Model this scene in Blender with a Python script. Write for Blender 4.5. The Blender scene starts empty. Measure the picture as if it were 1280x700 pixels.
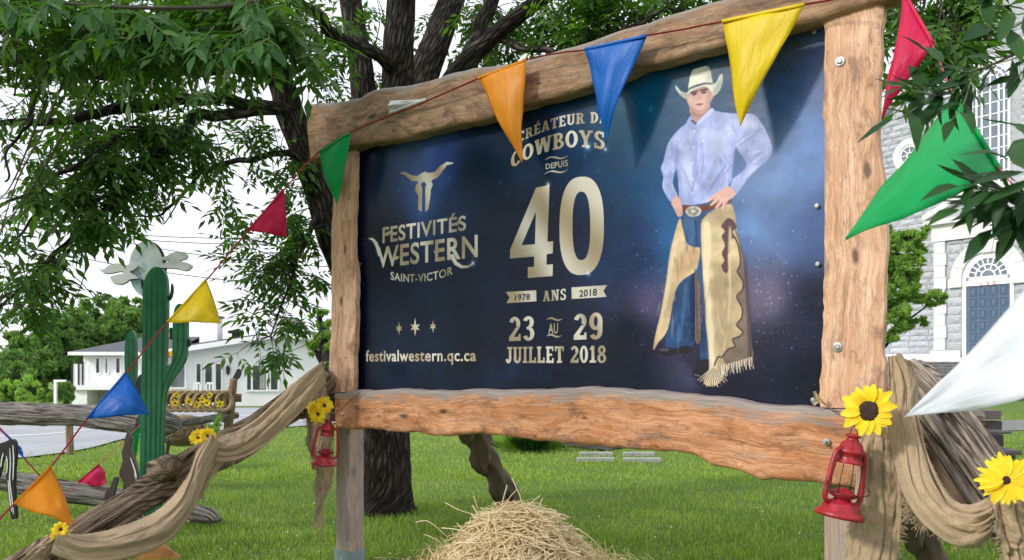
import bpy, math, random
import numpy as np
from mathutils import Vector, Matrix
random.seed(7); RNG = np.random.default_rng(11)
SC = bpy.context.scene; COL = SC.collection
# ------------------------------------------------------------------ camera, world, sun
F = 1000.0; CX = 640.0; HY = 453.0; CZ = 1.55        # the photograph's focal length, horizon row, eye height
cam = bpy.data.cameras.new("camera"); camo = bpy.data.objects.new("camera", cam); COL.objects.link(camo)
camo.location = (0, 0, CZ); camo.rotation_euler = (math.radians(90), 0, 0)
cam.lens = F / 1280 * 36; cam.sensor_width = 36; cam.shift_y = (HY - 350) / 1280
cam.clip_start = 0.05; cam.clip_end = 3000
cam.dof.use_dof = True; cam.dof.focus_distance = 4.8; cam.dof.aperture_fstop = 5.6
SC.camera = camo
SC.view_settings.view_transform = 'Standard'; SC.view_settings.look = 'None'
SC.view_settings.exposure = 0.55; SC.view_settings.gamma = 1.0
SUNV = Vector((-0.80, -0.40, 0.52)).normalized()      # towards the sun
s_el = math.asin(SUNV.z); s_az = math.atan2(SUNV.x, SUNV.y)
w = bpy.data.worlds.new("World"); SC.world = w; w.use_nodes = True
nt = w.node_tree; nt.nodes.clear()
out = nt.nodes.new('ShaderNodeOutputWorld'); bg = nt.nodes.new('ShaderNodeBackground')
sky = nt.nodes.new('ShaderNodeTexSky'); sky.sky_type = 'NISHITA'; sky.sun_disc = False
sky.sun_elevation = s_el; sky.sun_rotation = s_az
geo = nt.nodes.new('ShaderNodeTexCoord'); noi = nt.nodes.new('ShaderNodeTexNoise'); noi.inputs['Scale'].default_value = 2.2
noi.inputs['Detail'].default_value = 6; noi.inputs['Roughness'].default_value = .55
mp = nt.nodes.new('ShaderNodeMapping'); mp.inputs['Scale'].default_value = (1, 1, 2.6)
rp = nt.nodes.new('ShaderNodeValToRGB'); mx = nt.nodes.new('ShaderNodeMix'); mx.data_type = 'RGBA'
rp.color_ramp.elements[0].position = .32; rp.color_ramp.elements[0].color = (6.7, 6.95, 7.6, 1)
rp.color_ramp.elements[1].position = .68; rp.color_ramp.elements[1].color = (8.2, 8.25, 8.6, 1)
nt.links.new(geo.outputs['Generated'], mp.inputs['Vector']); nt.links.new(mp.outputs[0], noi.inputs['Vector'])
nt.links.new(noi.outputs['Fac'], rp.inputs['Fac'])
nt.links.new(sky.outputs[0], mx.inputs[6]); nt.links.new(rp.outputs[0], mx.inputs[7]); mx.inputs[0].default_value = .93
nt.links.new(mx.outputs[2], bg.inputs['Color']); bg.inputs['Strength'].default_value = .12
nt.links.new(bg.outputs[0], out.inputs[0])
sl = bpy.data.lights.new("sun", 'SUN'); slo = bpy.data.objects.new("sun", sl); COL.objects.link(slo)
sl.energy = 2.0; sl.angle = math.radians(7.0); sl.color = (1.0, .95, .87)
slo.rotation_euler = SUNV.to_track_quat('Z', 'Y').to_euler()

# ------------------------------------------------------------------ helpers
def P(px, py, Y):
    return Vector(((px - CX) / F * Y, Y, CZ - (py - HY) / F * Y))
class Plane:
    """a vertical plane standing at O, running along e; points are (a along, z up, off towards the camera)"""
    def __init__(s, O, e):
        s.O = Vector((O[0], O[1])); s.e = Vector(e).normalized(); s.n = Vector((s.e.y, -s.e.x))
        if s.n.dot(-s.O) < 0: s.n = -s.n
    def hit(s, px, py, off=0):
        d = Vector(((px - CX) / F, 1.0)); o = s.O + s.n * off
        t = o.dot(s.n) / d.dot(s.n); p = d * t
        return ((p - o).dot(s.e), CZ - (py - HY) / F * t)
    def pt(s, a, z, off=0):
        p = s.O + s.e * a + s.n * off
        return Vector((p.x, p.y, z))
    def at(s, px, py, off=0):
        a, z = s.hit(px, py, off); return s.pt(a, z, off)
def ground_z(x, y):
    wx = min(1, max(0, (5 - x) / 5)); wx = wx * wx * (3 - 2 * wx)
    z = -0.025 * min(max(0, y - 14), 60) * wx
    wr = min(1, max(0, (x - 5) / 5))
    return z + wr * .02 * min(max(0, y - 22), 12)
def G(px, py):
    d = (px - CX) / F; Y = 3.0
    lo, hi = 1.0, 400.0
    for _ in range(50):
        m = (lo + hi) / 2
        if CZ - (py - HY) / F * m > ground_z(d * m, m): lo = m
        else: hi = m
    return Vector((d * lo, lo, ground_z(d * lo, lo)))

WORLD = {}
def tag(o, label=None, cat=None, group=None, kind=None):
    if label: o['label'] = label
    if cat: o['category'] = cat
    if group: o['group'] = group
    if kind: o['kind'] = kind
    return o
def thing(name, label, cat, loc=(0, 0, 0), group=None):
    o = bpy.data.objects.new(name, None); COL.objects.link(o); o.location = loc; o.empty_display_size = .1
    WORLD[o.name] = Vector(loc); tag(o, label, cat, group); return o
class MB:
    def __init__(s): s.v = []; s.f = []; s.uv = []
    def add(s, v, f, uv=None):
        b = len(s.v); s.v += [tuple(p) for p in v]; s.f += [tuple(i + b for i in q) for q in f]
        s.uv += list(uv) if uv is not None else [(p[0] + p[1], p[2]) for p in v]
        return s
    def box(s, c, sx, sy, sz, R=None):
        c = Vector(c); vs = []
        for x in (-1, 1):
            for y in (-1, 1):
                for z in (-1, 1):
                    p = Vector((x * sx / 2, y * sy / 2, z * sz / 2)); vs.append(c + (R @ p if R else p))
        return s.add(vs, [(0, 1, 3, 2), (4, 6, 7, 5), (0, 4, 5, 1), (2, 3, 7, 6), (0, 2, 6, 4), (1, 5, 7, 3)])
    def pbox(s, pl, a0, a1, z0, z1, o0, o1):
        vs = [pl.pt(a, z, o) for a in (a0, a1) for o in (o0, o1) for z in (z0, z1)]
        uv = [(a, z) for a in (a0, a1) for o in (o0, o1) for z in (z0, z1)]
        return s.add(vs, [(0, 1, 3, 2), (4, 6, 7, 5), (0, 4, 5, 1), (2, 3, 7, 6), (0, 2, 6, 4), (1, 5, 7, 3)], uv)
    def prism(s, pts, d):
        """polygon pts (list of Vector), extruded by vector d"""
        n = len(pts); vs = list(pts) + [p + d for p in pts]
        fs = [tuple(range(n)), tuple(range(2 * n - 1, n - 1, -1))] + [(i, i + n, (i + 1) % n + n, (i + 1) % n) for i in range(n)]
        return s.add(vs, fs)
    def tube(s, pts, rad, seg=8, cap=True, prof=None, flat=1.0, up=None):
        pts = [Vector(p) for p in pts]; n = len(pts)
        if not hasattr(rad, '__len__'): rad = [rad] * n
        t0 = (pts[1] - pts[0]).normalized(); u = Vector(up) if up else (Vector((0, 0, 1)) if abs(t0.z) < .9 else Vector((1, 0, 0)))
        vs = []; uv = []; L = 0
        for i, p in enumerate(pts):
            t = (pts[min(i + 1, n - 1)] - pts[max(i - 1, 0)])
            t = t.normalized() if t.length > 1e-9 else t0
            a = (u - t * u.dot(t)); a = a.normalized() if a.length > 1e-6 else t.orthogonal().normalized(); b = t.cross(a); u = a
            if i: L += (p - pts[i - 1]).length
            for k in range(seg + 1):
                th = 2 * math.pi * k / seg; r = rad[i] * (prof(L, th % (2 * math.pi)) if prof else 1)
                vs.append(p + a * (math.cos(th) * r) + b * (math.sin(th) * r * flat)); uv.append((L, k / seg * 2 * math.pi * rad[i]))
        fs = []
        for i in range(n - 1):
            for k in range(seg):
                q = i * (seg + 1) + k; fs.append((q, q + seg + 1, q + seg + 2, q + 1))
        if cap:
            fs.append(tuple(range(seg))); e = (n - 1) * (seg + 1); fs.append(tuple(e + k for k in range(seg - 1, -1, -1)))
        return s.add(vs, fs, uv)
    def lathe(s, prof, c, axis=(0, 0, 1), seg=20):
        """prof: (radius, height) list, round axis from c"""
        ax = Vector(axis).normalized(); a = ax.orthogonal().normalized(); b = ax.cross(a); c = Vector(c); vs = []
        for r, h in prof:
            for k in range(seg):
                th = 2 * math.pi * k / seg; vs.append(c + ax * h + (a * math.cos(th) + b * math.sin(th)) * r)
        fs = [(i * seg + k, i * seg + (k + 1) % seg, (i + 1) * seg + (k + 1) % seg, (i + 1) * seg + k) for i in range(len(prof) - 1) for k in range(seg)]
        fs.append(tuple(range(seg))); e = (len(prof) - 1) * seg; fs.append(tuple(e + k for k in range(seg)))
        return s.add(vs, fs)
    def grid(s, V, uv=None):
        """V: rows x cols of points"""
        r = len(V); c = len(V[0]); vs = [p for row in V for p in row]
        fs = [(i * c + j, i * c + j + 1, (i + 1) * c + j + 1, (i + 1) * c + j) for i in range(r - 1) for j in range(c - 1)]
        return s.add(vs, fs, [q for row in uv for q in row] if uv else None)
    def build(s, name, mat, parent=None, smooth=False, loc=None, kind=None, solid=None, bev=None, wrap=None):
        base = WORLD.get(parent.name, Vector()) if parent else Vector(loc or (0, 0, 0))
        me = bpy.data.meshes.new(name); me.from_pydata([tuple(Vector(p) - base) for p in s.v], [], s.f)
        l = me.uv_layers.new(name='UVMap'); idx = np.empty(len(me.loops), dtype=np.int32); me.loops.foreach_get('vertex_index', idx)
        l.data.foreach_set('uv', np.array(s.uv, dtype=np.float32)[idx].ravel())
        if smooth: me.polygons.foreach_set('use_smooth', [True] * len(me.polygons))
        me.materials.append(mat); me.update()
        o = bpy.data.objects.new(name, me); COL.objects.link(o)
        if parent: o.parent = parent
        else: o.location = base
        WORLD[o.name] = base
        if kind: o['kind'] = kind
        if solid: m = o.modifiers.new('solid', 'SOLIDIFY'); m.thickness = solid; m.offset = 0
        if bev: m = o.modifiers.new('bevel', 'BEVEL'); m.width = bev; m.segments = 2; m.limit_method = 'ANGLE'
        return o
def np_mesh(name, V, Fc, mat, parent=None, kind=None, rnd=None, smooth=False, loc=None):
    V = np.asarray(V, dtype=np.float32); Fc = np.asarray(Fc, dtype=np.int32)
    base = WORLD.get(parent.name, Vector()) if parent else Vector(loc or (0, 0, 0))
    V = V - np.array(base, dtype=np.float32)
    me = bpy.data.meshes.new(name); k = Fc.shape[1]
    me.vertices.add(len(V)); me.vertices.foreach_set('co', V.ravel())
    me.loops.add(Fc.size); me.loops.foreach_set('vertex_index', Fc.ravel())
    me.polygons.add(len(Fc)); me.polygons.foreach_set('loop_start', np.arange(len(Fc), dtype=np.int32) * k)
    me.polygons.foreach_set('loop_total', np.full(len(Fc), k, dtype=np.int32))
    if smooth: me.polygons.foreach_set('use_smooth', np.ones(len(Fc), dtype=bool))
    if rnd is not None:
        at = me.attributes.new('rnd', 'FLOAT', 'POINT'); at.data.foreach_set('value', np.asarray(rnd, dtype=np.float32))
    me.materials.append(mat); me.update(calc_edges=True); me.validate()
    o = bpy.data.objects.new(name, me); COL.objects.link(o)
    if parent: o.parent = parent
    else: o.location = base
    WORLD[o.name] = base
    if kind: o['kind'] = kind
    return o
def lerp(a, b, t): return a + (b - a) * t
def polyat(pts, t):
    """point at fraction t (0..1) along a polyline of Vectors (by index-free length)"""
    L = [0]
    for i in range(1, len(pts)): L.append(L[-1] + (pts[i] - pts[i - 1]).length)
    d = t * L[-1]
    for i in range(1, len(pts)):
        if d <= L[i] or i == len(pts) - 1:
            q = (d - L[i - 1]) / max(1e-9, L[i] - L[i - 1]); return pts[i - 1].lerp(pts[i], min(max(q, 0), 1))
def smoothline(pts, n):
    """Catmull-Rom through pts (Vectors), n samples"""
    out = []; m = len(pts)
    for k in range(n):
        t = k / (n - 1) * (m - 1); i = min(int(t), m - 2); u = t - i
        p0 = pts[max(i - 1, 0)]; p1 = pts[i]; p2 = pts[i + 1]; p3 = pts[min(i + 2, m - 1)]
        out.append(0.5 * ((2 * p1) + (p2 - p0) * u + (2 * p0 - 5 * p1 + 4 * p2 - p3) * u * u + (3 * p1 - p0 - 3 * p2 + p3) * u ** 3))
    return out
def vnoise(x, y=0.0, s=0):
    """cheap smooth value noise -1..1"""
    def h(i, j): 
        n = (i * 374761393 + j * 668265263 + s * 974711) & 0xffffffff
        n = ((n ^ (n >> 13)) * 1274126177) & 0xffffffff
        return ((n ^ (n >> 16)) & 0xffff) / 32767.5 - 1
    i = math.floor(x); j = math.floor(y); u = x - i; v = y - j; u = u * u * (3 - 2 * u); v = v * v * (3 - 2 * v)
    return lerp(lerp(h(i, j), h(i + 1, j), u), lerp(h(i, j + 1), h(i + 1, j + 1), u), v)

# ------------------------------------------------------------------ materials
def new_mat(name):
    m = bpy.data.materials.new(name); m.use_nodes = True; nt = m.node_tree
    return m, nt, nt.nodes['Principled BSDF']
def nd(nt, t, **kw):
    n = nt.nodes.new('ShaderNode' + t)
    for k, v in kw.items():
        k2 = k.replace('_', ' ')
        if k2 in n.inputs: n.inputs[k2].default_value = v
        else: setattr(n, k, v)
    return n
def ramp(nt, fac, stops):
    r = nt.nodes.new('ShaderNodeValToRGB'); e = r.color_ramp.elements
    while len(e) < len(stops): e.new(.5)
    for i, (p, c) in enumerate(stops):
        e[i].position = p; e[i].color = (*(c if hasattr(c, '__len__') else (c, c, c)), 1)
    nt.links.new(fac, r.inputs[0]); return r.outputs[0]
def coords(nt, kind='UV', scale=(1, 1, 1), loc=(0, 0, 0)):
    t = nt.nodes.new('ShaderNodeTexCoord'); m = nt.nodes.new('ShaderNodeMapping')
    m.inputs['Scale'].default_value = scale; m.inputs['Location'].default_value = loc
    nt.links.new(t.outputs[kind], m.inputs[0]); return m.outputs[0]
def noise(nt, vec, sc, det=4, rough=.5, dist=0):
    n = nd(nt, 'TexNoise', Scale=sc, Detail=det, Roughness=rough, Distortion=dist)
    nt.links.new(vec, n.inputs['Vector']); return n.outputs['Fac']
def mix(nt, fac, a, b, mode='MIX'):
    m = nt.nodes.new('ShaderNodeMix'); m.data_type = 'RGBA'; m.blend_type = mode
    for v, i in ((fac, 0), (a, 6), (b, 7)):
        if isinstance(v, bpy.types.NodeSocket): nt.links.new(v, m.inputs[i])
        elif i == 0: m.inputs[0].default_value = v
        else: m.inputs[i].default_value = (*v, 1) if len(v) == 3 else v
    return m.outputs[2]
def math_(nt, op, a, b=0.0, clamp=False):
    m = nt.nodes.new('ShaderNodeMath'); m.operation = op; m.use_clamp = clamp
    for v, i in ((a, 0), (b, 1)):
        if isinstance(v, bpy.types.NodeSocket): nt.links.new(v, m.inputs[i])
        else: m.inputs[i].default_value = v
    return m.outputs[0]
def bump(nt, bs, h, st=.3, dist=.01):
    b = nd(nt, 'Bump', Strength=st, Distance=dist); nt.links.new(h, b.inputs['Height']); nt.links.new(b.outputs[0], bs.inputs['Normal'])
def simple(name, col, rough=.6, var=.15, sc=6, metal=0, spec=.5, bumps=0, kind='Object'):
    m, nt, bs = new_mat(name); v = coords(nt, kind); n = noise(nt, v, sc, 5, .6)
    d = tuple(c * (1 - var) for c in col); l = tuple(min(1, c * (1 + var)) for c in col)
    nt.links.new(ramp(nt, n, [(.3, d), (.7, l)]), bs.inputs['Base Color'])
    bs.inputs['Roughness'].default_value = rough; bs.inputs['Metallic'].default_value = metal; bs.inputs['Specular IOR Level'].default_value = spec
    if bumps: bump(nt, bs, noise(nt, v, sc * 6, 4), bumps, .005)
    return m
def wood_mat(name, light, mid, dark, grey=None, greyamt=0.0, grain=1.0, edge=0.0, rough=.72, knots=True):
    """UV: u metres along the board, v metres across from its upper edge"""
    m, nt, bs = new_mat(name)
    uv = coords(nt, 'UV'); 
    lo = noise(nt, coords(nt, 'UV', (1.6, 3.5, 1)), 1.5, 3, .5)
    sep = nt.nodes.new('ShaderNodeSeparateXYZ'); nt.links.new(uv, sep.inputs[0])
    # knots bend the grain
    kn = nd(nt, 'TexVoronoi', Scale=1.0); kn.inputs['Randomness'].default_value = 1
    nt.links.new(coords(nt, 'UV', (2.6, 6.0, 1)), kn.inputs['Vector'])
    kd = math_(nt, 'SUBTRACT', 1.0, math_(nt, 'MULTIPLY', kn.outputs['Distance'], 3.2), True)
    ksep = nt.nodes.new('ShaderNodeSeparateColor'); nt.links.new(kn.outputs['Color'], ksep.inputs[0])
    kd = math_(nt, 'MULTIPLY', kd, ramp(nt, ksep.outputs[0], [(.58, 0.0), (.60, .6), (.95, 1.0)]))
    kd2 = math_(nt, 'POWER', kd, 2.0)
    yy = math_(nt, 'ADD', sep.outputs[1], math_(nt, 'ADD', math_(nt, 'MULTIPLY', lo, .26), math_(nt, 'MULTIPLY', kd2, .13)))
    cb = nt.nodes.new('ShaderNodeCombineXYZ')
    nt.links.new(math_(nt, 'MULTIPLY', sep.outputs[0], 1.5), cb.inputs[0]); nt.links.new(math_(nt, 'MULTIPLY', yy, 18 * grain), cb.inputs[1])
    g1 = noise(nt, cb.outputs[0], 1.6, 6, .62, .25)
    fine = noise(nt, coords(nt, 'UV', (3.5, 160 * grain, 1)), 1.0, 4, .7)
    col = ramp(nt, g1, [(.28, dark), (.42, mid), (.58, light), (.80, mid)])
    blot = noise(nt, coords(nt, 'UV', (2.6, 6, 1), (3, 1, 0)), 1.4, 6, .65, .5)
    col = mix(nt, ramp(nt, blot, [(.40, .80), (.5, 0.0)]), col, mid)
    col = mix(nt, ramp(nt, blot, [(.52, 0.0), (.66, .6)]), col, tuple(min(1, c * 1.22) for c in light))
    # contour figure of a slab cut through knots and burls
    fig = noise(nt, coords(nt, 'UV', (2.4, 5.5, 1), (5, 9, 0)), 1.0, 3, .55, .9)
    ct_ = math_(nt, 'SINE', math_(nt, 'MULTIPLY', fig, 120.0 * grain)); fm = noise(nt, coords(nt, 'UV', (4, 9, 1), (1, 1, 0)), 1.0, 4, .6)
    col = mix(nt, math_(nt, 'MULTIPLY', ramp(nt, ct_, [(.78, 0.0), (.99, .6)]), ramp(nt, fm, [(.46, 0.0), (.62, 1.0)])), col, dark)
    crk = noise(nt, coords(nt, 'UV', (1.1, 34, 1), (2, 8, 0)), 1.6, 5, .6, .7)
    crl = math_(nt, 'ABSOLUTE', math_(nt, 'SUBTRACT', crk, .5))
    col = mix(nt, math_(nt, 'MULTIPLY', ramp(nt, crl, [(.004, .8), (.014, 0.0)]), ramp(nt, fig, [(.48, 0.0), (.56, 1.0)])), col, tuple(c * .35 for c in dark))
    col = mix(nt, math_(nt, 'MULTIPLY', ramp(nt, fine, [(.35, .55), (.6, 0.0)]), 1.0), col, dark)
    dirt = noise(nt, coords(nt, 'UV', (5, 9, 1), (7, 2, 0)), 1.0, 7, .68)
    col = mix(nt, ramp(nt, dirt, [(.53, 0.0), (.66, .7)]), col, tuple(c * .55 for c in dark))
    if knots: col = mix(nt, ramp(nt, kd, [(.55, 0.0), (.74, .9)]), col, tuple(c * .32 for c in dark))
    if grey:
        gn = noise(nt, coords(nt, 'UV', (3, 12, 1), (1, 5, 0)), 1.3, 6, .65)
        if edge > 0:
            e = math_(nt, 'SUBTRACT', edge, sep.outputs[1]); e = math_(nt, 'MULTIPLY', e, 12.0)
            gf = math_(nt, 'ADD', e, math_(nt, 'MULTIPLY', math_(nt, 'SUBTRACT', gn, .5), 3.2), True)
            gf = math_(nt, 'ADD', gf, math_(nt, 'MULTIPLY', ramp(nt, gn, [(.5, 0.0), (.75, 1.0)]), greyamt), True)
        else: gf = math_(nt, 'MULTIPLY', ramp(nt, gn, [(.3, 0.0), (.62, 1.0)]), greyamt)
        gcol = mix(nt, ramp(nt, fine, [(.3, 1.0), (.65, 0.0)]), grey, tuple(c * .45 for c in grey))
        col = mix(nt, gf, col, gcol)
    nt.links.new(col, bs.inputs['Base Color']); bs.inputs['Roughness'].default_value = rough
    bs.inputs['Specular IOR Level'].default_value = .3
    h = math_(nt, 'ADD', math_(nt, 'MULTIPLY', g1, .7), math_(nt, 'MULTIPLY', fine, .5))
    h = math_(nt, 'ADD', h, math_(nt, 'MULTIPLY', kd, -.25))
    bump(nt, bs, h, .55, .006)
    return m
M = {}
M['beam_low'] = wood_mat('weathered orange beam', (.70, .36, .20), (.52, .215, .085), (.20, .085, .038), (.36, .31, .28), .5, 1.0, .07)
M['beam_top'] = wood_mat('brown slab beam', (.44, .28, .17), (.27, .155, .085), (.10, .055, .03), (.30, .27, .24), .5, 1.0, .04)
M['board_post'] = wood_mat('pale orange board', (.82, .53, .37), (.66, .37, .22), (.30, .15, .08), (.5, .42, .35), .15, .8)
M['post'] = wood_mat('squared post', (.50, .37, .28), (.42, .30, .23), (.26, .18, .13), (.40, .35, .32), .7, .8)
M['sawn'] = wood_mat('orange sawn log face', (.60, .33, .15), (.50, .25, .10), (.24, .11, .05), None, 0, .6)
def log_mat(name, light, dark, crack):
    m, nt, bs = new_mat(name)
    g = noise(nt, coords(nt, 'UV', (2.4, 50, 1)), 1.0, 7, .68, .7); g2 = noise(nt, coords(nt, 'UV', (9, 170, 1)), 1.0, 4, .6)
    big = noise(nt, coords(nt, 'Object', (1, 1, 1)), 4.0, 4, .6)
    col = ramp(nt, g, [(.43, crack), (.475, dark), (.55, light), (.72, dark)])
    col = mix(nt, ramp(nt, g2, [(.36, .7), (.55, 0.0)]), col, dark)
    col = mix(nt, ramp(nt, big, [(.5, 0.0), (.72, .5)]), col, tuple(c * 1.2 for c in dark))
    nt.links.new(col, bs.inputs['Base Color']); bs.inputs['Roughness'].default_value = .85; bs.inputs['Specular IOR Level'].default_value = .2
    bump(nt, bs, math_(nt, 'ADD', g, math_(nt, 'MULTIPLY', g2, .4)), 1.0, .035)
    return m
M['drift'] = log_mat('brown driftwood', (.42, .325, .235), (.19, .135, .092), (.018, .011, .008))
M['greylog'] = log_mat('silver grey old log', (.58, .51, .44), (.22, .17, .135), (.020, .013, .010))
M['rail'] = log_mat('grey split rail', (.40, .375, .35), (.20, .18, .165), (.022, .018, .015))
M['stick'] = log_mat('brown peeled stake', (.45, .32, .22), (.30, .20, .13), (.12, .08, .05))
def burlap_mat(name, c1, c2):
    m, nt, bs = new_mat(name)
    a = nd(nt, 'TexWave', Scale=1.0, Distortion=1.2, Detail=2.0); a.inputs['Detail Scale'].default_value = 1.5
    b = nd(nt, 'TexWave', Scale=1.0, Distortion=1.2, Detail=2.0); b.bands_direction = 'Y'; b.inputs['Detail Scale'].default_value = 1.5
    v = coords(nt, 'UV', (75, 75, 75)); nt.links.new(v, a.inputs['Vector']); nt.links.new(v, b.inputs['Vector'])
    thr = noise(nt, coords(nt, 'UV', (70, 210, 1)), 1.0, 3, .6); thr2 = noise(nt, coords(nt, 'UV', (210, 70, 1)), 1.0, 3, .6)
    w_ = math_(nt, 'MULTIPLY', math_(nt, 'ADD', a.outputs['Fac'], b.outputs['Fac']), .5)
    t_ = math_(nt, 'MULTIPLY', math_(nt, 'ADD', thr, thr2), .5)
    big = noise(nt, coords(nt, 'UV', (3, 3, 1)), 1.0, 3, .5)
    col = ramp(nt, math_(nt, 'ADD', math_(nt, 'MULTIPLY', w_, .30), math_(nt, 'MULTIPLY', t_, .70)), [(.36, c2), (.58, c1)])
    col = mix(nt, ramp(nt, big, [(.4, .35), (.6, 0.0)]), col, c2)
    nt.links.new(col, bs.inputs['Base Color']); bs.inputs['Roughness'].default_value = .95; bs.inputs['Specular IOR Level'].default_value = .1
    bs.inputs['Sheen Weight'].default_value = .15
    bump(nt, bs, math_(nt, 'ADD', w_, t_), .7, .003)
    return m
M['burlap'] = burlap_mat('burlap', (.60, .45, .29), (.30, .22, .135))
def leaf_mat(name, c1, c2, c3, trans=.35, rough=.5, spec=.3):
    m, nt, bs = new_mat(name)
    at = nd(nt, 'Attribute', attribute_name='rnd'); oi = nt.nodes.new('ShaderNodeObjectInfo')
    r = math_(nt, 'FRACT', math_(nt, 'ADD', at.outputs['Fac'], oi.outputs['Random']))
    col = ramp(nt, r, [(0, c1), (.55, c2), (1, c3)])
    v = noise(nt, coords(nt, 'Object'), 60, 3, .5); col = mix(nt, .25, col, mix(nt, v, tuple(c * .5 for c in c1), tuple(min(1, c * 1.5) for c in c3)))
    nt.links.new(col, bs.inputs['Base Color']); bs.inputs['Roughness'].default_value = rough; bs.inputs['Specular IOR Level'].default_value = spec
    tr = nt.nodes.new('ShaderNodeBsdfTranslucent'); nt.links.new(mix(nt, 1.0, col, (1.6, 1.7, .6), 'MULTIPLY'), tr.inputs[0])
    ms = nt.nodes.new('ShaderNodeMixShader'); ms.inputs[0].default_value = trans
    o = nt.nodes['Material Output']; nt.links.new(bs.outputs[0], ms.inputs[1]); nt.links.new(tr.outputs[0], ms.inputs[2]); nt.links.new(ms.outputs[0], o.inputs[0])
    return m
M['leaf'] = leaf_mat('ash leaves', (.020, .065, .013), (.045, .12, .022), (.12, .25, .042), .40)
M['leaf_near'] = leaf_mat('near ash leaves', (.008, .038, .012), (.014, .058, .015), (.035, .10, .022), .22, .45, .22)
M['leaf_bough'] = leaf_mat('bough leaves', (.02, .075, .02), (.035, .115, .03), (.08, .19, .045), .4, .5, .25)
M['leaf_maple'] = leaf_mat('maple leaves', (.10, .21, .04), (.17, .31, .06), (.28, .43, .10), .4)
M['leaf_far'] = leaf_mat('far leaves', (.075, .16, .045), (.13, .25, .07), (.22, .36, .11), .4)
M['hedge'] = leaf_mat('hedge leaves', (.15, .28, .05), (.24, .40, .08), (.34, .52, .12), .4)
M['grassblade'] = leaf_mat('grass blades', (.09, .175, .03), (.20, .32, .055), (.40, .50, .13), .42, .5)
def bark_mat():
    m, nt, bs = new_mat('bark')
    v = nd(nt, 'TexVoronoi', Scale=1.0); v.feature = 'DISTANCE_TO_EDGE'; nt.links.new(coords(nt, 'UV', (5, 26, 1)), v.inputs['Vector'])
    n = noise(nt, coords(nt, 'UV', (8, 40, 1)), 1.0, 6, .7, .6)
    h = math_(nt, 'ADD', math_(nt, 'MULTIPLY', v.outputs[0], 1.6), math_(nt, 'MULTIPLY', n, .6))
    nt.links.new(ramp(nt, h, [(.30, (.011, .009, .008)), (.58, (.045, .038, .033)), (.95, (.11, .094, .08))]), bs.inputs['Base Color'])
    bs.inputs['Roughness'].default_value = .95; bs.inputs['Specular IOR Level'].default_value = .15; bump(nt, bs, h, 1.0, .03)
    return m
M['bark'] = bark_mat()
M['twig'] = simple('twig bark', (.06, .05, .04), .9)
M['twig_green'] = simple('green leaf stalk', (.12, .17, .05), .6)
def plastic(name, col, tr=.35):
    m, nt, bs = new_mat(name)
    n = noise(nt, coords(nt, 'Object'), 3, 3, .5); cr = nd(nt, 'TexVoronoi', Scale=14.0); cr.feature = 'DISTANCE_TO_EDGE'
    nt.links.new(coords(nt, 'UV', (1, .55, 1)), cr.inputs['Vector'])
    c = mix(nt, n, tuple(x * .82 for x in col), tuple(min(1, x * 1.12) for x in col))
    nt.links.new(c, bs.inputs['Base Color']); bs.inputs['Roughness'].default_value = .42; bs.inputs['Specular IOR Level'].default_value = .35
    tl = nt.nodes.new('ShaderNodeBsdfTranslucent'); nt.links.new(c, tl.inputs[0])
    ms = nt.nodes.new('ShaderNodeMixShader'); ms.inputs[0].default_value = tr
    o = nt.nodes['Material Output']; nt.links.new(bs.outputs[0], ms.inputs[1]); nt.links.new(tl.outputs[0], ms.inputs[2]); nt.links.new(ms.outputs[0], o.inputs[0])
    fb = noise(nt, coords(nt, 'UV', (9, 4, 1)), 1.5, 5, .62, .8)
    bump(nt, bs, math_(nt, 'ADD', fb, math_(nt, 'MULTIPLY', cr.outputs[0], .30)), .32, .02)
    return m
M['fl_orange'] = plastic('orange plastic', (.86, .34, .015)); M['fl_blue'] = plastic('blue plastic', (.01, .16, .62))
M['fl_yellow'] = plastic('yellow plastic', (.86, .66, .01)); M['fl_green'] = plastic('green plastic', (.005, .42, .11))
M['fl_red'] = plastic('red plastic', (.66, .012, .09)); M['fl_white'] = plastic('white plastic', (.80, .83, .85))
M['cord'] = simple('red cord', (.42, .02, .05), .55)
M['red_paint'] = simple('red lantern paint', (.30, .011, .020), .38, .38, 30, bumps=.15)
M['petal'] = leaf_mat('yellow petals', (.80, .52, .01), (.85, .62, .015), (.9, .72, .04), .3, .55)
M['disc'] = simple('sunflower disc', (.045, .02, .012), .9, .5, 60, bumps=1)
M['steel'] = simple('galvanised steel', (.42, .43, .44), .42, .2, 25, .8)
M['bracket'] = simple('grey green bracket', (.25, .33, .34), .5, .15, 10, .3)
M['straw'] = leaf_mat('straw', (.56, .40, .21), (.74, .57, .35), (.86, .73, .50), .15, .6)
M['black'] = simple('black board', (.020, .018, .018), .45)
M['darkbrown'] = simple('dark brown board', (.055, .038, .034), .45)
M['white'] = simple('white paint', (.80, .80, .80), .5, .05)
M['cactus'] = simple('cactus green paint', (.004, .125, .045), .38, .30, 7, bumps=.3)
M['cactus_line'] = simple('black green painted line', (.003, .018, .012), .4)
M['metal_dark'] = simple('dark metal', (.03, .03, .032), .4, .1, 10, .4)
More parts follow.
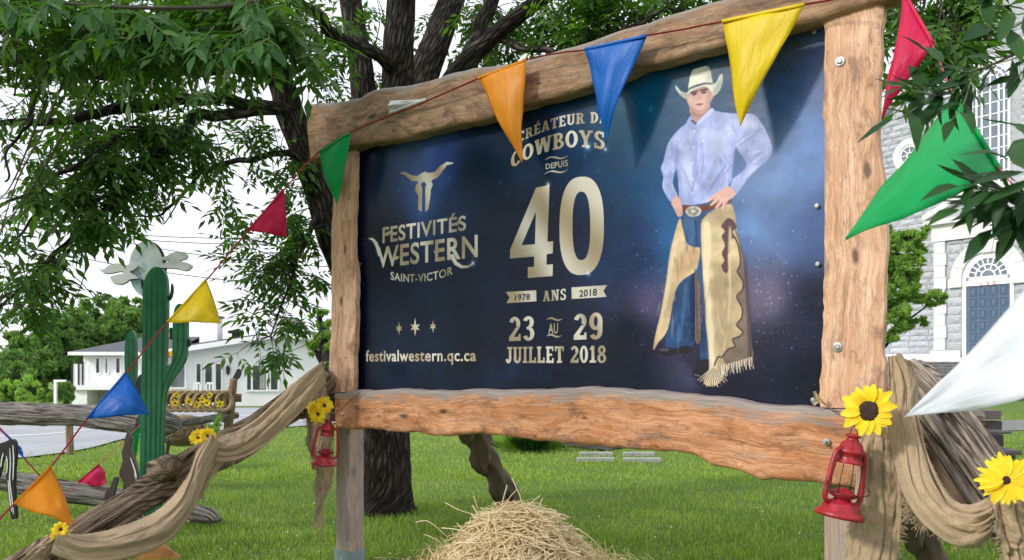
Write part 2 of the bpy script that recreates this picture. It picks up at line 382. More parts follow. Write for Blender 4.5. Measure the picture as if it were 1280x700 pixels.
# ================================================================== THE SETTING
def grass_mat():
    m, nt, bs = new_mat('lawn'); v = coords(nt, 'Object')
    a = noise(nt, v, 1.1, 6, .65); b = noise(nt, v, 28, 6, .7); c = noise(nt, v, 160, 3, .7)
    col = ramp(nt, b, [(.3, (.055, .10, .025)), (.5, (.12, .20, .045)), (.7, (.22, .30, .09))])
    col = mix(nt, ramp(nt, a, [(.38, 0.0), (.65, .55)]), col, (.20, .29, .06))
    nt.links.new(col, bs.inputs['Base Color']); bs.inputs['Roughness'].default_value = .9; bs.inputs['Specular IOR Level'].default_value = .15
    bump(nt, bs, math_(nt, 'ADD', b, c), .8, .03); return m
M['lawn'] = grass_mat()
def road_mat(name, c1, c2, sc=60):
    m, nt, bs = new_mat(name); v = coords(nt, 'Object')
    a = noise(nt, v, sc, 5, .75); b = noise(nt, v, .5, 5, .6)
    col = ramp(nt, a, [(.3, c1), (.7, c2)]); col = mix(nt, ramp(nt, b, [(.4, 0.0), (.65, .4)]), col, tuple(x * .7 for x in c1))
    nt.links.new(col, bs.inputs['Base Color']); bs.inputs['Roughness'].default_value = .9; bump(nt, bs, a, .4, .01); return m
M['asphalt'] = road_mat('pale grey asphalt', (.30, .315, .34), (.40, .415, .44))
M['gravel'] = road_mat('gravel', (.09, .09, .095), (.30, .30, .31), 30)
M['paint'] = simple('road paint', (.78, .78, .77), .6, .12, 12)
# ground sheet
xs = sorted(set([-400, -250, -150, -100, -70, -50, -40] + [-34 + i * 1.5 for i in range(46)] + [0, 1, 2, 3, 4, 5, 6, 7, 8, 9, 10] + [40, 55, 80, 120, 200, 400]))
ys = sorted(set([-60, -30, -15] + [-8 + i * 1.0 for i in range(46)] + [14, 22, 34, 74] + [40 + 3 * i for i in range(14)] + [95, 120, 180, 300, 600, 1200]))
g = MB(); g.grid([[Vector((x, y, ground_z(x, y))) for x in xs] for y in ys])
go = g.build('ground', M['lawn'], smooth=True); go['kind'] = 'structure'
# road: near edge and far edge seen through the fence
near = [G(-420, 590), G(-150, 584), G(0, 576), G(60, 570), G(110, 562), G(175, 546), G(260, 540), G(370, 534), G(440, 528), G(500, 524)]
def strip(name, A, B, n, mdiv, mat, dz):
    A = smoothline(A, n); B = smoothline(B, n); mb = MB(); rows = []
    for i in range(n):
        rows.append([Vector((p.x, p.y, ground_z(p.x, p.y) + dz)) for p in (A[i].lerp(B[i], j / mdiv) for j in range(mdiv + 1))])
    mb.grid(rows); return mb.build(name, mat, smooth=True)
far = [Vector((-75, 30, 0)), Vector((-52, 32, 0)), Vector((-40, 34, 0)), Vector((-32, 35.5, 0)), Vector((-26, 36.5, 0)), Vector((-20, 37.0, 0)), Vector((-14, 37.2, 0)), Vector((-9, 37, 0)), Vector((-5, 36, 0)), Vector((0, 34, 0))]
rd = strip('road', near, far, 80, 30, M['asphalt'], .03); rd['kind'] = 'structure'
ln = [a.lerp(b, .16) for a, b in zip(near, far)]; ln2 = [a.lerp(b, .168) for a, b in zip(near, far)]
o = strip('road_edge_line', ln, ln2, 80, 1, M['paint'], .038); o['kind'] = 'structure'
ln = [a.lerp(b, .46) for a, b in zip(near, far)]; ln2 = [a.lerp(b, .475) for a, b in zip(near, far)]
o = strip('road_centre_line', ln, ln2, 80, 1, M['paint'], .038); o['kind'] = 'structure'
# gravel path on the right
A = [Vector((4, 17.6, 0)), Vector((9, 17.9, 0)), Vector((13, 18.1, 0)), Vector((40, 19, 0))]; B = [Vector((4, 22.0, 0)), Vector((9, 21.4, 0)), Vector((13, 21.2, 0)), Vector((40, 22, 0))]
o = strip('gravel_path', A, B, 50, 8, M['gravel'], .02); o['kind'] = 'structure'
# a soft wooded horizon far away
def leaf_cloud(n, centre_fn, size, flat=.5, aspect=.62):
    """n quads (two triangles) at random attitudes; centre_fn(n) -> positions (n,3)"""
    C = centre_fn(n); n = len(C)
    a = RNG.normal(size=(n, 3)); a /= np.linalg.norm(a, axis=1)[:, None]
    b = RNG.normal(size=(n, 3)); b -= (b * a).sum(1)[:, None] * a; b /= np.linalg.norm(b, axis=1)[:, None]
    s = size * RNG.uniform(.6, 1.35, n)[:, None]
    V = np.stack([C - a * s, C - b * s * aspect * .5, C + a * s, C + b * s * aspect * .5], 1).reshape(-1, 3)
    Fc = np.arange(4 * n, dtype=np.int32).reshape(-1, 4)
    return V, Fc, np.repeat(RNG.uniform(0, 1, n), 4)
def blob_pts(blobs, shell=.45):
    """points in the outer shell of a set of ellipsoids (x,y,z,rx,ry,rz), broken up into boughs"""
    def fn(n):
        if n >= 3000 and shell == .45:
            out = []; tot = sum(b[3] * b[5] for b in blobs); r_ = random.Random(n)
            for (x, y, z, rx, ry, rz) in blobs:
                k = int(n * rx * rz / tot); nb = max(6, k // 110)
                for q in range(nb):
                    v = Vector((r_.gauss(0, 1), r_.gauss(0, 1) - .5, r_.gauss(0, 1))).normalized(); f = r_.uniform(.55, 1.02); s_ = r_.uniform(.16, .34); m = k // nb
                    d = RNG.normal(size=(m, 3)); d[:, 2] *= .6; d /= np.maximum(1e-6, np.linalg.norm(d, axis=1))[:, None]; rr_ = RNG.uniform(.35, 1, m)[:, None] * s_; d = d * rr_
                    d[:, 2] -= .25 * (d[:, 0] ** 2 + d[:, 1] ** 2) / s_
                    out.append(np.stack([x + (v.x * f + d[:, 0]) * rx, y + (v.y * f + d[:, 1]) * ry, z + (v.z * f + d[:, 2]) * rz], 1))
            return np.concatenate(out)
        out = []; tot = sum(b[3] * b[5] for b in blobs)
        for (x, y, z, rx, ry, rz) in blobs:
            k = max(8, int(n * rx * rz / tot)); d = RNG.normal(size=(k, 3)); d /= np.linalg.norm(d, axis=1)[:, None]
            r = 1 - shell * RNG.uniform(0, 1, k) ** 1.6; r *= 1 + .10 * np.sin(d[:, 0] * 9 + x) * np.cos(d[:, 2] * 8 + y)
            out.append(np.stack([x + d[:, 0] * r * rx, y + d[:, 1] * r * ry, z + d[:, 2] * r * rz], 1))
        return np.concatenate(out)
    return fn
V, Fc, r = leaf_cloud(26000, blob_pts([(x, 190 + 25 * math.sin(x), 2.5, 13, 9, 5.5 + 2 * math.sin(x * 1.7)) for x in range(-230, 260, 14)]), .9)
o = np_mesh('distant_wood', V, Fc, M['leaf_far'], rnd=r, kind='stuff'); tag(o, 'low far wood along the horizon behind the houses', 'wood')

# ---------------------------------------------------------------- grass blades
nearxy = [(p.x, p.y) for p in smoothline(near, 60)]
def near_y(x):
    return np.interp(x, [p[0] for p in nearxy], [p[1] for p in nearxy], left=nearxy[0][1], right=60)
def blades(n, y0, y1, hmin, hmax, wid, px0=-80, px1=1360):
    u = RNG.uniform(0, 1, n); Y = 1 / (1 / y0 - u * (1 / y0 - 1 / y1)); X = (RNG.uniform(px0, px1, n) - CX) / F * Y
    ok = (Y < near_y(X) - .12); X = X[ok]; Y = Y[ok]; n = len(X)
    gz = np.array([ground_z(x, y) for x, y in zip(X, Y)]) if y1 > 14 else np.zeros(n)
    patch = .75 + .35 * np.sin(X * 3.1 + np.sin(Y * 2.3) * 2) * np.cos(Y * 2.7 + X)
    h = RNG.uniform(hmin, hmax, n) * patch; th = RNG.uniform(0, 2 * np.pi, n); ln = RNG.uniform(.15, .8, n) * h
    dx = np.cos(th); dy = np.sin(th); wx = -dy * wid * RNG.uniform(.6, 1.4, n); wy = dx * wid
    p0 = np.stack([X - wx, Y - wy, gz], 1); p1 = np.stack([X + wx, Y + wy, gz], 1)
    p2 = np.stack([X + dx * ln * .35 + wx * .8, Y + dy * ln * .35 + wy * .8, gz + h * .6], 1); p3 = np.stack([X + dx * ln * .35 - wx * .8, Y + dy * ln * .35 - wy * .8, gz + h * .6], 1)
    p4 = np.stack([X + dx * ln, Y + dy * ln, gz + h], 1)
    V = np.stack([p0, p1, p2, p3, p4], 1).reshape(-1, 3); b = np.arange(n)[:, None] * 5
    F1 = (b + np.array([0, 1, 2])).astype(np.int32); F2 = (b + np.array([0, 2, 3])).astype(np.int32); F3 = (b + np.array([3, 2, 4])).astype(np.int32)
    return V, np.concatenate([F1, F2, F3]), np.repeat(np.clip(RNG.normal(.42, .22, n) + .16 * np.sin(X * 1.9 + Y * .7) * np.sin(Y * 1.5 + np.sin(X * 2.7)) + .10 * np.sin(X * 5.1) * np.sin(Y * 4.3 + X), 0, 1), 5)
V1, F1, r1 = blades(150000, 4.6, 11, .035, .085, .0028); V2, F2, r2 = blades(90000, 10.5, 24, .03, .075, .005)
o = np_mesh('grass', np.concatenate([V1, V2]), np.concatenate([F1, F2 + len(V1)]), M['grassblade'], rnd=np.concatenate([r1, r2]), kind='stuff')
tag(o, 'short mown green lawn grass under the tree and sign', 'grass')
# clover heads and fallen leaves
n = 420; u = RNG.uniform(0, 1, n); Y = 1 / (1 / 6.2 - u * (1 / 6.2 - 1 / 17)); X = (RNG.uniform(0, 1280, n) - CX) / F * Y; ok = Y < near_y(X) - .3; X = X[ok]; Y = Y[ok]
C = np.stack([X, Y, np.full(len(X), .062)], 1)
V, Fc, r = leaf_cloud(len(C), lambda k: C, .008, aspect=1.6); o = np_mesh('clover', V, Fc, M['white'], rnd=r, kind='stuff'); tag(o, 'tiny white clover heads dotted over the lawn', 'clover')

n = 260; u = RNG.uniform(0, 1, n); Y = 1 / (1 / 5.8 - u * (1 / 5.8 - 1 / 15)); X = (RNG.uniform(0, 1280, n) - CX) / F * Y; ok = Y < near_y(X) - .3; C2_ = np.stack([X[ok], Y[ok], np.full(ok.sum(), .05)], 1)
V, Fc, r = leaf_cloud(len(C2_), lambda k: C2_, .030); M['deadleaf'] = leaf_mat('fallen leaves', (.10, .06, .025), (.20, .13, .05), (.30, .26, .09), .2)
o = np_mesh('fallen_leaves', V, Fc, M['deadleaf'], rnd=r, kind='stuff'); tag(o, 'small dry brown leaves fallen in the grass', 'fallen leaves')
# ---------------------------------------------------------------- white bungalow
M['siding'] = None
def siding():
    m, nt, bs = new_mat('white siding'); s = nd(nt, 'TexWave', Scale=1.0); s.wave_profile = 'SAW'
    nt.links.new(coords(nt, 'UV', (1.6, 0, 0)), s.inputs['Vector']); n = noise(nt, coords(nt, 'UV'), .8, 4, .5)
    nt.links.new(mix(nt, n, (.80, .81, .82), (.88, .88, .88)), bs.inputs['Base Color']); bs.inputs['Roughness'].default_value = .6
    bump(nt, bs, s.outputs['Fac'], .5, .02); return m
M['siding'] = siding()
M['shingle'] = simple('charcoal shingles', (.085, .09, .105), .85, .3, 14, bumps=.5)
M['trim'] = simple('white trim', (.88, .88, .89), .5, .04)
def glass_mat(name, c, rough=.08):
    m, nt, bs = new_mat(name); n = noise(nt, coords(nt, 'Object'), 1.3, 3, .5)
    nt.links.new(mix(nt, n, tuple(x * .5 for x in c), tuple(x * 1.5 for x in c)), bs.inputs['Base Color']); bs.inputs['Roughness'].default_value = rough; bs.inputs['Specular IOR Level'].default_value = .7
    return m
M['glass'] = glass_mat('dark window glass', (.035, .045, .045)); M['curtain'] = simple('pale curtain', (.52, .52, .46), .8)
M['glass_pale'] = glass_mat('pale window glass', (.16, .19, .21))
hl = Plane((-15.5, 40.2), (.97, .22)); hbase = ground_z(-14, 41) - .05
house = thing('bungalow', 'long low white bungalow with charcoal roof across the road', 'house', (-14, 41, hbase))
def hz(px, py, off=0): return hl.hit(px, py, off)
aL = hz(232, 450)[0]; aP = hz(352, 450)[0]; aR = hz(476, 450)[0]; zE = hz(232, 436)[1]; zP = hz(352, 418)[1]; zE2 = hz(476, 450)[1]
zR = zP - (zP - zE) * (aR - aP) / (aP - aL) * .6
aW = aL - 1.5
def zroof(a): return lerp(zE, zP, (a - aL) / (aP - aL)) if a < aP else lerp(zP, zR, (a - aP) / (aR - aP))
mb = MB(); dep = -9.0
poly = [(aW, hbase - .3), (aR, hbase - .3), (aR, zroof(aR)), (aP, zP), (aW, zroof(aW))]
mb.add([hl.pt(a, z, 0) for a, z in poly] + [hl.pt(a, z, dep) for a, z in poly], [(0, 1, 2, 3, 4), (9, 8, 7, 6, 5)] + [(i, i + 5, (i + 1) % 5 + 5, (i + 1) % 5) for i in range(5)], poly + poly)
mb.build('wall', M['siding'], house)
mb = MB()
for (a0, a1) in ((aW - .5, aP), (aP, aR + .5)):
    z0 = zroof(aP) + (zroof(aW) - zP) / (aW - aP) * (a0 - aP) if a1 == aP else zP; z1 = zP if a1 == aP else zP + (zR - zP) / (aR - aP) * (a1 - aP)
    q = [hl.pt(a0, z0 + .06, .65), hl.pt(a1, z1 + .06, .65), hl.pt(a1, z1 + .06 + .5, dep - .5), hl.pt(a0, z0 + .06 + .5, dep - .5)]
    mb.add(q + [p + Vector((0, 0, .10)) for p in q], [(0, 1, 2, 3), (7, 6, 5, 4), (0, 4, 5, 1), (1, 5, 6, 2), (2, 6, 7, 3), (3, 7, 4, 0)])
roof = mb.build('roof', M['shingle'], house)
mb = MB()
for (a0, z0, a1, z1) in ((aW - .5, zroof(aW - .5) if False else zE + (zP - zE) / (aP - aL) * (aW - .5 - aL), aP, zP), (aP, zP, aR + .5, zP + (zR - zP) / (aR - aP) * (aR + .5 - aP))):
    vs = [hl.pt(a, z, o_) for a, z in ((a0, z0 - .16), (a1, z1 - .16), (a1, z1 + .1), (a0, z0 + .1)) for o_ in (.66, .71)]
    mb.add(vs, [(1, 3, 5, 7), (0, 6, 4, 2), (0, 2, 3, 1), (2, 4, 5, 3), (4, 6, 7, 5), (6, 0, 1, 7)])
mb.build('fascia', M['trim'], house)
def hwin(x0, y0, x1, y1, name='window', mull=(), mat='glass', door=False):
    a0, z1 = hz(x0, y0); a1, z0 = hz(x1, y1); f = MB(); t = .09
    for (p, q, r_, s_) in ((a0 - t, a1 + t, z1, z1 + t), (a0 - t, a1 + t, z0 - t, z0), (a0 - t, a0, z0, z1), (a1, a1 + t, z0, z1)): f.pbox(hl, p, q, r_, s_, .003, .09)
    for mx_ in mull:
        am = hz(mx_, 460)[0]; f.pbox(hl, am - .045, am + .045, z0, z1, .003, .08)
    fo = f.build('door' if door else name, M['trim'], house)
    g_ = MB(); g_.pbox(hl, a0, a1, z0, z1, .002, .03); go_ = g_.build('pane', M[mat], fo); return fo
# windows of the gable front (two narrow sidelights, door, wide triple window)
hwin(246, 455, 251, 491); hwin(270, 455, 276.5, 491)
a0, z1 = hz(254, 455); a1, z0 = hz(268, 500)
d = MB(); d.pbox(hl, a0, a1, z0, z1, .005, .07); dd = d.build('door', M['trim'], house)
d = MB(); b0, b1 = hz(257, 458)[0], hz(265, 458)[0]; d.pbox(hl, b0, b1, hz(257, 487)[1], hz(257, 458)[1], .071, .085); d.build('pane', M['glass'], dd)
hwin(309, 457, 347, 487, mull=(315, 334, 337.5), mat='glass')
c_ = MB(); a0 = hz(325, 460)[0]; a1 = hz(332, 460)[0]
vs = [[hl.pt(a0 + (a1 - a0) * i / 10, z, .035 + .02 * math.sin(i * 2.2)) for i in range(11)] for z in (hz(325, 486)[1], hz(325, 458)[1])]
c_.grid(vs); c_.build('curtain', M['curtain'], house)
hwin(214, 457, 231, 484, mat='glass_pale')
# lamp, railing, post in front
l = MB(); p = hl.at(285, 462, .12); l.lathe([(.02, -.28), (.09, -.15), (.11, .1), (.03, .22)], p, seg=8); l.tube([p + Vector((0, 0, .2)), p + Vector((0, .12, .1))], .02, 6); l.build('wall_lamp', M['metal_dark'], house)
# chimney and vents
ch = MB(); p = hl.at(264, 420, -2.5); ch.box(p, .95, .8, 1.9); ch.build('chimney', M['trim'], roof)
ch = MB(); ch.box(p + Vector((0, 0, 1.0)), 1.1, .95, .12); ch.box(p + Vector((0, -.0, -.75)), 1.05, .95, .45); ch.build('chimney_flashing', M['metal_dark'], roof)
ch = MB(); p = hl.at(295, 420, -2.5); ch.lathe([(.22, -.5), (.22, .12), (.42, .14), (.42, .28), (.1, .36)], p, seg=12); ch.build('roof_vent', M['metal_dark'], roof)
ch = MB(); p = hl.at(357, 412, -3); ch.box(p, 1.5, .9, .75); ch.box(p + Vector((0, 0, .42)), 1.9, 1.1, .14); ch.build('chimney', M['trim'], roof)
# step railing at the door: white posts
rl = thing('porch_railing', 'white porch railing with thin posts before the bungalow door', 'railing', hl.at(255, 500, 1.2))
for (x0, x1) in ((243, 250), (258, 266)):
    m_ = MB()
    a0, z0 = hz(x0, 499, 1.2); a1, z1 = hz(x1, 479, 1.2)
    m_.pbox(hl, a0, a1, z1 - .05, z1 + .05, 1.15, 1.25)
    for k in range(3): a = lerp(a0, a1, k / 2); m_.pbox(hl, a - .04, a + .04, z0 - .3, z1 - .05, 1.16, 1.24)
    m_.build('rail', M['trim'], rl)
# left wing with balcony
wl = Plane((-24.5, 45), (1, .02))
wing = thing('house', 'white two level house wing with balcony at far left', 'house', (-22, 46, -1))
def wz(px, py, off=0): return wl.hit(px, py, off)
a0, a1 = wz(104, 450)[0], wz(215, 450)[0]; zt = wz(120, 441)[1]; zb = -1.5
mb = MB(); mb.pbox(wl, a0, a1, zb, zt, -8, 0); mb.build('wall', M['siding'], wing)
mb = MB(); aa0, aa1 = a0 - .5, a1 + .1
q = [wl.pt(aa0, zt + .05, .6), wl.pt(aa1, zt + .05, .6), wl.pt(aa1, zt + 1.05, -4.2), wl.pt(aa0 + 2.2, zt + 1.05, -4.2), wl.pt(aa0, zt + .05, -8.6), wl.pt(aa1, zt + .05, -8.6)]
mb.add(q + [q[0] - Vector((0, 0, .02)), q[1] - Vector((0, 0, .02))], [(0, 1, 2, 3), (0, 3, 4), (4, 3, 2, 5), (0, 4, 5, 1)]); wr = mb.build('roof', M['shingle'], wing)
mb = MB(); mb.pbox(wl, aa0, aa1, zt - .14, zt + .045, .6, .68); mb.build('fascia', M['trim'], wing)
for x0, x1 in ((121, 124.5), (132.5, 134.5), (146, 150)):
    b0, t1 = wz(x0, 448); b1, t0 = wz(x1, 466); f = MB(); f.pbox(wl, b0 - .08, b1 + .08, t0 - .08, t1 + .08, .003, .06); fo = f.build('window', M['trim'], wing)
    f = MB(); f.pbox(wl, b0, b1, t0, t1, .061, .07); f.build('pane', M['glass_pale'] if x0 > 130 and x0 < 140 else M['glass'], fo)
# balcony at left end and garage recess below
b0, t1 = wz(89, 485, 1.4); b1, _ = wz(205, 450, 1.4)
mb = MB(); mb.pbox(wl, b0, a1, t1 - .1, t1 + .15, 0.01, 1.5); mb.pbox(wl, b0, b0 + .8, zb, t1 - .1, .1, 1.3); mb.build('deck', M['trim'], wing)
for x in (90, 98, 103, 110):
    mb = MB(); a, _ = wz(x, 480, 1.4); zt_ = wz(x, 452, 1.4)[1]; mb.pbox(wl, a - .04, a + .04, t1 + .15, zt_, 1.3, 1.4); mb.build('balcony_post', M['metal_dark'] if x != 110 else M['trim'], wing)
for x0, x1 in ((91, 97), (98.6, 102.5), (103.8, 109.5)):
    mb = MB(); p0, z1 = wz(x0, 455, 1.4); p1, z0 = wz(x1, 482, 1.4); mb.pbox(wl, p0, p1, z0, z1, 1.32, 1.36); mb.build('balcony_panel', M['glass_pale'] if False else M['trim'], wing)
for x0, x1, y0 in ((92, 104, 493), (113, 140, 487)):
    p0, z1 = wz(x0, y0); p1, z0 = wz(x1, 512); mb = MB(); mb.pbox(wl, p0, p1, z0 - .2, z1, .003, .05); mb.build('garage_door', simple('pale grey door', (.5, .5, .52), .6), wing)
# small red and blue sign between cactus arm and trunk on the house wall
sg = thing('shop_sign', 'small round red and blue sign on house roof edge behind cactus', 'sign', hl.at(212, 442, .8))
mb = MB()
for i, (x, c) in enumerate(((207, 'fl_blue'), (211, 'fl_red'), (215, 'fl_yellow'))):
    m_ = MB(); a, z = hz(x, 444 - i, .8); m_.pbox(hl, a - .12, a + .12, z - .13, z + .13, .78, .8 + i * .01); m_.build('panel', M[c], sg)
# hedge, gate post, background trees on the left
def shrub(name, label, cat, blobs, n, size, mat, loc, group=None, trunk=None):
    t = thing(name, label, cat, loc, group)
    V, Fc, r = leaf_cloud(n, blob_pts(blobs), size)
    np_mesh('crown', V, Fc, mat, t, 'stuff', r)
    if trunk: 
        mb = MB()
        for seg in trunk: mb.tube(seg[0], seg[1], 8)
        mb.build('trunk', M['bark'], t, smooth=True)
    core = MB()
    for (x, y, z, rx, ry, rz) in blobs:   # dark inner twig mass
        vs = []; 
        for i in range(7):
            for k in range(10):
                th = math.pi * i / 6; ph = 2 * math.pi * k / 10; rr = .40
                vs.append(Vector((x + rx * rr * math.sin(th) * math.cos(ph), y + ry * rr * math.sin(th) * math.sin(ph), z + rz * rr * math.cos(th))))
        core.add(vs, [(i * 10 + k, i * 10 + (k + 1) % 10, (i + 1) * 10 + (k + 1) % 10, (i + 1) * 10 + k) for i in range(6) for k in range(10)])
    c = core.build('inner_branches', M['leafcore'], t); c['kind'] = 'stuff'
    return t
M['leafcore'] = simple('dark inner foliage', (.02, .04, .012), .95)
def PB(px, py, Y, rx, rz, ry=None): 
    p = P(px, py, Y); s = Y / F; return (p.x, p.y, p.z, rx * s, (ry or rx) * s, rz * s)
def tree_far(label, blobs, n, size, mat='leaf_far', group='trees behind the white houses'):
    x = sum(b[0] for b in blobs) / len(blobs); y = blobs[0][1]; gz = ground_z(x, y)
    tr = [([Vector((x, y, gz)), Vector((x + .2, y, gz + 2)), Vector((x, y, blobs[0][2]))], [.35, .3, .12])]
    for b in blobs[1:]: tr.append(([Vector((x, y, gz + 1.8)), Vector((b[0], b[1], b[2]))], [.16, .05]))
    shrub('maple_tree', label, 'tree', blobs, n, size, M[mat], (x, y, gz), group, tr)
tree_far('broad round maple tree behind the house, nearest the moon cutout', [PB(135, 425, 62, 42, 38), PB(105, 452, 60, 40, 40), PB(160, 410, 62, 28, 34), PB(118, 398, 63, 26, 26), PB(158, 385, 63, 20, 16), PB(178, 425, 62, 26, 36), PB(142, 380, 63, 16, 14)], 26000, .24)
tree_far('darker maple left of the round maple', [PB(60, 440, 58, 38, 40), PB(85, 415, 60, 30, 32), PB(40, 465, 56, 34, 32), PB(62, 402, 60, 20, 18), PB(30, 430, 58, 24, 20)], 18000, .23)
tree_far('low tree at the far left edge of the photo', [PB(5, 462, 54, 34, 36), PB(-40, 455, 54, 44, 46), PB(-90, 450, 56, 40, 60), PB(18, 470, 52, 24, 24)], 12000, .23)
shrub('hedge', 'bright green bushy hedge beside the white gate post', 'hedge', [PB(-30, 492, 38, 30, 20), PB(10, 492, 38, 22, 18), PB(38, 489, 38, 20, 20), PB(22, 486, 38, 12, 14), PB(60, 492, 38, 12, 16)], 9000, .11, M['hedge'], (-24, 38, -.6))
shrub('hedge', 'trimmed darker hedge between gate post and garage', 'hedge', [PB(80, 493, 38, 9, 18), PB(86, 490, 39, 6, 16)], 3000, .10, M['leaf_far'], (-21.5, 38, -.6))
gp = thing('gate_post', 'slim white post and crossbar standing in the hedge', 'post', P(69, 506, 37.5)); mb = MB(); mb.box(P(69.5, 492, 37.5), .11, .11, 1.15); mb.build('post', M['trim'], gp)
mb = MB(); mb.box(P(75, 476, 37.5), .55, .1, .09); mb.build('crossbar', M['trim'], gp)
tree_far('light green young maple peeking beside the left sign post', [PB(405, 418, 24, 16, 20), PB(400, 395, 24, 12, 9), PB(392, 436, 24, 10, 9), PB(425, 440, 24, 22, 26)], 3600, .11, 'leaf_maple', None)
def side_tree(x, y, h, lab, seed):  # unseen trees added at left to darken what the banner reflects
    r_ = random.Random(seed); bl = [(x + r_.gauss(0, 1.4), y + r_.gauss(0, 1.4), h * r_.uniform(.45, .85), r_.uniform(1.8, 2.6), r_.uniform(1.8, 2.6), r_.uniform(1.5, 2.2)) for _ in range(6)]
    gz = ground_z(x, y); shrub('added_tree', lab, 'tree', bl, 7000, .20, M['leaf_far'], (x, y, gz), 'unseen trees added for the banner reflection', [([Vector((x, y, gz)), Vector((x, y, h * .7))], [.25, .12])])
for k, (x, y, h) in enumerate(((-26, 7, 8), (-30, 1, 9.5), (-27, -9, 8.5), (-24, -16, 9))): side_tree(x, y, h, ['added tree out of frame left, level with the sign', 'tallest added tree out of frame left', 'added tree out of frame left, behind the camera', 'farthest added tree out of frame, behind the camera'][k], k)
# power lines and pole
wires = thing('power_lines', 'thin dark overhead wires crossing the white sky at left', 'power line', (-30, 30, 8))
for (pa, pb, sag) in (((-60, 283, 30), (470, 362, 26), .5), ((100, 290, 30), (470, 335, 26), .3), ((-60, 262, 32), (470, 300, 26), .6), ((-60, 255, 32), (470, 288, 26), .7), ((300, 366, 40), (470, 392, 36), .2)):
    A_ = P(*pa); B_ = P(*pb); mb = MB(); mb.tube([A_.lerp(B_, t / 20) - Vector((0, 0, sag * 4 * t / 20 * (1 - t / 20))) for t in range(21)], .016, 4); mb.build('wire', M['metal_dark'], wires)
mb = MB(); mb.tube([P(470, 500, 26), P(470, 250, 26)], .13, 8); mb.build('pole', M['post'], wires)
mb = MB(); mb.tube([P(-60, 500, 31), P(-60, 230, 31)], .13, 8); mb.build('pole', M['post'], wires)

# ---------------------------------------------------------------- stone church
def stone_mat(name, c1, c2, c3):
    m, nt, bs = new_mat(name); v = coords(nt, 'Object'); oi = nt.nodes.new('ShaderNodeObjectInfo'); gm = nt.nodes.new('ShaderNodeNewGeometry')
    n = noise(nt, v, 3.5, 7, .7); n2 = noise(nt, v, .5, 3, .5)
    col = ramp(nt, n, [(.32, c1), (.5, c2), (.68, c3)]); r = math_(nt, 'FRACT', math_(nt, 'ADD', oi.outputs['Random'], gm.outputs['Random Per Island']))
    col = mix(nt, math_(nt, 'MULTIPLY', r, .38), col, tuple(x * .66 for x in c1)); col = mix(nt, math_(nt, 'MULTIPLY', n2, .3), col, c3)
    nt.links.new(col, bs.inputs['Base Color']); bs.inputs['Roughness'].default_value = .9; bump(nt, bs, n, .9, .05); return m
M['stone'] = stone_mat('grey rock faced stone', (.34, .36, .40), (.45, .475, .52), (.57, .59, .62))
M['dressed'] = simple('smooth pale dressed stone', (.68, .68, .67), .85, .08, 3, bumps=.15)
M['mortar'] = simple('mortar', (.36, .375, .40), .95, .2, 8)
M['steps'] = simple('dark weathered wooden steps', (.17, .175, .18), .9, .35, 5)
ch_pl = Plane(P(1236, 453, 35)[:2], (.568, -.823)); D1 = -1.1   # portal face at offset 0, nave wall at D1
church = thing('stone_church', 'grey stone church with arched blue door and tall arched window', 'church', (20, 36, .2))
def cz(px, py, off=0): return ch_pl.hit(px, py, off)
zsill = cz(1236, 447)[1]
aPL = cz(1168, 400)[0]; aPR = -aPL + .05; zEnt0 = cz(1200, 299)[1]; zEnt1 = zEnt0 + .75
aN = cz(1100, 400, D1)[0] - 3.0; aT = cz(1210, 50, D1)[0]; aTR = -aT + .4; Ztop = 24
# nave wall solid and portal solid (mortar coloured, stones stand proud)
zsh = cz(1112, 138, D1)[1]; slope = (cz(1190, 62, D1)[1] - zsh) / (cz(1190, 62, D1)[0] - cz(1112, 138, D1)[0]); aS = cz(1112, 138, D1)[0]
def ztop(a):
    if a > aT and a < aTR: return Ztop
    a2 = a if a < 0 else (aTR + aT) - a
    return zsh + slope * (a2 - aS)
aNR = (aTR + aT) - aN
mb = MB(); poly = [(aN, -1), (aNR, -1), (aNR, ztop(aNR)), (aTR, ztop(aTR + .001)), (aTR, Ztop), (aT, Ztop), (aT, ztop(aT - .001)), (aN, ztop(aN))]
n = len(poly); mb.add([ch_pl.pt(a, z, D1 - .05) for a, z in poly] + [ch_pl.pt(a, z, D1 - 12) for a, z in poly], [tuple(range(n)), tuple(range(2 * n - 1, n - 1, -1))] + [(i, i + n, (i + 1) % n + n, (i + 1) % n) for i in range(n)], poly + poly)
mb.build('wall', M['mortar'], church)
mb = MB(); mb.pbox(ch_pl, aPL, aPR, zsill - .3, zEnt0, D1 - .04, -.05); mb.build('portal_wall', M['mortar'], church)
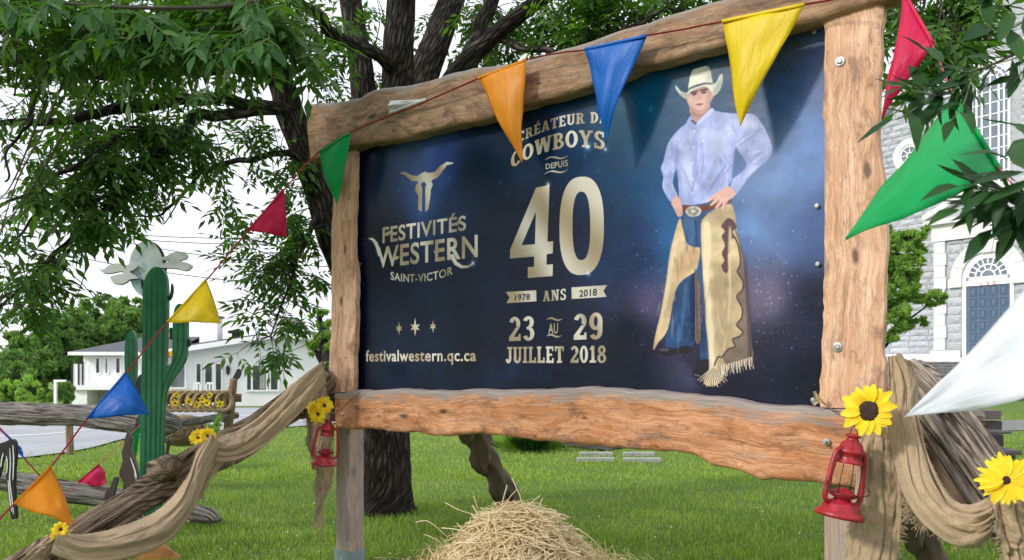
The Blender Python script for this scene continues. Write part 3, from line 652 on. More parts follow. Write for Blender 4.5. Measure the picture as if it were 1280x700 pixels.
# raking copings and aisle roof
mb = MB()
for sgn in (0, 1):
    for (o0, o1, d0, d1) in ((D1 - .3, D1 + .30, 0.0, .34),):
        pa = (aN - .5, zsh + slope * (aN - .5 - aS)); pb = (aT, zsh + slope * (aT - aS))
        if sgn: pa, pb = ((aTR + aT) - pa[0], pa[1]), ((aTR + aT) - pb[0], pb[1])
        vs = [ch_pl.pt(a, z + dz, o_) for (a, z) in (pa, pb) for dz in (d0, d1) for o_ in (o0, o1)]
        mb.add(vs, [(0, 1, 3, 2), (4, 6, 7, 5), (0, 4, 5, 1), (2, 3, 7, 6), (0, 2, 6, 4), (1, 5, 7, 3)])
mb.build('coping', M['dressed'], church)
mb = MB()
for sgn in (0, 1):
    pa = (aN - .8, zsh + slope * (aN - .8 - aS)); pb = (aT, zsh + slope * (aT - aS))
    if sgn: pa, pb = ((aTR + aT) - pa[0], pa[1]), ((aTR + aT) - pb[0], pb[1])
    vs = [ch_pl.pt(a, z + dz, o_) for (a, z) in (pa, pb) for dz in (.345, .6) for o_ in (D1 - 12, D1 - .2)]
    mb.add(vs, [(0, 1, 3, 2), (4, 6, 7, 5), (0, 4, 5, 1), (2, 3, 7, 6), (0, 2, 6, 4), (1, 5, 7, 3)])
mb.build('roof', M['shingle'], church)
# openings
dr = cz(1262.5, 385)[0]; dl = cz(1208.5, 385)[0]; dc = (dr + dl) / 2; dR = (dr - dl) / 2 + .12; zspring = cz(1236, 345)[1]; ztr0 = cz(1236, 356)[1]; ztr1 = cz(1236, 350)[1]
wc = cz(1238, 150, D1)[0]; wR = (cz(1262, 150, D1)[0] - cz(1213, 150, D1)[0]) / 2; zw = cz(1238, 104, D1)[1]; zwb = cz(1238, 238, D1)[1]
oc, oz = cz(1137, 194, D1); oR = .50
def cut(iv, a0, a1):
    r_ = []
    for (p, q) in iv:
        if a1 <= p or a0 >= q: r_.append((p, q)); continue
        if a0 > p + .08: r_.append((p, a0))
        if a1 < q - .08: r_.append((a1, q))
    return r_
stone_meshes = []
def rough_block(seed):
    rnd = random.Random(seed); n1, n2 = 5, 3; mb = []; V = []
    for i in range(n1 + 1):
        for j in range(n2 + 1):
            ed = i in (0, n1) or j in (0, n2)
            V.append((i / n1 - .5, j / n2 - .5, 0.35 if ed else rnd.uniform(.6, 1.25)))
    Fs = [(i * (n2 + 1) + j, (i + 1) * (n2 + 1) + j, (i + 1) * (n2 + 1) + j + 1, i * (n2 + 1) + j + 1) for i in range(n1) for j in range(n2)]
    b = len(V); V += [(-.5, -.5, 0), (.5, -.5, 0), (.5, .5, 0), (-.5, .5, 0)]
    bt = [i * (n2 + 1) for i in range(n1 + 1)]; tp = [i * (n2 + 1) + n2 for i in range(n1 + 1)]; lf = list(range(n2 + 1)); rt = [n1 * (n2 + 1) + j for j in range(n2 + 1)]
    Fs += [tuple([b, b + 1] + bt[::-1]), tuple([b + 2, b + 3] + tp), tuple([b + 3, b] + lf), tuple([b + 1, b + 2] + rt[::-1])]
    return V, Fs
Mx = Matrix(((ch_pl.e.x, 0, ch_pl.n.x), (ch_pl.e.y, 0, ch_pl.n.y), (0, 1, 0)))
blocks = [rough_block(s) for s in range(8)]
for V, Fs in blocks:
    me = bpy.data.meshes.new('stone'); me.from_pydata(V, [], Fs); me.materials.append(M['stone']); stone_meshes.append(me)
CB = WORLD[church.name]; placed = []; 
def lay(a0f, a1f, z0, z1, off, cutf, seed, hc=.30):
    rnd = random.Random(seed); z = z0; row = 0
    while z < z1:
        h = hc * rnd.choice((.85, 1, 1, 1.1)); h = min(h, z1 - z)
        if h < .08: break
        iv = [(a0f(z + h / 2), a1f(z + h / 2))]; iv = cutf(iv, z, z + h)
        for (p, q) in iv:
            a = p
            while a < q - .02:
                ww = rnd.uniform(.45, 1.05)
                if q - a - ww < .28: ww = q - a
                placed.append((a + ww / 2, z + h / 2, ww, h, off, rnd.randrange(8), rnd.random())); a += ww
        z += h; row += 1
def half(R, c, zc, z): 
    d_ = R * R - max(0, z - zc) ** 2
    return math.sqrt(d_) if d_ > 0 else -1
def cut_nave(iv, z0, z1):
    zm = (z0 + z1) / 2
    if zwb - .45 < zm: 
        hw = half(wR + .42, wc, zw, zm) 
        if hw > 0: iv = cut(iv, wc - hw, wc + hw)
    d_ = (oR + .30) ** 2 - (zm - oz) ** 2
    if d_ > 0: iv = cut(iv, oc - math.sqrt(d_), oc + math.sqrt(d_))
    if zm < zEnt1 + .2: iv = cut(iv, aPL - .0, aPR)
    for q0 in (1145, 1152): pass
    iv = cut(iv, cz(1146, 300, D1)[0], cz(1153, 300, D1)[0]) if zm < zsh + 2.2 and False else iv
    return iv
def cut_portal(iv, z0, z1):
    zm = (z0 + z1) / 2; hw = half(dR + .55, dc, zspring, zm) if zm > ztr0 - .12 else dR + .02
    if hw > 0: iv = cut(iv, dc - hw, dc + hw)
    return iv
lay(lambda z: (aN if z < ztop(aN) else (aS + (z + .15 - zsh) / slope)) if z < ztop(aT - .01) - .2 else aT, lambda z: aNR if z < ztop(aN) else aTR, .2, 16.5, D1 - .05, cut_nave, 3)
lay(lambda z: aPL + .58, lambda z: aPR - .58, zsill + .35, zEnt0, -.05, cut_portal, 4, .40)
def scr(a, z, off):
    p = ch_pl.pt(a, z, off); return CX + p.x / p.y * F, HY - (p.z - CZ) / p.y * F, p.y
vis = []; rest = []
for q in placed:
    x, y, d_ = scr(q[0], q[1], q[4]); vis.append((0 if (1100 < x < 1290 and -12 < y < 450 and not (1108 < x < 1150 and y > 285)) else 1, (x - 1280) ** 2 * .0 - q[2] * q[3] / d_, q))
vis.sort(key=lambda t: (t[0], t[1])); cnt = 0
for k, (fl, _, q) in enumerate(vis):
    a, z, ww, h, off, bi, rr = q
    if fl == 0 and cnt < 285:
        o = bpy.data.objects.new('stone', stone_meshes[bi]); COL.objects.link(o); o.parent = church
        mtx = Matrix.Translation(ch_pl.pt(a, z, off) - CB) @ (Mx.to_4x4()) @ Matrix.Diagonal((ww - .025, h - .025, .085, 1)); o.matrix_local = mtx; cnt += 1
    else: rest.append(q)
mb = MB()
for a, z, ww, h, off, bi, rr in rest:
    V, Fs = blocks[bi]; mb.add([ch_pl.pt(a + v[0] * (ww - .025), z + v[1] * (h - .025), off + v[2] * .085) for v in V], Fs)
mb.build('stonework', M['stone'], church, kind='stuff')
# dressed stone: pilasters, entablature, pediment, plinth
def dress(name, a0, a1, z0, z1, o0, o1, mat='dressed'): mb = MB(); mb.pbox(ch_pl, a0, a1, z0, z1, o0, o1); return mb.build(name, M[mat], church)
for sg_ in (0, 1):
    a0 = aPL if sg_ == 0 else aPR - .56
    for k in range(9):
        z = zsill + .35 + k * (zEnt0 - zsill - .35) / 9; dress('pilaster_stone', a0, a0 + (.56 if k % 2 else .50), z + .008, z + (zEnt0 - zsill - .35) / 9 - .008, -.05, .06 + .01 * (k % 2))
dress('plinth', aPL - .1, dc - dR - .12, zsill, zsill + .33, -.04, .16); dress('plinth', dc + dR + .12, aPR + .1, zsill, zsill + .33, -.04, .16)
dress('plinth', aN, aPL - .11, zsill - .1, zsill + .2, D1 - .04, D1 + .14)
dress('entablature', aPL - .08, aPR + .08, zEnt0, zEnt1, D1, .12); dress('cornice', aPL - .32, aPR + .32, zEnt1 + .003, zEnt1 + .22, D1, .38)
zA = zEnt1 + .22; am = (aPL + aPR) / 2; hp = 1.15
mb = MB(); mb.prism([ch_pl.pt(aPL - .05, zA + .003, .05), ch_pl.pt(aPR + .05, zA + .003, .05), ch_pl.pt(am, zA + hp, .05)], (Vector((ch_pl.n.x, ch_pl.n.y, 0)) * (D1 - .02))); mb.build('tympanum', M['stone'], church)
for s_ in (-1, 1):
    e0 = aPL - .36 if s_ < 0 else aPR + .36; mb = MB()
    vs = [ch_pl.pt(a, z + dz, o_) for (a, z) in ((e0, zA + .01), (am, zA + hp + .1)) for dz in (0, .26) for o_ in (D1, .40)]
    mb.add(vs, [(0, 1, 3, 2), (4, 6, 7, 5), (0, 4, 5, 1), (2, 3, 7, 6), (0, 2, 6, 4), (1, 5, 7, 3)]); mb.build('raking_cornice', M['dressed'], church)
def ring_seg(mb, c, zc, r0, r1, t0, t1, o0, o1, n=5):
    V = []; 
    for i in range(n + 1):
        t = lerp(t0, t1, i / n)
        for r in (r0, r1):
            for o_ in (o0, o1): V.append(ch_pl.pt(c + math.cos(t) * r, zc + math.sin(t) * r, o_))
    fs = []
    for i in range(n):
        b = i * 4; fs += [(b, b + 4, b + 5, b + 1), (b + 2, b + 3, b + 7, b + 6), (b, b + 2, b + 6, b + 4), (b + 1, b + 5, b + 7, b + 3)]
    fs += [(0, 1, 3, 2), (n * 4, n * 4 + 2, n * 4 + 3, n * 4 + 1)]; mb.add(V, fs); return mb
# door surround
for k in range(9): 
    mb = MB(); ring_seg(mb, dc, zspring, dR + .06, dR + .55, math.pi * k / 9 + .006, math.pi * (k + 1) / 9 - .006, -.04, .14); mb.build('arch_stone', M['dressed'], church)
for s_ in (-1, 1):
    a0, a1 = (dc - dR - .56, dc - dR - .05) if s_ < 0 else (dc + dR + .05, dc + dR + .56)
    dress('impost', a0 - .08, a1 + (.0 if s_ < 0 else .08), ztr0 - .02, zspring - .004, -.04, .17)
mb = MB(); mb.prism([ch_pl.pt(dc - .22, zspring + dR + .02, .20), ch_pl.pt(dc + .22, zspring + dR + .02, .20), ch_pl.pt(dc + .38, zEnt0 + .3, .20), ch_pl.pt(dc - .38, zEnt0 + .3, .20)], Vector((ch_pl.n.x, ch_pl.n.y, 0)) * -.24); mb.build('keystone', M['dressed'], church)
M['bluedoor'] = simple('slate blue door paint', (.075, .125, .20), .5, .1, 6)
M['glass_sky'] = glass_mat('grey blue leaded glass', (.13, .17, .21), .15)
door = MB(); door.pbox(ch_pl, dc - dR + .1, dc + dR - .1, zsill, ztr0, -.049, -.02); dob = door.build('door', M['bluedoor'], church)
for i in range(4):
    for j in range(6):
        wd = (2 * dR - .2); pw = wd * .16; ca = dc - wd / 2 + wd * (.16 + [0, .215, .47, .685][i]); ph = (ztr0 - zsill) / 6.3; z0 = zsill + .15 + j * ph
        mb = MB(); 
        for (u0, u1, v0, v1, oo) in ((-pw / 2, pw / 2, .1 * ph, .14 * ph, .01), (-pw / 2, pw / 2, .86 * ph, .90 * ph, .01), (-pw / 2, -pw / 2 + .03, .1 * ph, .9 * ph, .008), (pw / 2 - .03, pw / 2, .1 * ph, .9 * ph, .008), (-pw / 2 + .07, pw / 2 - .07, .24 * ph, .76 * ph, .014)):
            mb.pbox(ch_pl, ca + u0, ca + u1, z0 + v0, z0 + v1, -.021, -.02 + oo + .02)
        mb.build('door_panel', M['bluedoor'], dob)
mb = MB(); mb.pbox(ch_pl, dc - .03, dc + .03, zsill, ztr0, -.019, .01); mb.build('door_post', M['bluedoor'], dob)
fr = MB(); fr.pbox(ch_pl, dc - dR - .05, dc - dR + .1, zsill, zspring, -.049, .05); fr.pbox(ch_pl, dc + dR - .1, dc + dR + .05, zsill, zspring, -.049, .05); fr.pbox(ch_pl, dc - dR + .1, dc + dR - .1, ztr0 + .001, ztr1, -.049, .04); fr.build('door_frame', M['trim'], church)
fan = MB(); ring_seg(fan, dc, zspring, dR - .22, dR + .05, 0, math.pi, -.048, .03, 20)
fr0 = dR - .22
for r_ in (.36, .66): ring_seg(fan, dc, zspring, fr0 * r_ - .03, fr0 * r_ + .03, 0, math.pi, -.045, .01, 16)
for k in range(1, 10):
    t = math.pi * k / 10; r0_ = fr0 * (.66 if k % 2 else .36); d_ = Vector((math.cos(t), math.sin(t))); nrm = Vector((-d_.y, d_.x)) * .022
    pts = [Vector((dc, zspring)) + d_ * r0_ + nrm, Vector((dc, zspring)) + d_ * fr0 + nrm, Vector((dc, zspring)) + d_ * fr0 - nrm, Vector((dc, zspring)) + d_ * r0_ - nrm]
    fan.prism([ch_pl.pt(p.x, p.y, .012) for p in pts], Vector((ch_pl.n.x, ch_pl.n.y, 0)) * -.05)
fan.pbox(ch_pl, dc - fr0, dc + fr0, ztr1 + .001, zspring, -.048, .02)
fano = fan.build('fanlight', M['trim'], church)
mb = MB(); n = 24; pts = [ch_pl.pt(dc + math.cos(math.pi * i / n) * (fr0 + .01), zspring + math.sin(math.pi * i / n) * (fr0 + .01), -.02) for i in range(n + 1)]; mb.prism(pts, Vector((ch_pl.n.x, ch_pl.n.y, 0)) * -.02); mb.build('pane', M['glass_sky'], fano)
def text_obj(s, size, pos, plane, mat, name, parent, off=.012):
    cu = bpy.data.curves.new('t', 'FONT'); cu.body = s; cu.size = size; cu.extrude = .004; cu.align_x = 'CENTER'
    to = bpy.data.objects.new('t', cu); COL.objects.link(to); dg = bpy.context.evaluated_depsgraph_get(); me = bpy.data.meshes.new_from_object(to.evaluated_get(dg)); bpy.data.objects.remove(to)
    V = [plane.pt(pos[0] + v.co.x, pos[1] + v.co.y, off + v.co.z) for v in me.vertices]; mb = MB(); mb.add(V, [tuple(p.vertices) for p in me.polygons]); return mb.build(name, mat, parent)
text_obj('2  9  8', .26, (dc, ztr1 - .23), ch_pl, simple('red numerals', (.45, .05, .06), .5), 'street_number', fano, .048)
# nave window
for k in range(11): mb = MB(); ring_seg(mb, wc, zw, wR + .02, wR + .40, math.pi * k / 11 + .005, math.pi * (k + 1) / 11 - .005, D1 - .04, D1 + .10); mb.build('arch_stone', M['dressed'], church)
for s_ in (-1, 1): dress('window_impost', *((wc - wR - .46, wc - wR - .02) if s_ < 0 else (wc + wR + .02, wc + wR + .46)), zw - .22, zw - .005, D1 - .04, D1 + .13)
dress('window_sill', wc - wR - .4, wc + wR + .4, zwb - .35, zwb - .1, D1 - .04, D1 + .2)
win = MB()
for rr_, tk in ((.97, .07), (.72, .05), (.45, .05)):
    ring_seg(win, wc, zw, wR * rr_ - tk, wR * rr_ + tk * .4, 0, math.pi, D1 - .045, D1 + .03 + rr_ * .01, 16)
    for s_ in (-1, 1): a = wc + s_ * wR * rr_ - (0 if s_ < 0 else tk) - (tk * .4 if s_ < 0 else -0); win.pbox(ch_pl, a if s_ > 0 else wc - wR * rr_ - tk * .4, (wc + wR * rr_ + tk * .4) if s_ > 0 else wc - wR * rr_ + tk, zwb - .1, zw, D1 - .045, D1 + .03 + rr_ * .01)
win.pbox(ch_pl, wc - .035, wc + .035, zwb - .1, zw + wR * .45, D1 - .045, D1 + .025)
z = zwb + .3
while z < zw: win.pbox(ch_pl, wc - wR, wc + wR, z - .018, z + .018, D1 - .045, D1 + .012); z += .52
for k in range(1, 8):
    t = math.pi * k / 8; d_ = Vector((math.cos(t), math.sin(t))); nrm = Vector((-d_.y, d_.x)) * .016; c0 = Vector((wc, zw))
    win.prism([ch_pl.pt(p.x, p.y, D1 + .013) for p in (c0 + d_ * wR * .45 + nrm, c0 + d_ * wR * .95 + nrm, c0 + d_ * wR * .95 - nrm, c0 + d_ * wR * .45 - nrm)], Vector((ch_pl.n.x, ch_pl.n.y, 0)) * -.05)
wo = win.build('window', M['trim'], church)
mb = MB(); pts = [ch_pl.pt(wc + math.cos(math.pi * i / 24) * wR * .98, zw + math.sin(math.pi * i / 24) * wR * .98, D1 - .01) for i in range(25)] + [ch_pl.pt(wc - wR * .98, zwb - .1, D1 - .01), ch_pl.pt(wc + wR * .98, zwb - .1, D1 - .01)]
mb.prism(pts, Vector((ch_pl.n.x, ch_pl.n.y, 0)) * -.03); mb.build('pane', M['glass_sky'], wo)
# oculus
mb = MB(); ring_seg(mb, oc, oz, oR, oR + .30, 0, 2 * math.pi, D1 - .04, D1 + .10, 32); mb.build('oculus_surround', M['dressed'], church)
mb = MB(); ring_seg(mb, oc, oz, oR - .09, oR + .01, 0, 2 * math.pi, D1 - .045, D1 + .04, 28); ring_seg(mb, oc, oz, .10, .15, 0, 2 * math.pi, D1 - .04, D1 + .02, 16)
for k in range(8):
    t = math.pi * k / 4; d_ = Vector((math.cos(t), math.sin(t))); nrm = Vector((-d_.y, d_.x)) * .015; c0 = Vector((oc, oz))
    mb.prism([ch_pl.pt(p.x, p.y, D1 + .021) for p in (c0 + d_ * .13 + nrm, c0 + d_ * (oR - .03) + nrm, c0 + d_ * (oR - .03) - nrm, c0 + d_ * .13 - nrm)], Vector((ch_pl.n.x, ch_pl.n.y, 0)) * -.05)
ow = mb.build('oculus_window', M['trim'], church)
mb = MB(); mb.prism([ch_pl.pt(oc + math.cos(2 * math.pi * i / 28) * (oR - .01), oz + math.sin(2 * math.pi * i / 28) * (oR - .01), D1 - .01) for i in range(28)], Vector((ch_pl.n.x, ch_pl.n.y, 0)) * -.02); mb.build('pane', M['glass_sky'], ow)
# steps: each tread a piece
st = thing('church_steps', 'broad dark steps leading up to the church door', 'steps', ch_pl.pt(-1, 0.2, 3))
nst = 11; zb_ = .2
dress('landing', aPL - 3.2, aPR + 3.2, zsill - .18, zsill - .004, D1 + .0, 1.3)
mb = MB(); mb.pbox(ch_pl, aPL - 3.1, aPR + 3.1, -.5, zsill - .182, D1, 1.2); mb.build('landing_base', M['steps'], st)
for k in range(nst):
    z1_ = zsill - .18 - (k + .0) * (zsill - .18 - zb_) / nst; mb = MB(); mb.pbox(ch_pl, aPL - 3.3, aPR + 3.3, -.3 if k == nst - 1 else z1_ - .6, z1_ - .055, 1.2 + k * .32, 1.2 + (k + 1) * .32 - .03); mb.pbox(ch_pl, aPL - 3.35, aPR + 3.35, z1_ - .052, z1_ - .003 * 1, 1.2 + k * .32 + .001, 1.2 + (k + 1) * .32 + .02); mb.build('step', M['steps'], st)
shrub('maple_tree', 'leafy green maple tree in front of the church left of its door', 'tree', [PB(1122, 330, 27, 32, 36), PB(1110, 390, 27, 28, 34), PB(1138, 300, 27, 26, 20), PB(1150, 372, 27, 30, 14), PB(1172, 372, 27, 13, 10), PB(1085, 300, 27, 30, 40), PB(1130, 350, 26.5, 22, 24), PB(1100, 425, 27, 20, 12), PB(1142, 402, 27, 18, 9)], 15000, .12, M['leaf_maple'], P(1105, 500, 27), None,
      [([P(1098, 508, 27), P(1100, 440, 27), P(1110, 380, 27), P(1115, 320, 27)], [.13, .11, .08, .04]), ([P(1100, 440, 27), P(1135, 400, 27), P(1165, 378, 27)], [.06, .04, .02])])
# traffic cone by the steps
cn = thing('traffic_cone', 'small white cone at the foot of the church steps', 'cone', P(1214, 505, 29)); mb = MB(); mb.lathe([(.17, 0), (.17, .04), (.12, .05), (.03, .62)], P(1214, 506, 29), seg=14); mb.build('cone_body', M['white'], cn, smooth=True)
# planting bed and white boards behind the sign
bed = MB(); c = G(700, 562); rows = []
for i in range(7):
    rows.append([Vector((c.x + (j / 20 - .5) * 2.7, c.y + (i / 6) * 2.2 + .4 * math.sin(j * .7), .03 + .05 * math.sin(math.pi * i / 6) + .012 * vnoise(i * 2, j * 2))) for j in range(21)])
bed.grid(rows); M['soil'] = simple('dark mulch', (.03, .022, .018), .95, .5, 30, bumps=1); bo = bed.build('planting_bed', M['soil'], smooth=True); bo['kind'] = 'structure'
for i, (px, py, hgt, nn, lab, mt) in enumerate(((636, 566, .45, 500, 'low grassy green plant at left of the mulch bed', 'hedge'), (662, 568, .5, 420, 'broad leaved dark green plant in the mulch bed', 'leaf_near'), (690, 566, .55, 700, 'pale green feathery plant in the middle of the mulch bed', 'leaf_maple'), (612, 560, .4, 300, 'small dark plant just right of the wrapped brace', 'leaf_far'))):
    b = G(px, py); b.y += .35; t = thing('bed_plant', lab, 'plant', b, 'plants in the mulch bed'); V = []; Fs = []; rn = []
    for k in range(nn):
        th = random.random() * 6.283; r_ = random.random() * .28; p0 = b + Vector((math.cos(th) * r_ * .7, math.sin(th) * r_ * .7, .02)); L_ = random.uniform(.5, 1) * hgt; lean = random.uniform(.2, .9)
        tip = p0 + Vector((math.cos(th) * lean * L_, math.sin(th) * lean * L_, L_ * (1.1 - lean * .6))); w_ = (.03 if i == 1 else .008); sd = Vector((-math.sin(th), math.cos(th), 0)) * w_
        m_ = p0.lerp(tip, .55) + Vector((0, 0, .05)); q = len(V); V += [tuple(p0), tuple(m_ - sd), tuple(tip), tuple(m_ + sd)]; Fs.append((q, q + 1, q + 2, q + 3)); rn += [random.random()] * 4
    np_mesh('foliage', V, Fs, M[mt], t, 'stuff', rn)
M['greyboard'] = simple('weathered white paint', (.30, .31, .29), .8, .3, 12)
for i, (x0, x1, y0, lab) in enumerate(((724, 766, 567, 'white painted board on the lawn, back left'), (779, 818, 567, 'white painted board on the lawn, back right'), (721, 768, 574, 'white painted board on the lawn, front left'), (779, 826, 574.5, 'white painted board on the lawn, front right'))):
    p = G(x0, y0 + 3); q = G(x1, y0 + 3); mb = MB(); mb.box((p + q) / 2 + Vector((0, 0, .03)), (q - p).length, .12, .07); o = mb.build('white_board', M['greyboard'], loc=(p + q) / 2, bev=.01); tag(o, lab, 'board', 'white boards lying by the flower bed')
# ================================================================== THE SIGN
DIR = Vector((2.65, -2.18)) ; DIR = Vector((.768, -.640))
SP = Plane((-1.168, 5.9), DIR)
def S(px, py, off=0): return SP.at(px, py, off)
sign = thing('wooden_sign', 'large rustic wooden frame holding the dark blue western festival banner', 'sign', (0.1, 4.8, 0))
# ---- the banner print, painted into an image in banner coordinates
S0, S1, Z0, Z1 = -.06, 3.47, 1.27, 3.21
TW, TH = 2300, int(2300 * (Z1 - Z0) / (S1 - S0))
def T(px, py):
    a, z = SP.hit(px, py, 0); return ((a - S0) / (S1 - S0) * TW, (z - Z0) / (Z1 - Z0) * TH)
IMG = np.zeros((TH, TW, 3), dtype=np.float32)
def up(a, H, W):
    h, w_ = a.shape; yi = np.linspace(0, h - 1.001, H); xi = np.linspace(0, w_ - 1.001, W); y0 = yi.astype(int); x0 = xi.astype(int); fy = (yi - y0)[:, None]; fx = (xi - x0)[None]
    fy = fy * fy * (3 - 2 * fy); fx = fx * fx * (3 - 2 * fx)
    return a[y0][:, x0] * (1 - fy) * (1 - fx) + a[y0 + 1][:, x0] * fy * (1 - fx) + a[y0][:, x0 + 1] * (1 - fy) * fx + a[y0 + 1][:, x0 + 1] * fy * fx
def fbm(n0, oct, seed, asp=1.8):
    r = np.random.default_rng(seed); o = np.zeros((TH, TW), dtype=np.float32); a = 1; s = 0
    for k in range(oct):
        n = n0 * 2 ** k; o += a * up(r.uniform(0, 1, (n + 2, int(n * asp) + 2)).astype(np.float32), TH, TW); s += a; a *= .55
    return o / s
def hexc(r, g, b): return np.array([r, g, b], dtype=np.float32) / 255
# colours at scattered places of the print, with lilac glare and right-side gloss haze painted in (photo px), blended smoothly
ctl = [((450, 200), (20, 45, 75)), ((520, 200), (88, 106, 160)), ((560, 190), (66, 84, 142)), ((600, 220), (10, 50, 80)), ((470, 300), (22, 40, 66)), ((540, 380), (12, 38, 66)), ((450, 470), (22, 34, 60)),
       ((600, 300), (8, 42, 76)), ((600, 440), (20, 36, 64)), ((700, 170), (10, 55, 90)), ((700, 300), (6, 32, 70)), ((700, 400), (10, 32, 68)), ((700, 470), (18, 30, 58)), ((790, 140), (24, 98, 132)), ((790, 220), (16, 76, 114)),
       ((790, 320), (18, 50, 90)), ((790, 410), (24, 34, 68)), ((790, 470), (22, 30, 58)), ((860, 120), (28, 84, 118)), ((850, 300), (44, 98, 142)), ((870, 400), (106, 92, 124)), ((860, 455), (72, 64, 92)), ((950, 110), (50, 95, 145)), ((960, 220), (116, 130, 168)),
       ((950, 290), (108, 120, 158)), ((960, 370), (128, 112, 138)), ((960, 430), (50, 48, 74)), ((1010, 80), (78, 94, 136)), ((1015, 200), (112, 128, 172)), ((1015, 300), (88, 104, 148)), ((1015, 380), (22, 32, 60)), ((1015, 470), (16, 26, 50)), ((800, 380), (92, 78, 114)), ((640, 120), (25, 40, 66)), ((900, 480), (34, 34, 58))]
gh, gw = 60, 110; gy, gx = np.mgrid[0:gh, 0:gw]; gy = gy / (gh - 1) * TH; gx = gx / (gw - 1) * TW; num = np.zeros((gh, gw, 3)); den = np.zeros((gh, gw))
for (p, c) in ctl:
    tx, ty = T(*p); w_ = 1 / ((gx - tx) ** 2 + (gy - ty) ** 2 + 60 ** 2) ** 1.6; num += w_[..., None] * np.array(c) / 255; den += w_
base = num / den[..., None]
n1 = fbm(4, 6, 1); n2 = fbm(9, 5, 2); n3 = fbm(3, 3, 5, .9)
for c in range(3): IMG[..., c] = up(base[..., c].astype(np.float32), TH, TW)
IMG *= (.72 + .75 * n1 ** 1.2)[..., None]
IMG += (np.clip(n2 - .52, 0, 1) * np.clip(n1 - .35, 0, 1) * 1.6)[..., None] * hexc(60, 110, 150)
rr = np.random.default_rng(9)
def splat(tx, ty, r, col, a):
    x0, x1 = int(max(0, tx - 3 * r)), int(min(TW, tx + 3 * r + 1)); y0, y1 = int(max(0, ty - 3 * r)), int(min(TH, ty + 3 * r + 1))
    if x1 <= x0 or y1 <= y0: return
    yy, xx = np.mgrid[y0:y1, x0:x1]; g_ = np.exp(-((xx - tx) ** 2 + (yy - ty) ** 2) / (r * r)) * a
    IMG[y0:y1, x0:x1] += (1 - IMG[y0:y1, x0:x1]) * g_[..., None] * np.array(col, dtype=np.float32)
for k in range(420):
    x, y = rr.uniform(0, TW), TH * rr.uniform(.35, 1) ; splat(x, y, rr.choice([1.2, 1.6, 2.4]), (.35, .6, .75), rr.uniform(.15, .7))
for k in range(30): x, y = rr.uniform(0, TW), TH * rr.uniform(.45, 1); splat(x, y, rr.uniform(5, 9), (.3, .55, .75), rr.uniform(.2, .5))
for k in range(700):
    tx, ty = T(rr.normal(885, 62), rr.normal(385, 42)); splat(tx, ty, rr.choice([1.0, 1.5, 2.4]), (.85, .75, .8), rr.uniform(.15, .75))
IMG = np.clip(IMG, 0, 1) ** 1.28 * np.array([.92, 1.0, .98], dtype=np.float32)
# ---- polygon raster
def fill(polys, mask=None, ss=3):
    """even-odd coverage of polygons given in texture pixels; returns (mask, x0, y0)"""
    A = np.concatenate([np.asarray(p) for p in polys]); x0, y0 = np.floor(A.min(0)).astype(int) - 1; x1, y1 = np.ceil(A.max(0)).astype(int) + 2
    x0 = max(0, x0); y0 = max(0, y0); x1 = min(TW, x1); y1 = min(TH, y1)
    if x1 <= x0 or y1 <= y0: return None, 0, 0
    W_ = (x1 - x0) * ss; H_ = (y1 - y0) * ss; cov = np.zeros((H_, W_), dtype=bool); ys = y0 + (np.arange(H_) + .5) / ss
    cnt = np.zeros((H_, W_ + 1), dtype=np.int16)
    for p in polys:
        p = np.asarray(p, dtype=np.float64); q = np.roll(p, -1, 0)
        for (ax, ay), (bx, by) in zip(p, q):
            if ay == by: continue
            lo, hi = min(ay, by), max(ay, by); r_ = np.where((ys >= lo) & (ys < hi))[0]
            if len(r_) == 0: continue
            xc = ax + (ys[r_] - ay) / (by - ay) * (bx - ax); ci = np.clip(np.ceil((xc - x0) * ss - .5).astype(int), 0, W_); np.add.at(cnt, (r_, ci), 1)
    cov = (np.cumsum(cnt, 1)[:, :W_] % 2) == 1
    return cov.reshape(y1 - y0, ss, x1 - x0, ss).mean((1, 3)).astype(np.float32), x0, y0
def blur(m, r):
    if r <= 0: return m
    k = int(r) * 2 + 1
    for _ in range(2):
        for ax in (0, 1):
            pd = [(0, 0), (0, 0)]; pd[ax] = (k // 2 + 1, k // 2); c = np.cumsum(np.pad(m, pd, mode='edge'), axis=ax)
            m = (np.take(c, range(k, c.shape[ax]), ax) - np.take(c, range(0, c.shape[ax] - k), ax)) / k
    return m
def paint(polys, col, a=1.0, soft=0, shade=None, gold=False):
    m, x0, y0 = fill(polys)
    if m is None: return
    if soft:
        pad = int(soft * 3); X0, Y0 = max(0, x0 - pad), max(0, y0 - pad); X1, Y1 = min(TW, x0 + m.shape[1] + pad), min(TH, y0 + m.shape[0] + pad)
        mm = np.zeros((Y1 - Y0, X1 - X0), dtype=np.float32); mm[y0 - Y0:y0 - Y0 + m.shape[0], x0 - X0:x0 - X0 + m.shape[1]] = m; m = blur(mm, soft); x0, y0 = X0, Y0
    h, w_ = m.shape; reg = IMG[y0:y0 + h, x0:x0 + w_]
    if gold:
        yy, xx = np.mgrid[y0:y0 + h, x0:x0 + w_]; t = .5 + .5 * np.sin((xx * .9 + yy * .55) / 38.0 + 1.1 * np.sin(xx / 90.0)); t = t[..., None]
        c = hexc(234, 225, 210) * t + hexc(180, 161, 130) * (1 - t)
    else: c = np.array(col, dtype=np.float32) / 255 * np.ones((h, w_, 1), dtype=np.float32)
    if shade is not None: c = c * shade[y0:y0 + h, x0:x0 + w_][..., None]
    IMG[y0:y0 + h, x0:x0 + w_] = reg * (1 - m[..., None] * a) + c * m[..., None] * a
def pp(pts, ox=0, oy=0, s=1.0): return [T(ox + x / s, oy + y / s) for x, y in pts]
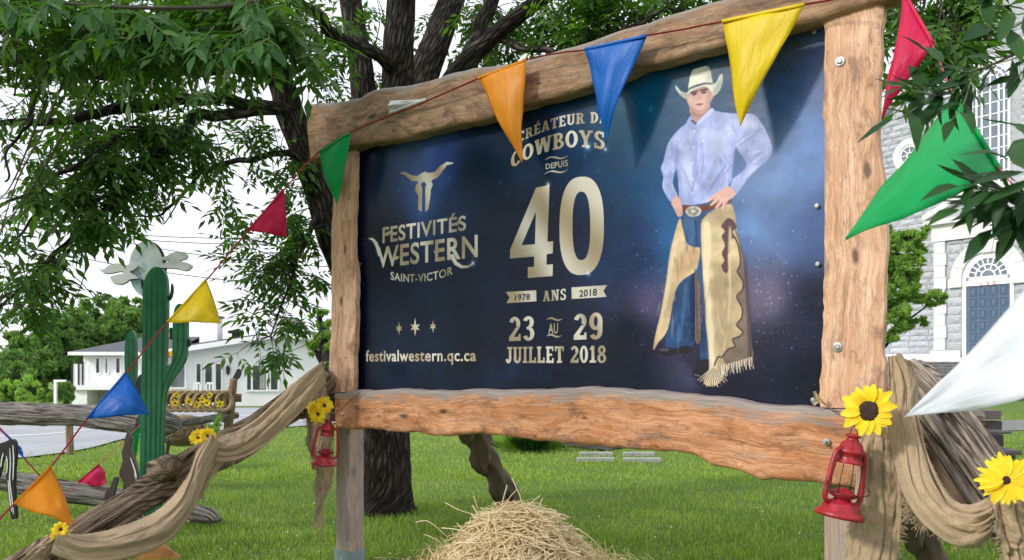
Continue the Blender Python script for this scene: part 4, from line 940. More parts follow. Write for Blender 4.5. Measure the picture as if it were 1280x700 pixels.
# ---- slab serif letters, unit height, drawn as polygons
SH = .15; TK = .215
def rect(x0, y0, x1, y1): return [(x0, y0), (x1, y0), (x1, y1), (x0, y1)]
def ringp(cx, cy, rx, ry, a0, a1, tx, ty, n=26):
    o = [(cx + rx * math.cos(math.radians(lerp(a0, a1, i / n))), cy + ry * math.sin(math.radians(lerp(a0, a1, i / n)))) for i in range(n + 1)]
    i_ = [(cx + (rx - tx) * math.cos(math.radians(lerp(a1, a0, i / n))), cy + (ry - ty) * math.sin(math.radians(lerp(a1, a0, i / n)))) for i in range(n + 1)]
    return o + i_
def bar(x0, y0, x1, y1, w_):
    """slanted stem with horizontal ends"""
    return [(x0 - w_ / 2, y0), (x0 + w_ / 2, y0), (x1 + w_ / 2, y1), (x1 - w_ / 2, y1)]
def stem(x, s0=.07, s1=.07, y0=0, y1=1, bot=True, top=True):
    o = [rect(x, y0, x + TK, y1)]
    if bot: o.append(rect(x - s0, y0, x + TK + s1, y0 + SH * .85))
    if top: o.append(rect(x - s0, y1 - SH * .85, x + TK + s1, y1))
    return o
def glyph(ch):
    a = SH
    if ch in 'EÉ':
        g_ = stem(.07) + [rect(.07, 0, .62, a), rect(.07, 1 - a, .60, 1), rect(.2, .43, .5, .43 + a * .9), rect(.5, 0, .62, .3), rect(.49, .72, .60, 1)]
        if ch == 'É': g_.append([(.26, 1.06), (.38, 1.06), (.54, 1.28), (.36, 1.28)])
        return g_, .66
    if ch == 'C': return [ringp(.34, .5, .34, .52, 40, 320, TK, a), rect(.50, .66, .62, 1.0)], .66
    if ch == 'O': return [ringp(.36, .5, .36, .52, 0, 360, TK, a)], .74
    if ch == '0': return [ringp(.31, .5, .31, .52, 0, 360, TK, a)], .64
    if ch == 'D': return stem(.07) + [ringp(.28, .5, .40, .5, -90, 90, TK, a), rect(.07, 0, .3, a), rect(.07, 1 - a, .3, 1)], .71
    if ch == 'R': return stem(.07) + [ringp(.34, .73, .30, .27, -90, 90, TK * .9, a * .85), rect(.07, 1 - a, .36, 1), rect(.07, .46, .36, .46 + a * .85), bar(.60, 0, .42, .5, TK * 1.05), rect(.5, 0, .76, a * .8)], .76
    if ch == 'P': return stem(.07) + [ringp(.34, .72, .30, .28, -90, 90, TK * .9, a * .85), rect(.07, 1 - a, .36, 1), rect(.07, .44, .36, .44 + a * .85)], .66
    if ch == 'B': return stem(.07) + [ringp(.34, .74, .27, .26, -90, 90, TK * .9, a * .8), ringp(.36, .27, .31, .27, -90, 90, TK * .9, a * .85), rect(.07, 1 - a, .36, 1), rect(.07, .46, .4, .46 + a * .7), rect(.07, 0, .38, a)], .70
    if ch == 'A': return [bar(.14, 0, .36, 1, TK * .8), bar(.62, 0, .40, 1, TK * 1.05), rect(.2, .24, .56, .24 + a * .85), rect(0, 0, .30, a * .85), rect(.46, 0, .78, a * .85), rect(.22, 1 - a * .8, .48, 1)], .80
    if ch == 'T': return stem(.24, .1, .1, top=False) + [rect(0, 1 - a, .69, 1), rect(0, .70, .11, 1), rect(.58, .70, .69, 1)], .71
    if ch == 'U': return [rect(.07, .3, .07 + TK, 1), rect(.50, .3, .50 + TK * .8, 1), ringp(.37, .32, .31, .34, 180, 360, TK, a), rect(0, 1 - a * .85, .34, 1), rect(.42, 1 - a * .85, .74, 1)], .76
    if ch == 'W': return [bar(.28, 0, .12, 1, TK), bar(.30, 0, .50, 1, TK * .8), bar(.74, 0, .54, 1, TK), bar(.76, 0, .92, 1, TK * .8), rect(0, 1 - a * .85, .28, 1), rect(.40, 1 - a * .85, .64, 1), rect(.78, 1 - a * .85, 1.04, 1)], 1.04
    if ch == 'Y': return [rect(.27, 0, .27 + TK, .5), bar(.37, .42, .13, 1, TK), bar(.38, .42, .62, 1, TK * .8), rect(.16, 0, .60, a * .85), rect(0, 1 - a * .85, .29, 1), rect(.48, 1 - a * .85, .76, 1)], .76
    if ch == 'S': return [ringp(.31, .745, .27, .275, 35, 270, TK * .92, a), ringp(.32, .27, .29, .29, -145, 90, TK * .92, a), rect(.45, .68, .56, 1.0), rect(.04, 0, .15, .32), rect(.28, .47, .35, .56)], .64
    if ch == 'I': return stem(.1, .1, .1), .44
    if ch == 'L': return stem(.07) + [rect(.07, 0, .62, a), rect(.50, 0, .62, .34)], .65
    if ch == 'J': return [rect(.26, .25, .26 + TK, 1), ringp(.235, .27, .24, .29, 185, 360, TK, a), rect(.12, 1 - a * .85, .56, 1)], .56
    if ch == 'N': return [rect(.07, 0, .07 + TK * .75, 1), rect(.56, 0, .56 + TK * .75, 1), [(.07, 1), (.07 + TK * 1.15, 1), (.56 + TK * .75, 0), (.56 - .06, 0)], rect(0, 0, .31, a * .8), rect(.46, 1 - a * .8, .80, 1), rect(0, 1 - a * .8, .2, 1)], .80
    if ch == '1': return [rect(.16, 0, .16 + TK, 1), [(.02, .76), (.16, .76), (.30, 1), (.16, 1)], rect(.03, 0, .50, a)], .52
    if ch == '2': return [ringp(.31, .71, .29, .30, -35, 165, TK, a), [(.02, 0), (.02, .17), (.37, .56), (.56, .56), (.36, .30), (.26, .15), (.26, 0)], rect(.02, 0, .61, a * 1.15), rect(.50, 0, .61, .28)], .64
    if ch == '3': return [ringp(.29, .75, .28, .265, -90, 160, TK, a * .9), ringp(.30, .275, .30, .295, -160, 90, TK, a * .9), rect(.2, .46, .34, .58)], .62
    if ch == '4': return [rect(.36, 0, .36 + TK, 1), [(0, .22), (0, .36), (.36, 1), (.48, 1), (.20, .36), (.20, .22)], rect(0, .22, .68, .22 + a)], .70
    if ch == '8': return [ringp(.31, .75, .27, .265, 0, 360, TK * .9, a * .85), ringp(.31, .27, .31, .29, 0, 360, TK * .95, a * .9)], .64
    if ch == '9': return [ringp(.30, .68, .30, .34, 0, 360, TK, a), rect(.60 - TK, .3, .60, .68), ringp(.30, .30, .30, .32, -150, 5, TK, a)], .63
    return [], .34
def sans(ch_str):
    """letters of the built-in font as triangles, unit cap height"""
    cu = bpy.data.curves.new('t', 'FONT'); cu.body = ch_str; cu.size = 1.0; cu.offset = .022; cu.space_character = 1.08
    to = bpy.data.objects.new('t', cu); COL.objects.link(to); dg = bpy.context.evaluated_depsgraph_get(); me = bpy.data.meshes.new_from_object(to.evaluated_get(dg)); bpy.data.objects.remove(to)
    v = np.array([q.co[:2] for q in me.vertices]); tr = [[tuple(v[i]) for i in p.vertices] for p in me.polygons]
    bpy.data.meshes.remove(me); return tr
def place(polys, x0, x1, A, B, H0, H1, bulge, up_c=1.0, italic=0.0, yb=0.0):
    out = []
    Ax, Ay = T(*A); Bx, By = T(*B)
    h0 = T(A[0], A[1] - H0)[1] - Ay; h1 = T(B[0], B[1] - H1)[1] - By; bl = T(B[0], B[1] - bulge)[1] - By if bulge else 0
    for p in polys:
        q = []
        for (x, y) in p:
            t = (x - x0) / (x1 - x0); y = (y - yb) / up_c; h = lerp(h0, h1, t)
            q.append((lerp(Ax, Bx, t) + italic * y * h, lerp(Ay, By, t) + bl * 4 * t * (1 - t) + y * h))
        out.append(q)
    return out
def subdiv(p, k=3):
    o = []
    for i in range(len(p)):
        a, b = p[i], p[(i + 1) % len(p)]
        for j in range(k): o.append((lerp(a[0], b[0], j / k), lerp(a[1], b[1], j / k)))
    return o
def slab_line(s, A, B, H0, H1, bulge=0, gap=.07, italic=0.0, col=None):
    x = 0; polys = []
    for ch in s:
        g_, w_ = glyph(ch); polys += [subdiv([(px + x, py) for px, py in q], 2) for q in g_]; x += w_ + gap
    for q in place(polys, 0, x - gap, A, B, H0, H1, bulge, 1.0, italic): TXT.append(q)
def sans_line(s, A, B, H0, H1, bulge=0, cap=.73, col=None, italic=0.0):
    tr = sans(s); al = np.array([p for t in tr for p in t]); x0, x1 = al[:, 0].min(), al[:, 0].max()
    for q in place(tr, x0, x1, A, B, H0, H1, bulge, cap, italic): TXT.append(q)
TXT = []
def flush(col=None, gold=True):
    """union of all queued polygons, painted once"""
    global TXT
    if not TXT: return
    acc = np.zeros((TH, TW), dtype=np.float32)
    for q in TXT:
        m, x0, y0 = fill([q])
        if m is None: continue
        r_ = acc[y0:y0 + m.shape[0], x0:x0 + m.shape[1]]; np.maximum(r_, np.minimum(1, r_ + m) if not gold is None else m, out=r_)
    m = acc[..., None]
    if gold:
        yy, xx = np.mgrid[0:TH, 0:TW].astype(np.float32); t = (.5 + .5 * np.sin((xx * .9 + yy * .55) / 30.0 + 1.4 * np.sin(xx / 110.0)))[..., None]; c = hexc(236, 228, 214) * t + hexc(176, 158, 130) * (1 - t)
    else: c = np.array(col, dtype=np.float32) / 255
    IMG[:] = IMG * (1 - m) + c * m; TXT = []
def F1_(x, y): return (450 + x / 3.68, 180 + y / 3.68)
def F2_(x, y): return (620 + x / 5.83, 110 + y / 5.83)
def F3_(x, y): return (620 + x / 3.887, 210 + y / 3.887)
def F5_(x, y): return (440 + x / 3.182, 280 + y / 3.182)
sans_line('FESTIVITÉS', F1_(105, 455), F1_(487, 394), 20, 18.6)
sans_line('WESTERN', F1_(80, 568), F1_(541, 517), 26, 28.5)
sans_line('SAINT-VICTOR', F1_(142, 622), F1_(427, 598), 10, 10.5, -6.5)
TXT.append([T(*F1_(*p)) for p in ((38, 434), (62, 432), (80, 450), (100, 500), (86, 520), (72, 470), (58, 445))])
sw = [(430, 505), (445, 540), (470, 558), (500, 558), (520, 545)]; sw2 = [(518, 555), (498, 570), (465, 572), (435, 556), (408, 510)]
TXT.append([T(*F1_(*p)) for p in sw + sw2])
for base_ in ((118, 408), (150, 524), (340, 492), (428, 366)): TXT.append([T(*F1_(base_[0] + a, base_[1] + b)) for a, b in ((0, 0), (22, -10), (34, -2), (20, 8), (2, 10))])
TXT.append([T(*F1_(*p)) for p in ((180, 140), (192, 128), (206, 127), (235, 143), (262, 148), (285, 134), (300, 127), (318, 133), (345, 129), (372, 100), (402, 82), (432, 86), (430, 92), (402, 98), (382, 124), (362, 152), (338, 163), (330, 172), (337, 186), (326, 214), (325, 236), (314, 300), (300, 314), (300, 250), (300, 200), (306, 186), (296, 174), (284, 178), (281, 190), (287, 206), (285, 250), (284, 312), (268, 302), (268, 240), (252, 212), (258, 185), (268, 178), (262, 172), (236, 170), (212, 148), (196, 138))])
for sx, sy, hh in ((499, 410.5, 8.5), (519, 409, 12), (541, 408, 8.5)):
    TXT.append([T(sx + math.sin(math.pi * k / 6) * (hh if k % 6 == 0 else hh * .62 if k % 2 == 0 else hh * .27) * (.92), sy - math.cos(math.pi * k / 6) * (hh if k % 6 == 0 else hh * .62 if k % 2 == 0 else hh * .27)) for k in range(12)])
sans_line('festivalwestern.qc.ca', (457.3, 451.4), (595, 451), 14.6, 15.6, 0, .76)
slab_line('CRÉATEUR DE', (648, 179), (759, 154.5), 12.5, 14, 9)
slab_line('COWBOYS', (639, 211), (757, 187.5), 18, 22, 13.5, .05)
sans_line('DEPUIS', F2_(362, 592), F2_(525, 568), 6.8, 8.2, 0)
def wave(p0, p1, amp, th, fr=F2_):
    top = []; bot = []
    for i in range(17):
        t = i / 16; x = lerp(p0[0], p1[0], t); y = lerp(p0[1], p1[1], t) - amp * math.sin(2 * math.pi * t) * 1.0; k = th * (.25 + .75 * math.sin(math.pi * min(1, max(0, t)))); top.append(T(*fr(x, y - k))); bot.append(T(*fr(x, y + k)))
    TXT.append(top + bot[::-1])
wave((356, 525), (528, 492), 12, 6); wave((352, 628), (526, 592), 12, 6)
TXT.append([T(*F3_(*p)) for p in ((193, 95), (258, 82), (250, 358), (278, 355), (276, 415), (247, 419), (246, 470), (277, 467), (276, 525), (155, 535), (155, 482), (186, 479), (186, 430), (68, 440), (70, 395))])
flush()
TXT.append([T(*F3_(*p)) for p in ((193, 212), (125, 375), (189, 370))]); 
tri_hole = TXT[:]; TXT = []
b4 = fill(tri_hole); 
def superell(cx, cy, rx, ry, n=48, e=.80): return [(cx + rx * math.copysign(abs(math.cos(t)) ** e, math.cos(t)), cy + ry * math.copysign(abs(math.sin(t)) ** e, math.sin(t))) for t in (2 * math.pi * i / n for i in range(n))]
m, x0, y0 = b4; hcol = hexc(7, 30, 62); IMG[y0:y0 + m.shape[0], x0:x0 + m.shape[1]] = IMG[y0:y0 + m.shape[0], x0:x0 + m.shape[1]] * (1 - m[..., None]) + hcol * m[..., None]
paint([[T(*F3_(x, y - (x - 415) * .06)) for x, y in superell(415.5, 281, 108, 239)], [T(*F3_(x, y - (x - 415) * .04)) for x, y in superell(414.5, 281, 43, 166)]], (0, 0, 0), gold=True)
paint([[T(*F3_(*p)) for p in ((48, 602), (196, 594), (197, 648), (50, 657), (66, 630))]], 0, gold=True)
paint([[T(*F3_(*p)) for p in ((367, 580), (540, 568), (522, 597), (538, 626), (368, 637))]], 0, gold=True)
sans_line('1978', F3_(92, 643), F3_(165, 639), 7.6, 7.6); sans_line('2018', F3_(405, 626), F3_(490, 619), 8.4, 8.8); flush((22, 36, 62), False)
slab_line('ANS', F3_(228, 649), F3_(343, 640), 13, 14, 0, .1)
slab_line('23', F5_(622, 466), F5_(728, 462), 30, 30, 0, .08); slab_line('29', F5_(882, 461), F5_(1000, 457), 32, 33, 0, .08)
sans_line('AU', F5_(783, 436), F5_(822, 434), 13, 13); wave((776, 380), (838, 377), 5, 4, F5_); wave((776, 446), (836, 443), 5, 4, F5_)
slab_line('JUILLET 2018', F5_(610, 553), F5_(1013, 552), 20, 21.5, 0, .06); flush()
for (x, y, s_) in ((591, 329, 5), (684.5, 230.5, 4), (735, 342, 4), (735, 184, 5), (757, 187, 3)):
    tx, ty = T(x, y); splat(tx, ty, s_ * 1.2, (1, 1, 1), .9); splat(tx, ty, s_ * 3.2, (.8, .85, 1), .45)
# ---- the printed cowboy
GLOWS = [(885, 260, 150, .07), (965, 250, 110, .12)]
for (gx_, gy_, gr_, ga_) in GLOWS: splat(*T(gx_, gy_), gr_, (.40, .48, .62), ga_)
for (gx_, gy_, gr_, ga_) in ((945, 385, 100, .30), (815, 385, 70, .26), (880, 440, 120, .18)): splat(*T(gx_, gy_), gr_, (.42, .33, .40), ga_)
def Q1(*pts): return [T(815 + x / 3.5, 70 + y / 3.5) for x, y in pts]
def Q2(*pts): return [T(800 + x / 2.694, 240 + y / 2.694) for x, y in pts]
def smoothpoly(pts, n=6):
    v = [Vector(p) for p in pts]; m = len(v); o = []
    for i in range(m):
        p0, p1, p2, p3 = v[i - 1], v[i], v[(i + 1) % m], v[(i + 2) % m]
        for k in range(n):
            u = k / n; q = 0.5 * ((2 * p1) + (p2 - p0) * u + (2 * p0 - 5 * p1 + 4 * p2 - p3) * u * u + (3 * p1 - p0 - 3 * p2 + p3) * u ** 3); o.append((q.x, q.y))
    return o
sh1 = .84 + .30 * fbm(30, 4, 21); sh2 = .62 + .72 * fbm(18, 5, 22, 1.1)
yy, xx = np.mgrid[0:TH, 0:TW].astype(np.float32); stripes = 1 + .035 * np.sin(xx * .9) ; fold = .74 + .50 * fbm(20, 4, 31, 2.6)
paint([smoothpoly(Q2((100, 500), (200, 470), (330, 560), (380, 600), (260, 690), (160, 590)))], (26, 24, 44), .55, 14)
# jeans
J = (50, 80, 122)
paint([smoothpoly(Q2((143, 78), (218, 70), (222, 130), (214, 200), (205, 215), (160, 185), (146, 130)))], J, 1, 1, sh2)
paint([smoothpoly(Q2((222, 330), (236, 360), (242, 450), (238, 562), (204, 568), (205, 470), (214, 410)))], (42, 70, 112), 1, 1, sh2)
paint([smoothpoly(Q2((126, 318), (160, 288), (190, 268), (192, 390), (186, 500), (160, 524), (108, 528), (84, 515), (100, 440), (112, 370)))], (42, 72, 116), 1, 1, sh2)
paint([smoothpoly(Q2((150, 320), (160, 315), (150, 420), (135, 500), (125, 500), (140, 420)))], (90, 130, 180), .5, 4)
paint([smoothpoly(Q2((170, 300), (188, 280), (190, 400), (184, 490), (172, 490)))], (14, 34, 74), .7, 3)
paint([smoothpoly(Q2((150, 80), (180, 80), (190, 175), (170, 175), (152, 130)))], (95, 135, 185), .35, 4); paint([Q2((184, 95), (190, 95), (196, 185), (192, 185))], (15, 35, 75), .6, 1)
# boots
paint([smoothpoly(Q2((56, 528), (78, 520), (112, 527), (140, 520), (166, 520), (164, 541), (134, 545), (110, 550), (76, 549), (52, 540)))], (34, 32, 42), 1, 1); paint([smoothpoly(Q2((62, 530), (84, 525), (100, 531), (80, 536)))], (120, 120, 135), .6, 2)
paint([smoothpoly(Q2((196, 570), (232, 566), (240, 600), (214, 628), (180, 622), (179, 608)))], (32, 30, 38), 1, 1); paint([Q2((182, 612), (206, 618), (204, 622), (181, 617))], (130, 128, 135), .7, 1)
# chaps
CHP = (205, 178, 142)
paint([smoothpoly(Q2((134, 88), (144, 120), (158, 170), (182, 186), (203, 190), (197, 240), (186, 268), (150, 292), (125, 322), (111, 370), (99, 440), (84, 480), (62, 506), (44, 532), (50, 484), (70, 400), (88, 300), (98, 220), (114, 150)))], CHP, 1, 1, sh2)
paint([smoothpoly(Q2((150, 190), (200, 196), (192, 240), (160, 280), (130, 290), (120, 250)))], (176, 142, 104), .55, 8)
paint([smoothpoly(Q2((110, 170), (128, 170), (108, 270), (90, 380), (66, 480), (58, 480), (80, 360), (98, 250)))], (232, 212, 180), .7, 4)
for k in range(16): x = 184 + k * .9; paint([Q2((x, 255 + k * 3), (x + 2.0, 255 + k * 3), (x + 3 + 4 * math.sin(k), 505 + 8 * math.sin(k * 2)), (x + 1 + 4 * math.sin(k), 505 + 8 * math.sin(k * 2)))], ((160, 130, 100) if k % 2 else (58, 46, 48)), .8)
paint([smoothpoly(Q2((206, 110), (222, 80), (250, 60), (300, 40), (318, 66), (330, 150), (346, 220), (356, 300), (366, 400), (374, 500), (380, 560), (340, 585), (296, 596), (270, 640), (242, 655), (214, 642), (232, 600), (230, 520), (221, 440), (217, 350), (208, 200)))], (200, 178, 142), 1, 1, sh2)
paint([smoothpoly(Q2((212, 120), (236, 110), (240, 200), (234, 300), (246, 420), (258, 560), (254, 640), (240, 640), (234, 560), (224, 440), (218, 330)))], (238, 220, 188), .8, 4)
paint([smoothpoly(Q2((240, 250), (262, 240), (300, 360), (310, 480), (280, 560), (262, 560), (256, 420)))], (160, 142, 112), .55, 9)
paint([smoothpoly(Q2((318, 120), (334, 180), (340, 240), (330, 268), (348, 300), (346, 330), (328, 352), (346, 392), (344, 424), (328, 448), (348, 470), (338, 486), (314, 496), (322, 520), (298, 530), (278, 556), (300, 590), (340, 582), (380, 566), (374, 500), (366, 400), (356, 300), (346, 220), (332, 150)), 3)], (122, 104, 96), .9, 1, sh2)
paint([smoothpoly(Q2((355, 200), (362, 300), (374, 420), (380, 560), (366, 565), (360, 420), (352, 300)))], (62, 54, 62), .6, 3)
paint([smoothpoly(Q2((284, 100), (296, 88), (312, 94), (326, 118), (312, 132), (318, 152), (303, 166), (306, 200), (296, 214), (300, 256), (288, 274), (274, 250), (284, 232), (276, 206), (286, 180), (276, 150), (286, 132), (274, 116)))], (92, 66, 72), 1, 1)
paint([smoothpoly(Q2((300, 120), (309, 140), (306, 230), (306, 330), (300, 430), (296, 430), (300, 330), (296, 230)))], (222, 200, 160), .8, 2)
def scroll(pts, w_, col):
    v = smoothline([Vector(p) for p in pts], len(pts) * 6); L_ = []; R_ = []
    for i, p in enumerate(v):
        t = (v[min(i + 1, len(v) - 1)] - v[max(i - 1, 0)]).normalized(); n_ = Vector((-t.y, t.x)) * w_ / 2; L_.append(tuple(p + n_)); R_.append(tuple(p - n_))
    paint([Q2(*(L_ + R_[::-1]))], col, .9, 1)
scroll([(318, 150), (332, 185), (338, 240), (328, 268), (346, 300), (344, 330), (326, 352), (344, 392), (342, 424), (326, 448), (346, 470), (336, 486), (312, 496), (320, 520), (296, 530), (276, 556), (262, 556), (250, 586)], 5, (54, 44, 50))
scroll([(340, 180), (352, 260), (362, 380), (368, 480), (374, 560)], 3, (70, 62, 68))
for k in range(40):
    t = k / 39; x = 270 + 110 * t; y = 600 - 32 * t; l_ = 18 + 10 * math.sin(k * 1.7); paint([Q2((x - 1.6, y - 14), (x + 1.6, y - 14), (x + 5 + 3 * math.sin(k * 3), y + l_), (x + 2 + 3 * math.sin(k * 3), y + l_))], (222, 208, 184) if k % 3 else (96, 84, 84), .85)
for k in range(26):
    t = k / 25; a_ = math.radians(40 + 100 * t); x0_, y0_ = 246, 590; r_ = 62 + 8 * math.sin(k * 2.3); paint([Q2((x0_ - 3, y0_), (x0_ + 3, y0_), (x0_ + math.cos(a_) * r_ + 1.5, y0_ + math.sin(a_) * r_), (x0_ + math.cos(a_) * r_ - 1.5, y0_ + math.sin(a_) * r_))], (228, 212, 184) if k % 2 else (120, 104, 92), .85)
# shirt
SHC = (156, 166, 214)
paint([smoothpoly(Q1((150, 292), (166, 268), (176, 288), (186, 300), (214, 268), (250, 236), (264, 226), (280, 240), (350, 250), (400, 252), (445, 255), (484, 302), (514, 362), (526, 412), (508, 452), (462, 492), (424, 532), (380, 592), (360, 606), (336, 572), (352, 540), (402, 500), (414, 468), (384, 424), (366, 402), (358, 440), (352, 500), (346, 560), (330, 600), (256, 624), (240, 642), (126, 652), (118, 600), (114, 540), (110, 500), (102, 500), (92, 545), (98, 580), (112, 612), (86, 640), (62, 612), (44, 570), (48, 530), (38, 490), (48, 462), (62, 404), (76, 370), (112, 324)), 4)], SHC, 1, 1, sh1 * stripes * fold)
for pl_, c_, a_, s_ in (((( 100, 400), (116, 420), (112, 500), (98, 500)), (110, 122, 178), .55, 4), (((60, 520), (80, 500), (100, 520), (70, 545)), (126, 138, 192), .5, 4), (((352, 410), (372, 405), (356, 500), (346, 560), (330, 560), (344, 480)), (112, 124, 182), .6, 5), (((240, 600), (300, 520), (350, 440), (340, 500), (280, 570), (250, 625)), (132, 144, 200), .5, 5), (((130, 400), (160, 380), (176, 560), (140, 600)), (205, 212, 246), .5, 8), (((240, 330), (320, 320), (330, 420), (260, 450)), (202, 208, 244), .45, 9), (((420, 300), (470, 330), (500, 400), (450, 420)), (150, 160, 214), .5, 7), (((370, 350), (420, 440), (440, 470), (418, 470)), (128, 140, 196), .6, 4), (((380, 270), (440, 275), (470, 310), (400, 320)), (214, 218, 248), .5, 6), (((400, 520), (440, 480), (470, 480), (420, 530), (390, 570)), (210, 216, 248), .5, 4)):
    paint([Q1(*pl_)], c_, a_, s_)
paint([Q1((183, 300), (190, 300), (180, 640), (174, 640))], (140, 150, 205), .6, 1)
for y in (330, 400, 470, 540, 600): tx, ty = Q1((183 - (y - 330) * .02, y))[0]; splat(tx, ty, 3.2, (.95, .95, 1), .8)
tx, ty = Q1((222, 372))[0]; splat(tx, ty, 4, (1, 1, 1), .6)
crs = random.Random(4)
for (x0_, y0_, x1_, y1_, n_) in ((250, 600, 345, 470, 9), (120, 470, 175, 600, 6), (60, 480, 104, 500, 5), (60, 560, 100, 600, 5), (370, 380, 470, 330, 7), (400, 470, 500, 410, 7), (210, 330, 170, 560, 5), (340, 270, 390, 380, 5), (85, 380, 118, 440, 4), (270, 420, 340, 520, 6)):
    for k in range(n_):
        ax_, ay_ = x0_ + crs.gauss(0, 14), y0_ + crs.gauss(0, 14); bx_, by_ = x1_ + crs.gauss(0, 14), y1_ + crs.gauss(0, 14); mx_, my_ = (ax_ + bx_) / 2 + crs.gauss(0, 9), (ay_ + by_) / 2 + crs.gauss(0, 9); w2 = crs.uniform(2, 4.5)
        dk = crs.random() < .6; paint([smoothpoly(Q1((ax_, ay_), (mx_ + w2, my_ + w2 * .5), (bx_, by_), (mx_ - w2, my_ - w2 * .5)), 4)], (104, 114, 168) if dk else (214, 220, 250), .42 if dk else .35, 2)
for (x0_, y0_, x1_, y1_, n_, dk_, lt_) in ((110, 330, 170, 500, 14, (20, 38, 74), (100, 132, 172)), (205, 250, 230, 540, 7, (20, 38, 74), (90, 120, 160)), (150, 90, 205, 180, 8, (22, 44, 82), (104, 140, 182)), (100, 190, 180, 260, 9, (140, 108, 76), (236, 216, 182)), (236, 160, 320, 540, 22, (140, 118, 88), (236, 220, 190)), (60, 300, 130, 470, 8, (150, 120, 88), (240, 222, 190))):
    for k in range(n_):
        x_ = crs.uniform(x0_ + 6, x1_ - 6); y_ = crs.uniform(y0_, y1_ - 30); l_ = crs.uniform(25, 90); w2 = crs.uniform(1.5, 4); sk = crs.gauss(0, 7); dk = crs.random() < .55
        paint([smoothpoly(Q2((x_, y_), (x_ + w2 + sk * .5, y_ + l_ * .5), (x_ + sk, y_ + l_), (x_ - w2 + sk * .5, y_ + l_ * .5)), 4)], dk_ if dk else lt_, .34, 2)
# neck, collar, face
SK = (214, 174, 166)
paint([smoothpoly(Q1((166, 225), (250, 215), (246, 236), (212, 270), (186, 298), (174, 270)))], (186, 140, 130), 1, 1); paint([smoothpoly(Q1((170, 240), (240, 225), (215, 262), (182, 262)))], (150, 108, 104), .6, 4)
paint([smoothpoly(Q1((150, 292), (166, 262), (176, 270), (188, 300), (176, 304)))], (150, 160, 215), 1, 1); paint([smoothpoly(Q1((188, 300), (222, 262), (256, 230), (268, 240), (240, 270), (200, 300)))], (190, 198, 240), 1, 1); paint([Q1((168, 284), (190, 302), (196, 296), (176, 276))], (52, 52, 82), .8, 1)
paint([smoothpoly(Q1((150, 186), (152, 162), (172, 146), (232, 130), (256, 142), (264, 160), (263, 186), (254, 200), (250, 222), (236, 242), (210, 252), (188, 248), (170, 232), (158, 212)))], SK, 1, 1, .93 + .14 * fbm(40, 2, 41))
paint([smoothpoly(Q1((240, 140), (262, 160), (262, 190), (250, 220), (232, 240), (236, 200), (242, 170)))], (172, 124, 118), .6, 5)
paint([smoothpoly(Q1((150, 160), (236, 132), (256, 142), (250, 150), (170, 166), (152, 182)))], (128, 90, 86), .6, 3)
paint([Q1((168, 158), (197, 151), (199, 157), (170, 165))], (52, 32, 30), 1, 0); paint([Q1((211, 148), (242, 141), (244, 148), (213, 155))], (52, 32, 30), 1, 0)
paint([smoothpoly(Q1((156, 200), (172, 236), (200, 250), (236, 240), (250, 214), (240, 230), (210, 238), (180, 228)))], (150, 106, 100), .55, 3)
paint([smoothpoly(Q1((168, 176), (186, 178), (200, 176), (184, 186)))], (180, 132, 126), .6, 2)
paint([smoothpoly(Q1((173, 169), (184, 162), (197, 165), (186, 172)))], (48, 38, 44), .95, 1); paint([smoothpoly(Q1((214, 161), (226, 154), (240, 157), (227, 164)))], (48, 38, 44), .95, 1)
paint([smoothpoly(Q1((204, 160), (210, 178), (216, 186), (202, 190), (194, 186), (200, 176)))], (190, 140, 132), .7, 2); paint([smoothpoly(Q1((190, 212), (206, 207), (224, 208), (208, 216)))], (150, 78, 80), 1, 1); paint([Q1((188, 212), (224, 208), (224, 210), (190, 213.5))], (96, 56, 58), .7, 0)
paint([smoothpoly(Q1((254, 160), (270, 152), (272, 172), (260, 188)))], (196, 146, 138), 1, 1)
# hat
paint([smoothpoly(Q1((102, 128), (112, 136), (126, 152), (150, 160), (166, 146), (196, 134), (232, 124), (262, 124), (282, 112), (294, 86), (306, 78), (309, 104), (300, 140), (284, 164), (268, 172), (254, 150), (232, 133), (196, 142), (166, 158), (150, 186), (124, 172), (105, 146)))], (214, 216, 204), 1, 1, sh1)
paint([smoothpoly(Q1((268, 150), (298, 100), (306, 90), (300, 138), (284, 162), (268, 170)))], (140, 146, 140), .7, 4); paint([smoothpoly(Q1((124, 160), (160, 165), (150, 184), (132, 176)))], (150, 150, 140), .6, 3)
paint([smoothpoly(Q1((158, 146), (162, 112), (168, 84), (180, 60), (206, 51), (240, 44), (254, 58), (260, 92), (263, 124), (228, 122), (186, 136)))], (226, 226, 214), 1, 1, sh1)
paint([smoothpoly(Q1((244, 50), (258, 70), (262, 120), (246, 118), (240, 80)))], (178, 178, 168), .6, 4); paint([Q1((160, 140), (186, 128), (228, 116), (262, 118), (262, 124), (228, 122), (186, 135), (160, 147))], (46, 50, 56), .9, 1)
# belt, buckle, hands
paint([smoothpoly(Q2((142, 44), (180, 46), (236, 40), (300, 20), (304, 36), (240, 60), (180, 70), (144, 66)))], (110, 62, 54), 1, 1, sh1)
paint([[T(*p) for p in superell(815 + 182 / 3.5, 70 + 680 / 3.5, 10, 7.0, 24, 1)]], (176, 172, 168), 1, 1, .7 + .6 * fbm(120, 2, 51)); paint([[T(*p) for p in superell(815 + 182 / 3.5, 70 + 680 / 3.5, 6.5, 4.2, 24, 1)]], (120, 110, 104), .7, 1); paint([[T(*p) for p in superell(866.5, 264, 3, 2.2, 24, 1)]], (225, 220, 210), .7, 1)
HND = (216, 170, 160)
paint([smoothpoly(Q1((84, 640), (110, 612), (130, 650), (134, 690), (128, 702), (112, 700), (98, 672)))], HND, 1, 1); 
for x in (104, 114, 124): paint([Q1((x, 668), (x + 2.5, 668), (x + 5, 700), (x + 3, 700))], (150, 100, 94), .7, 1)
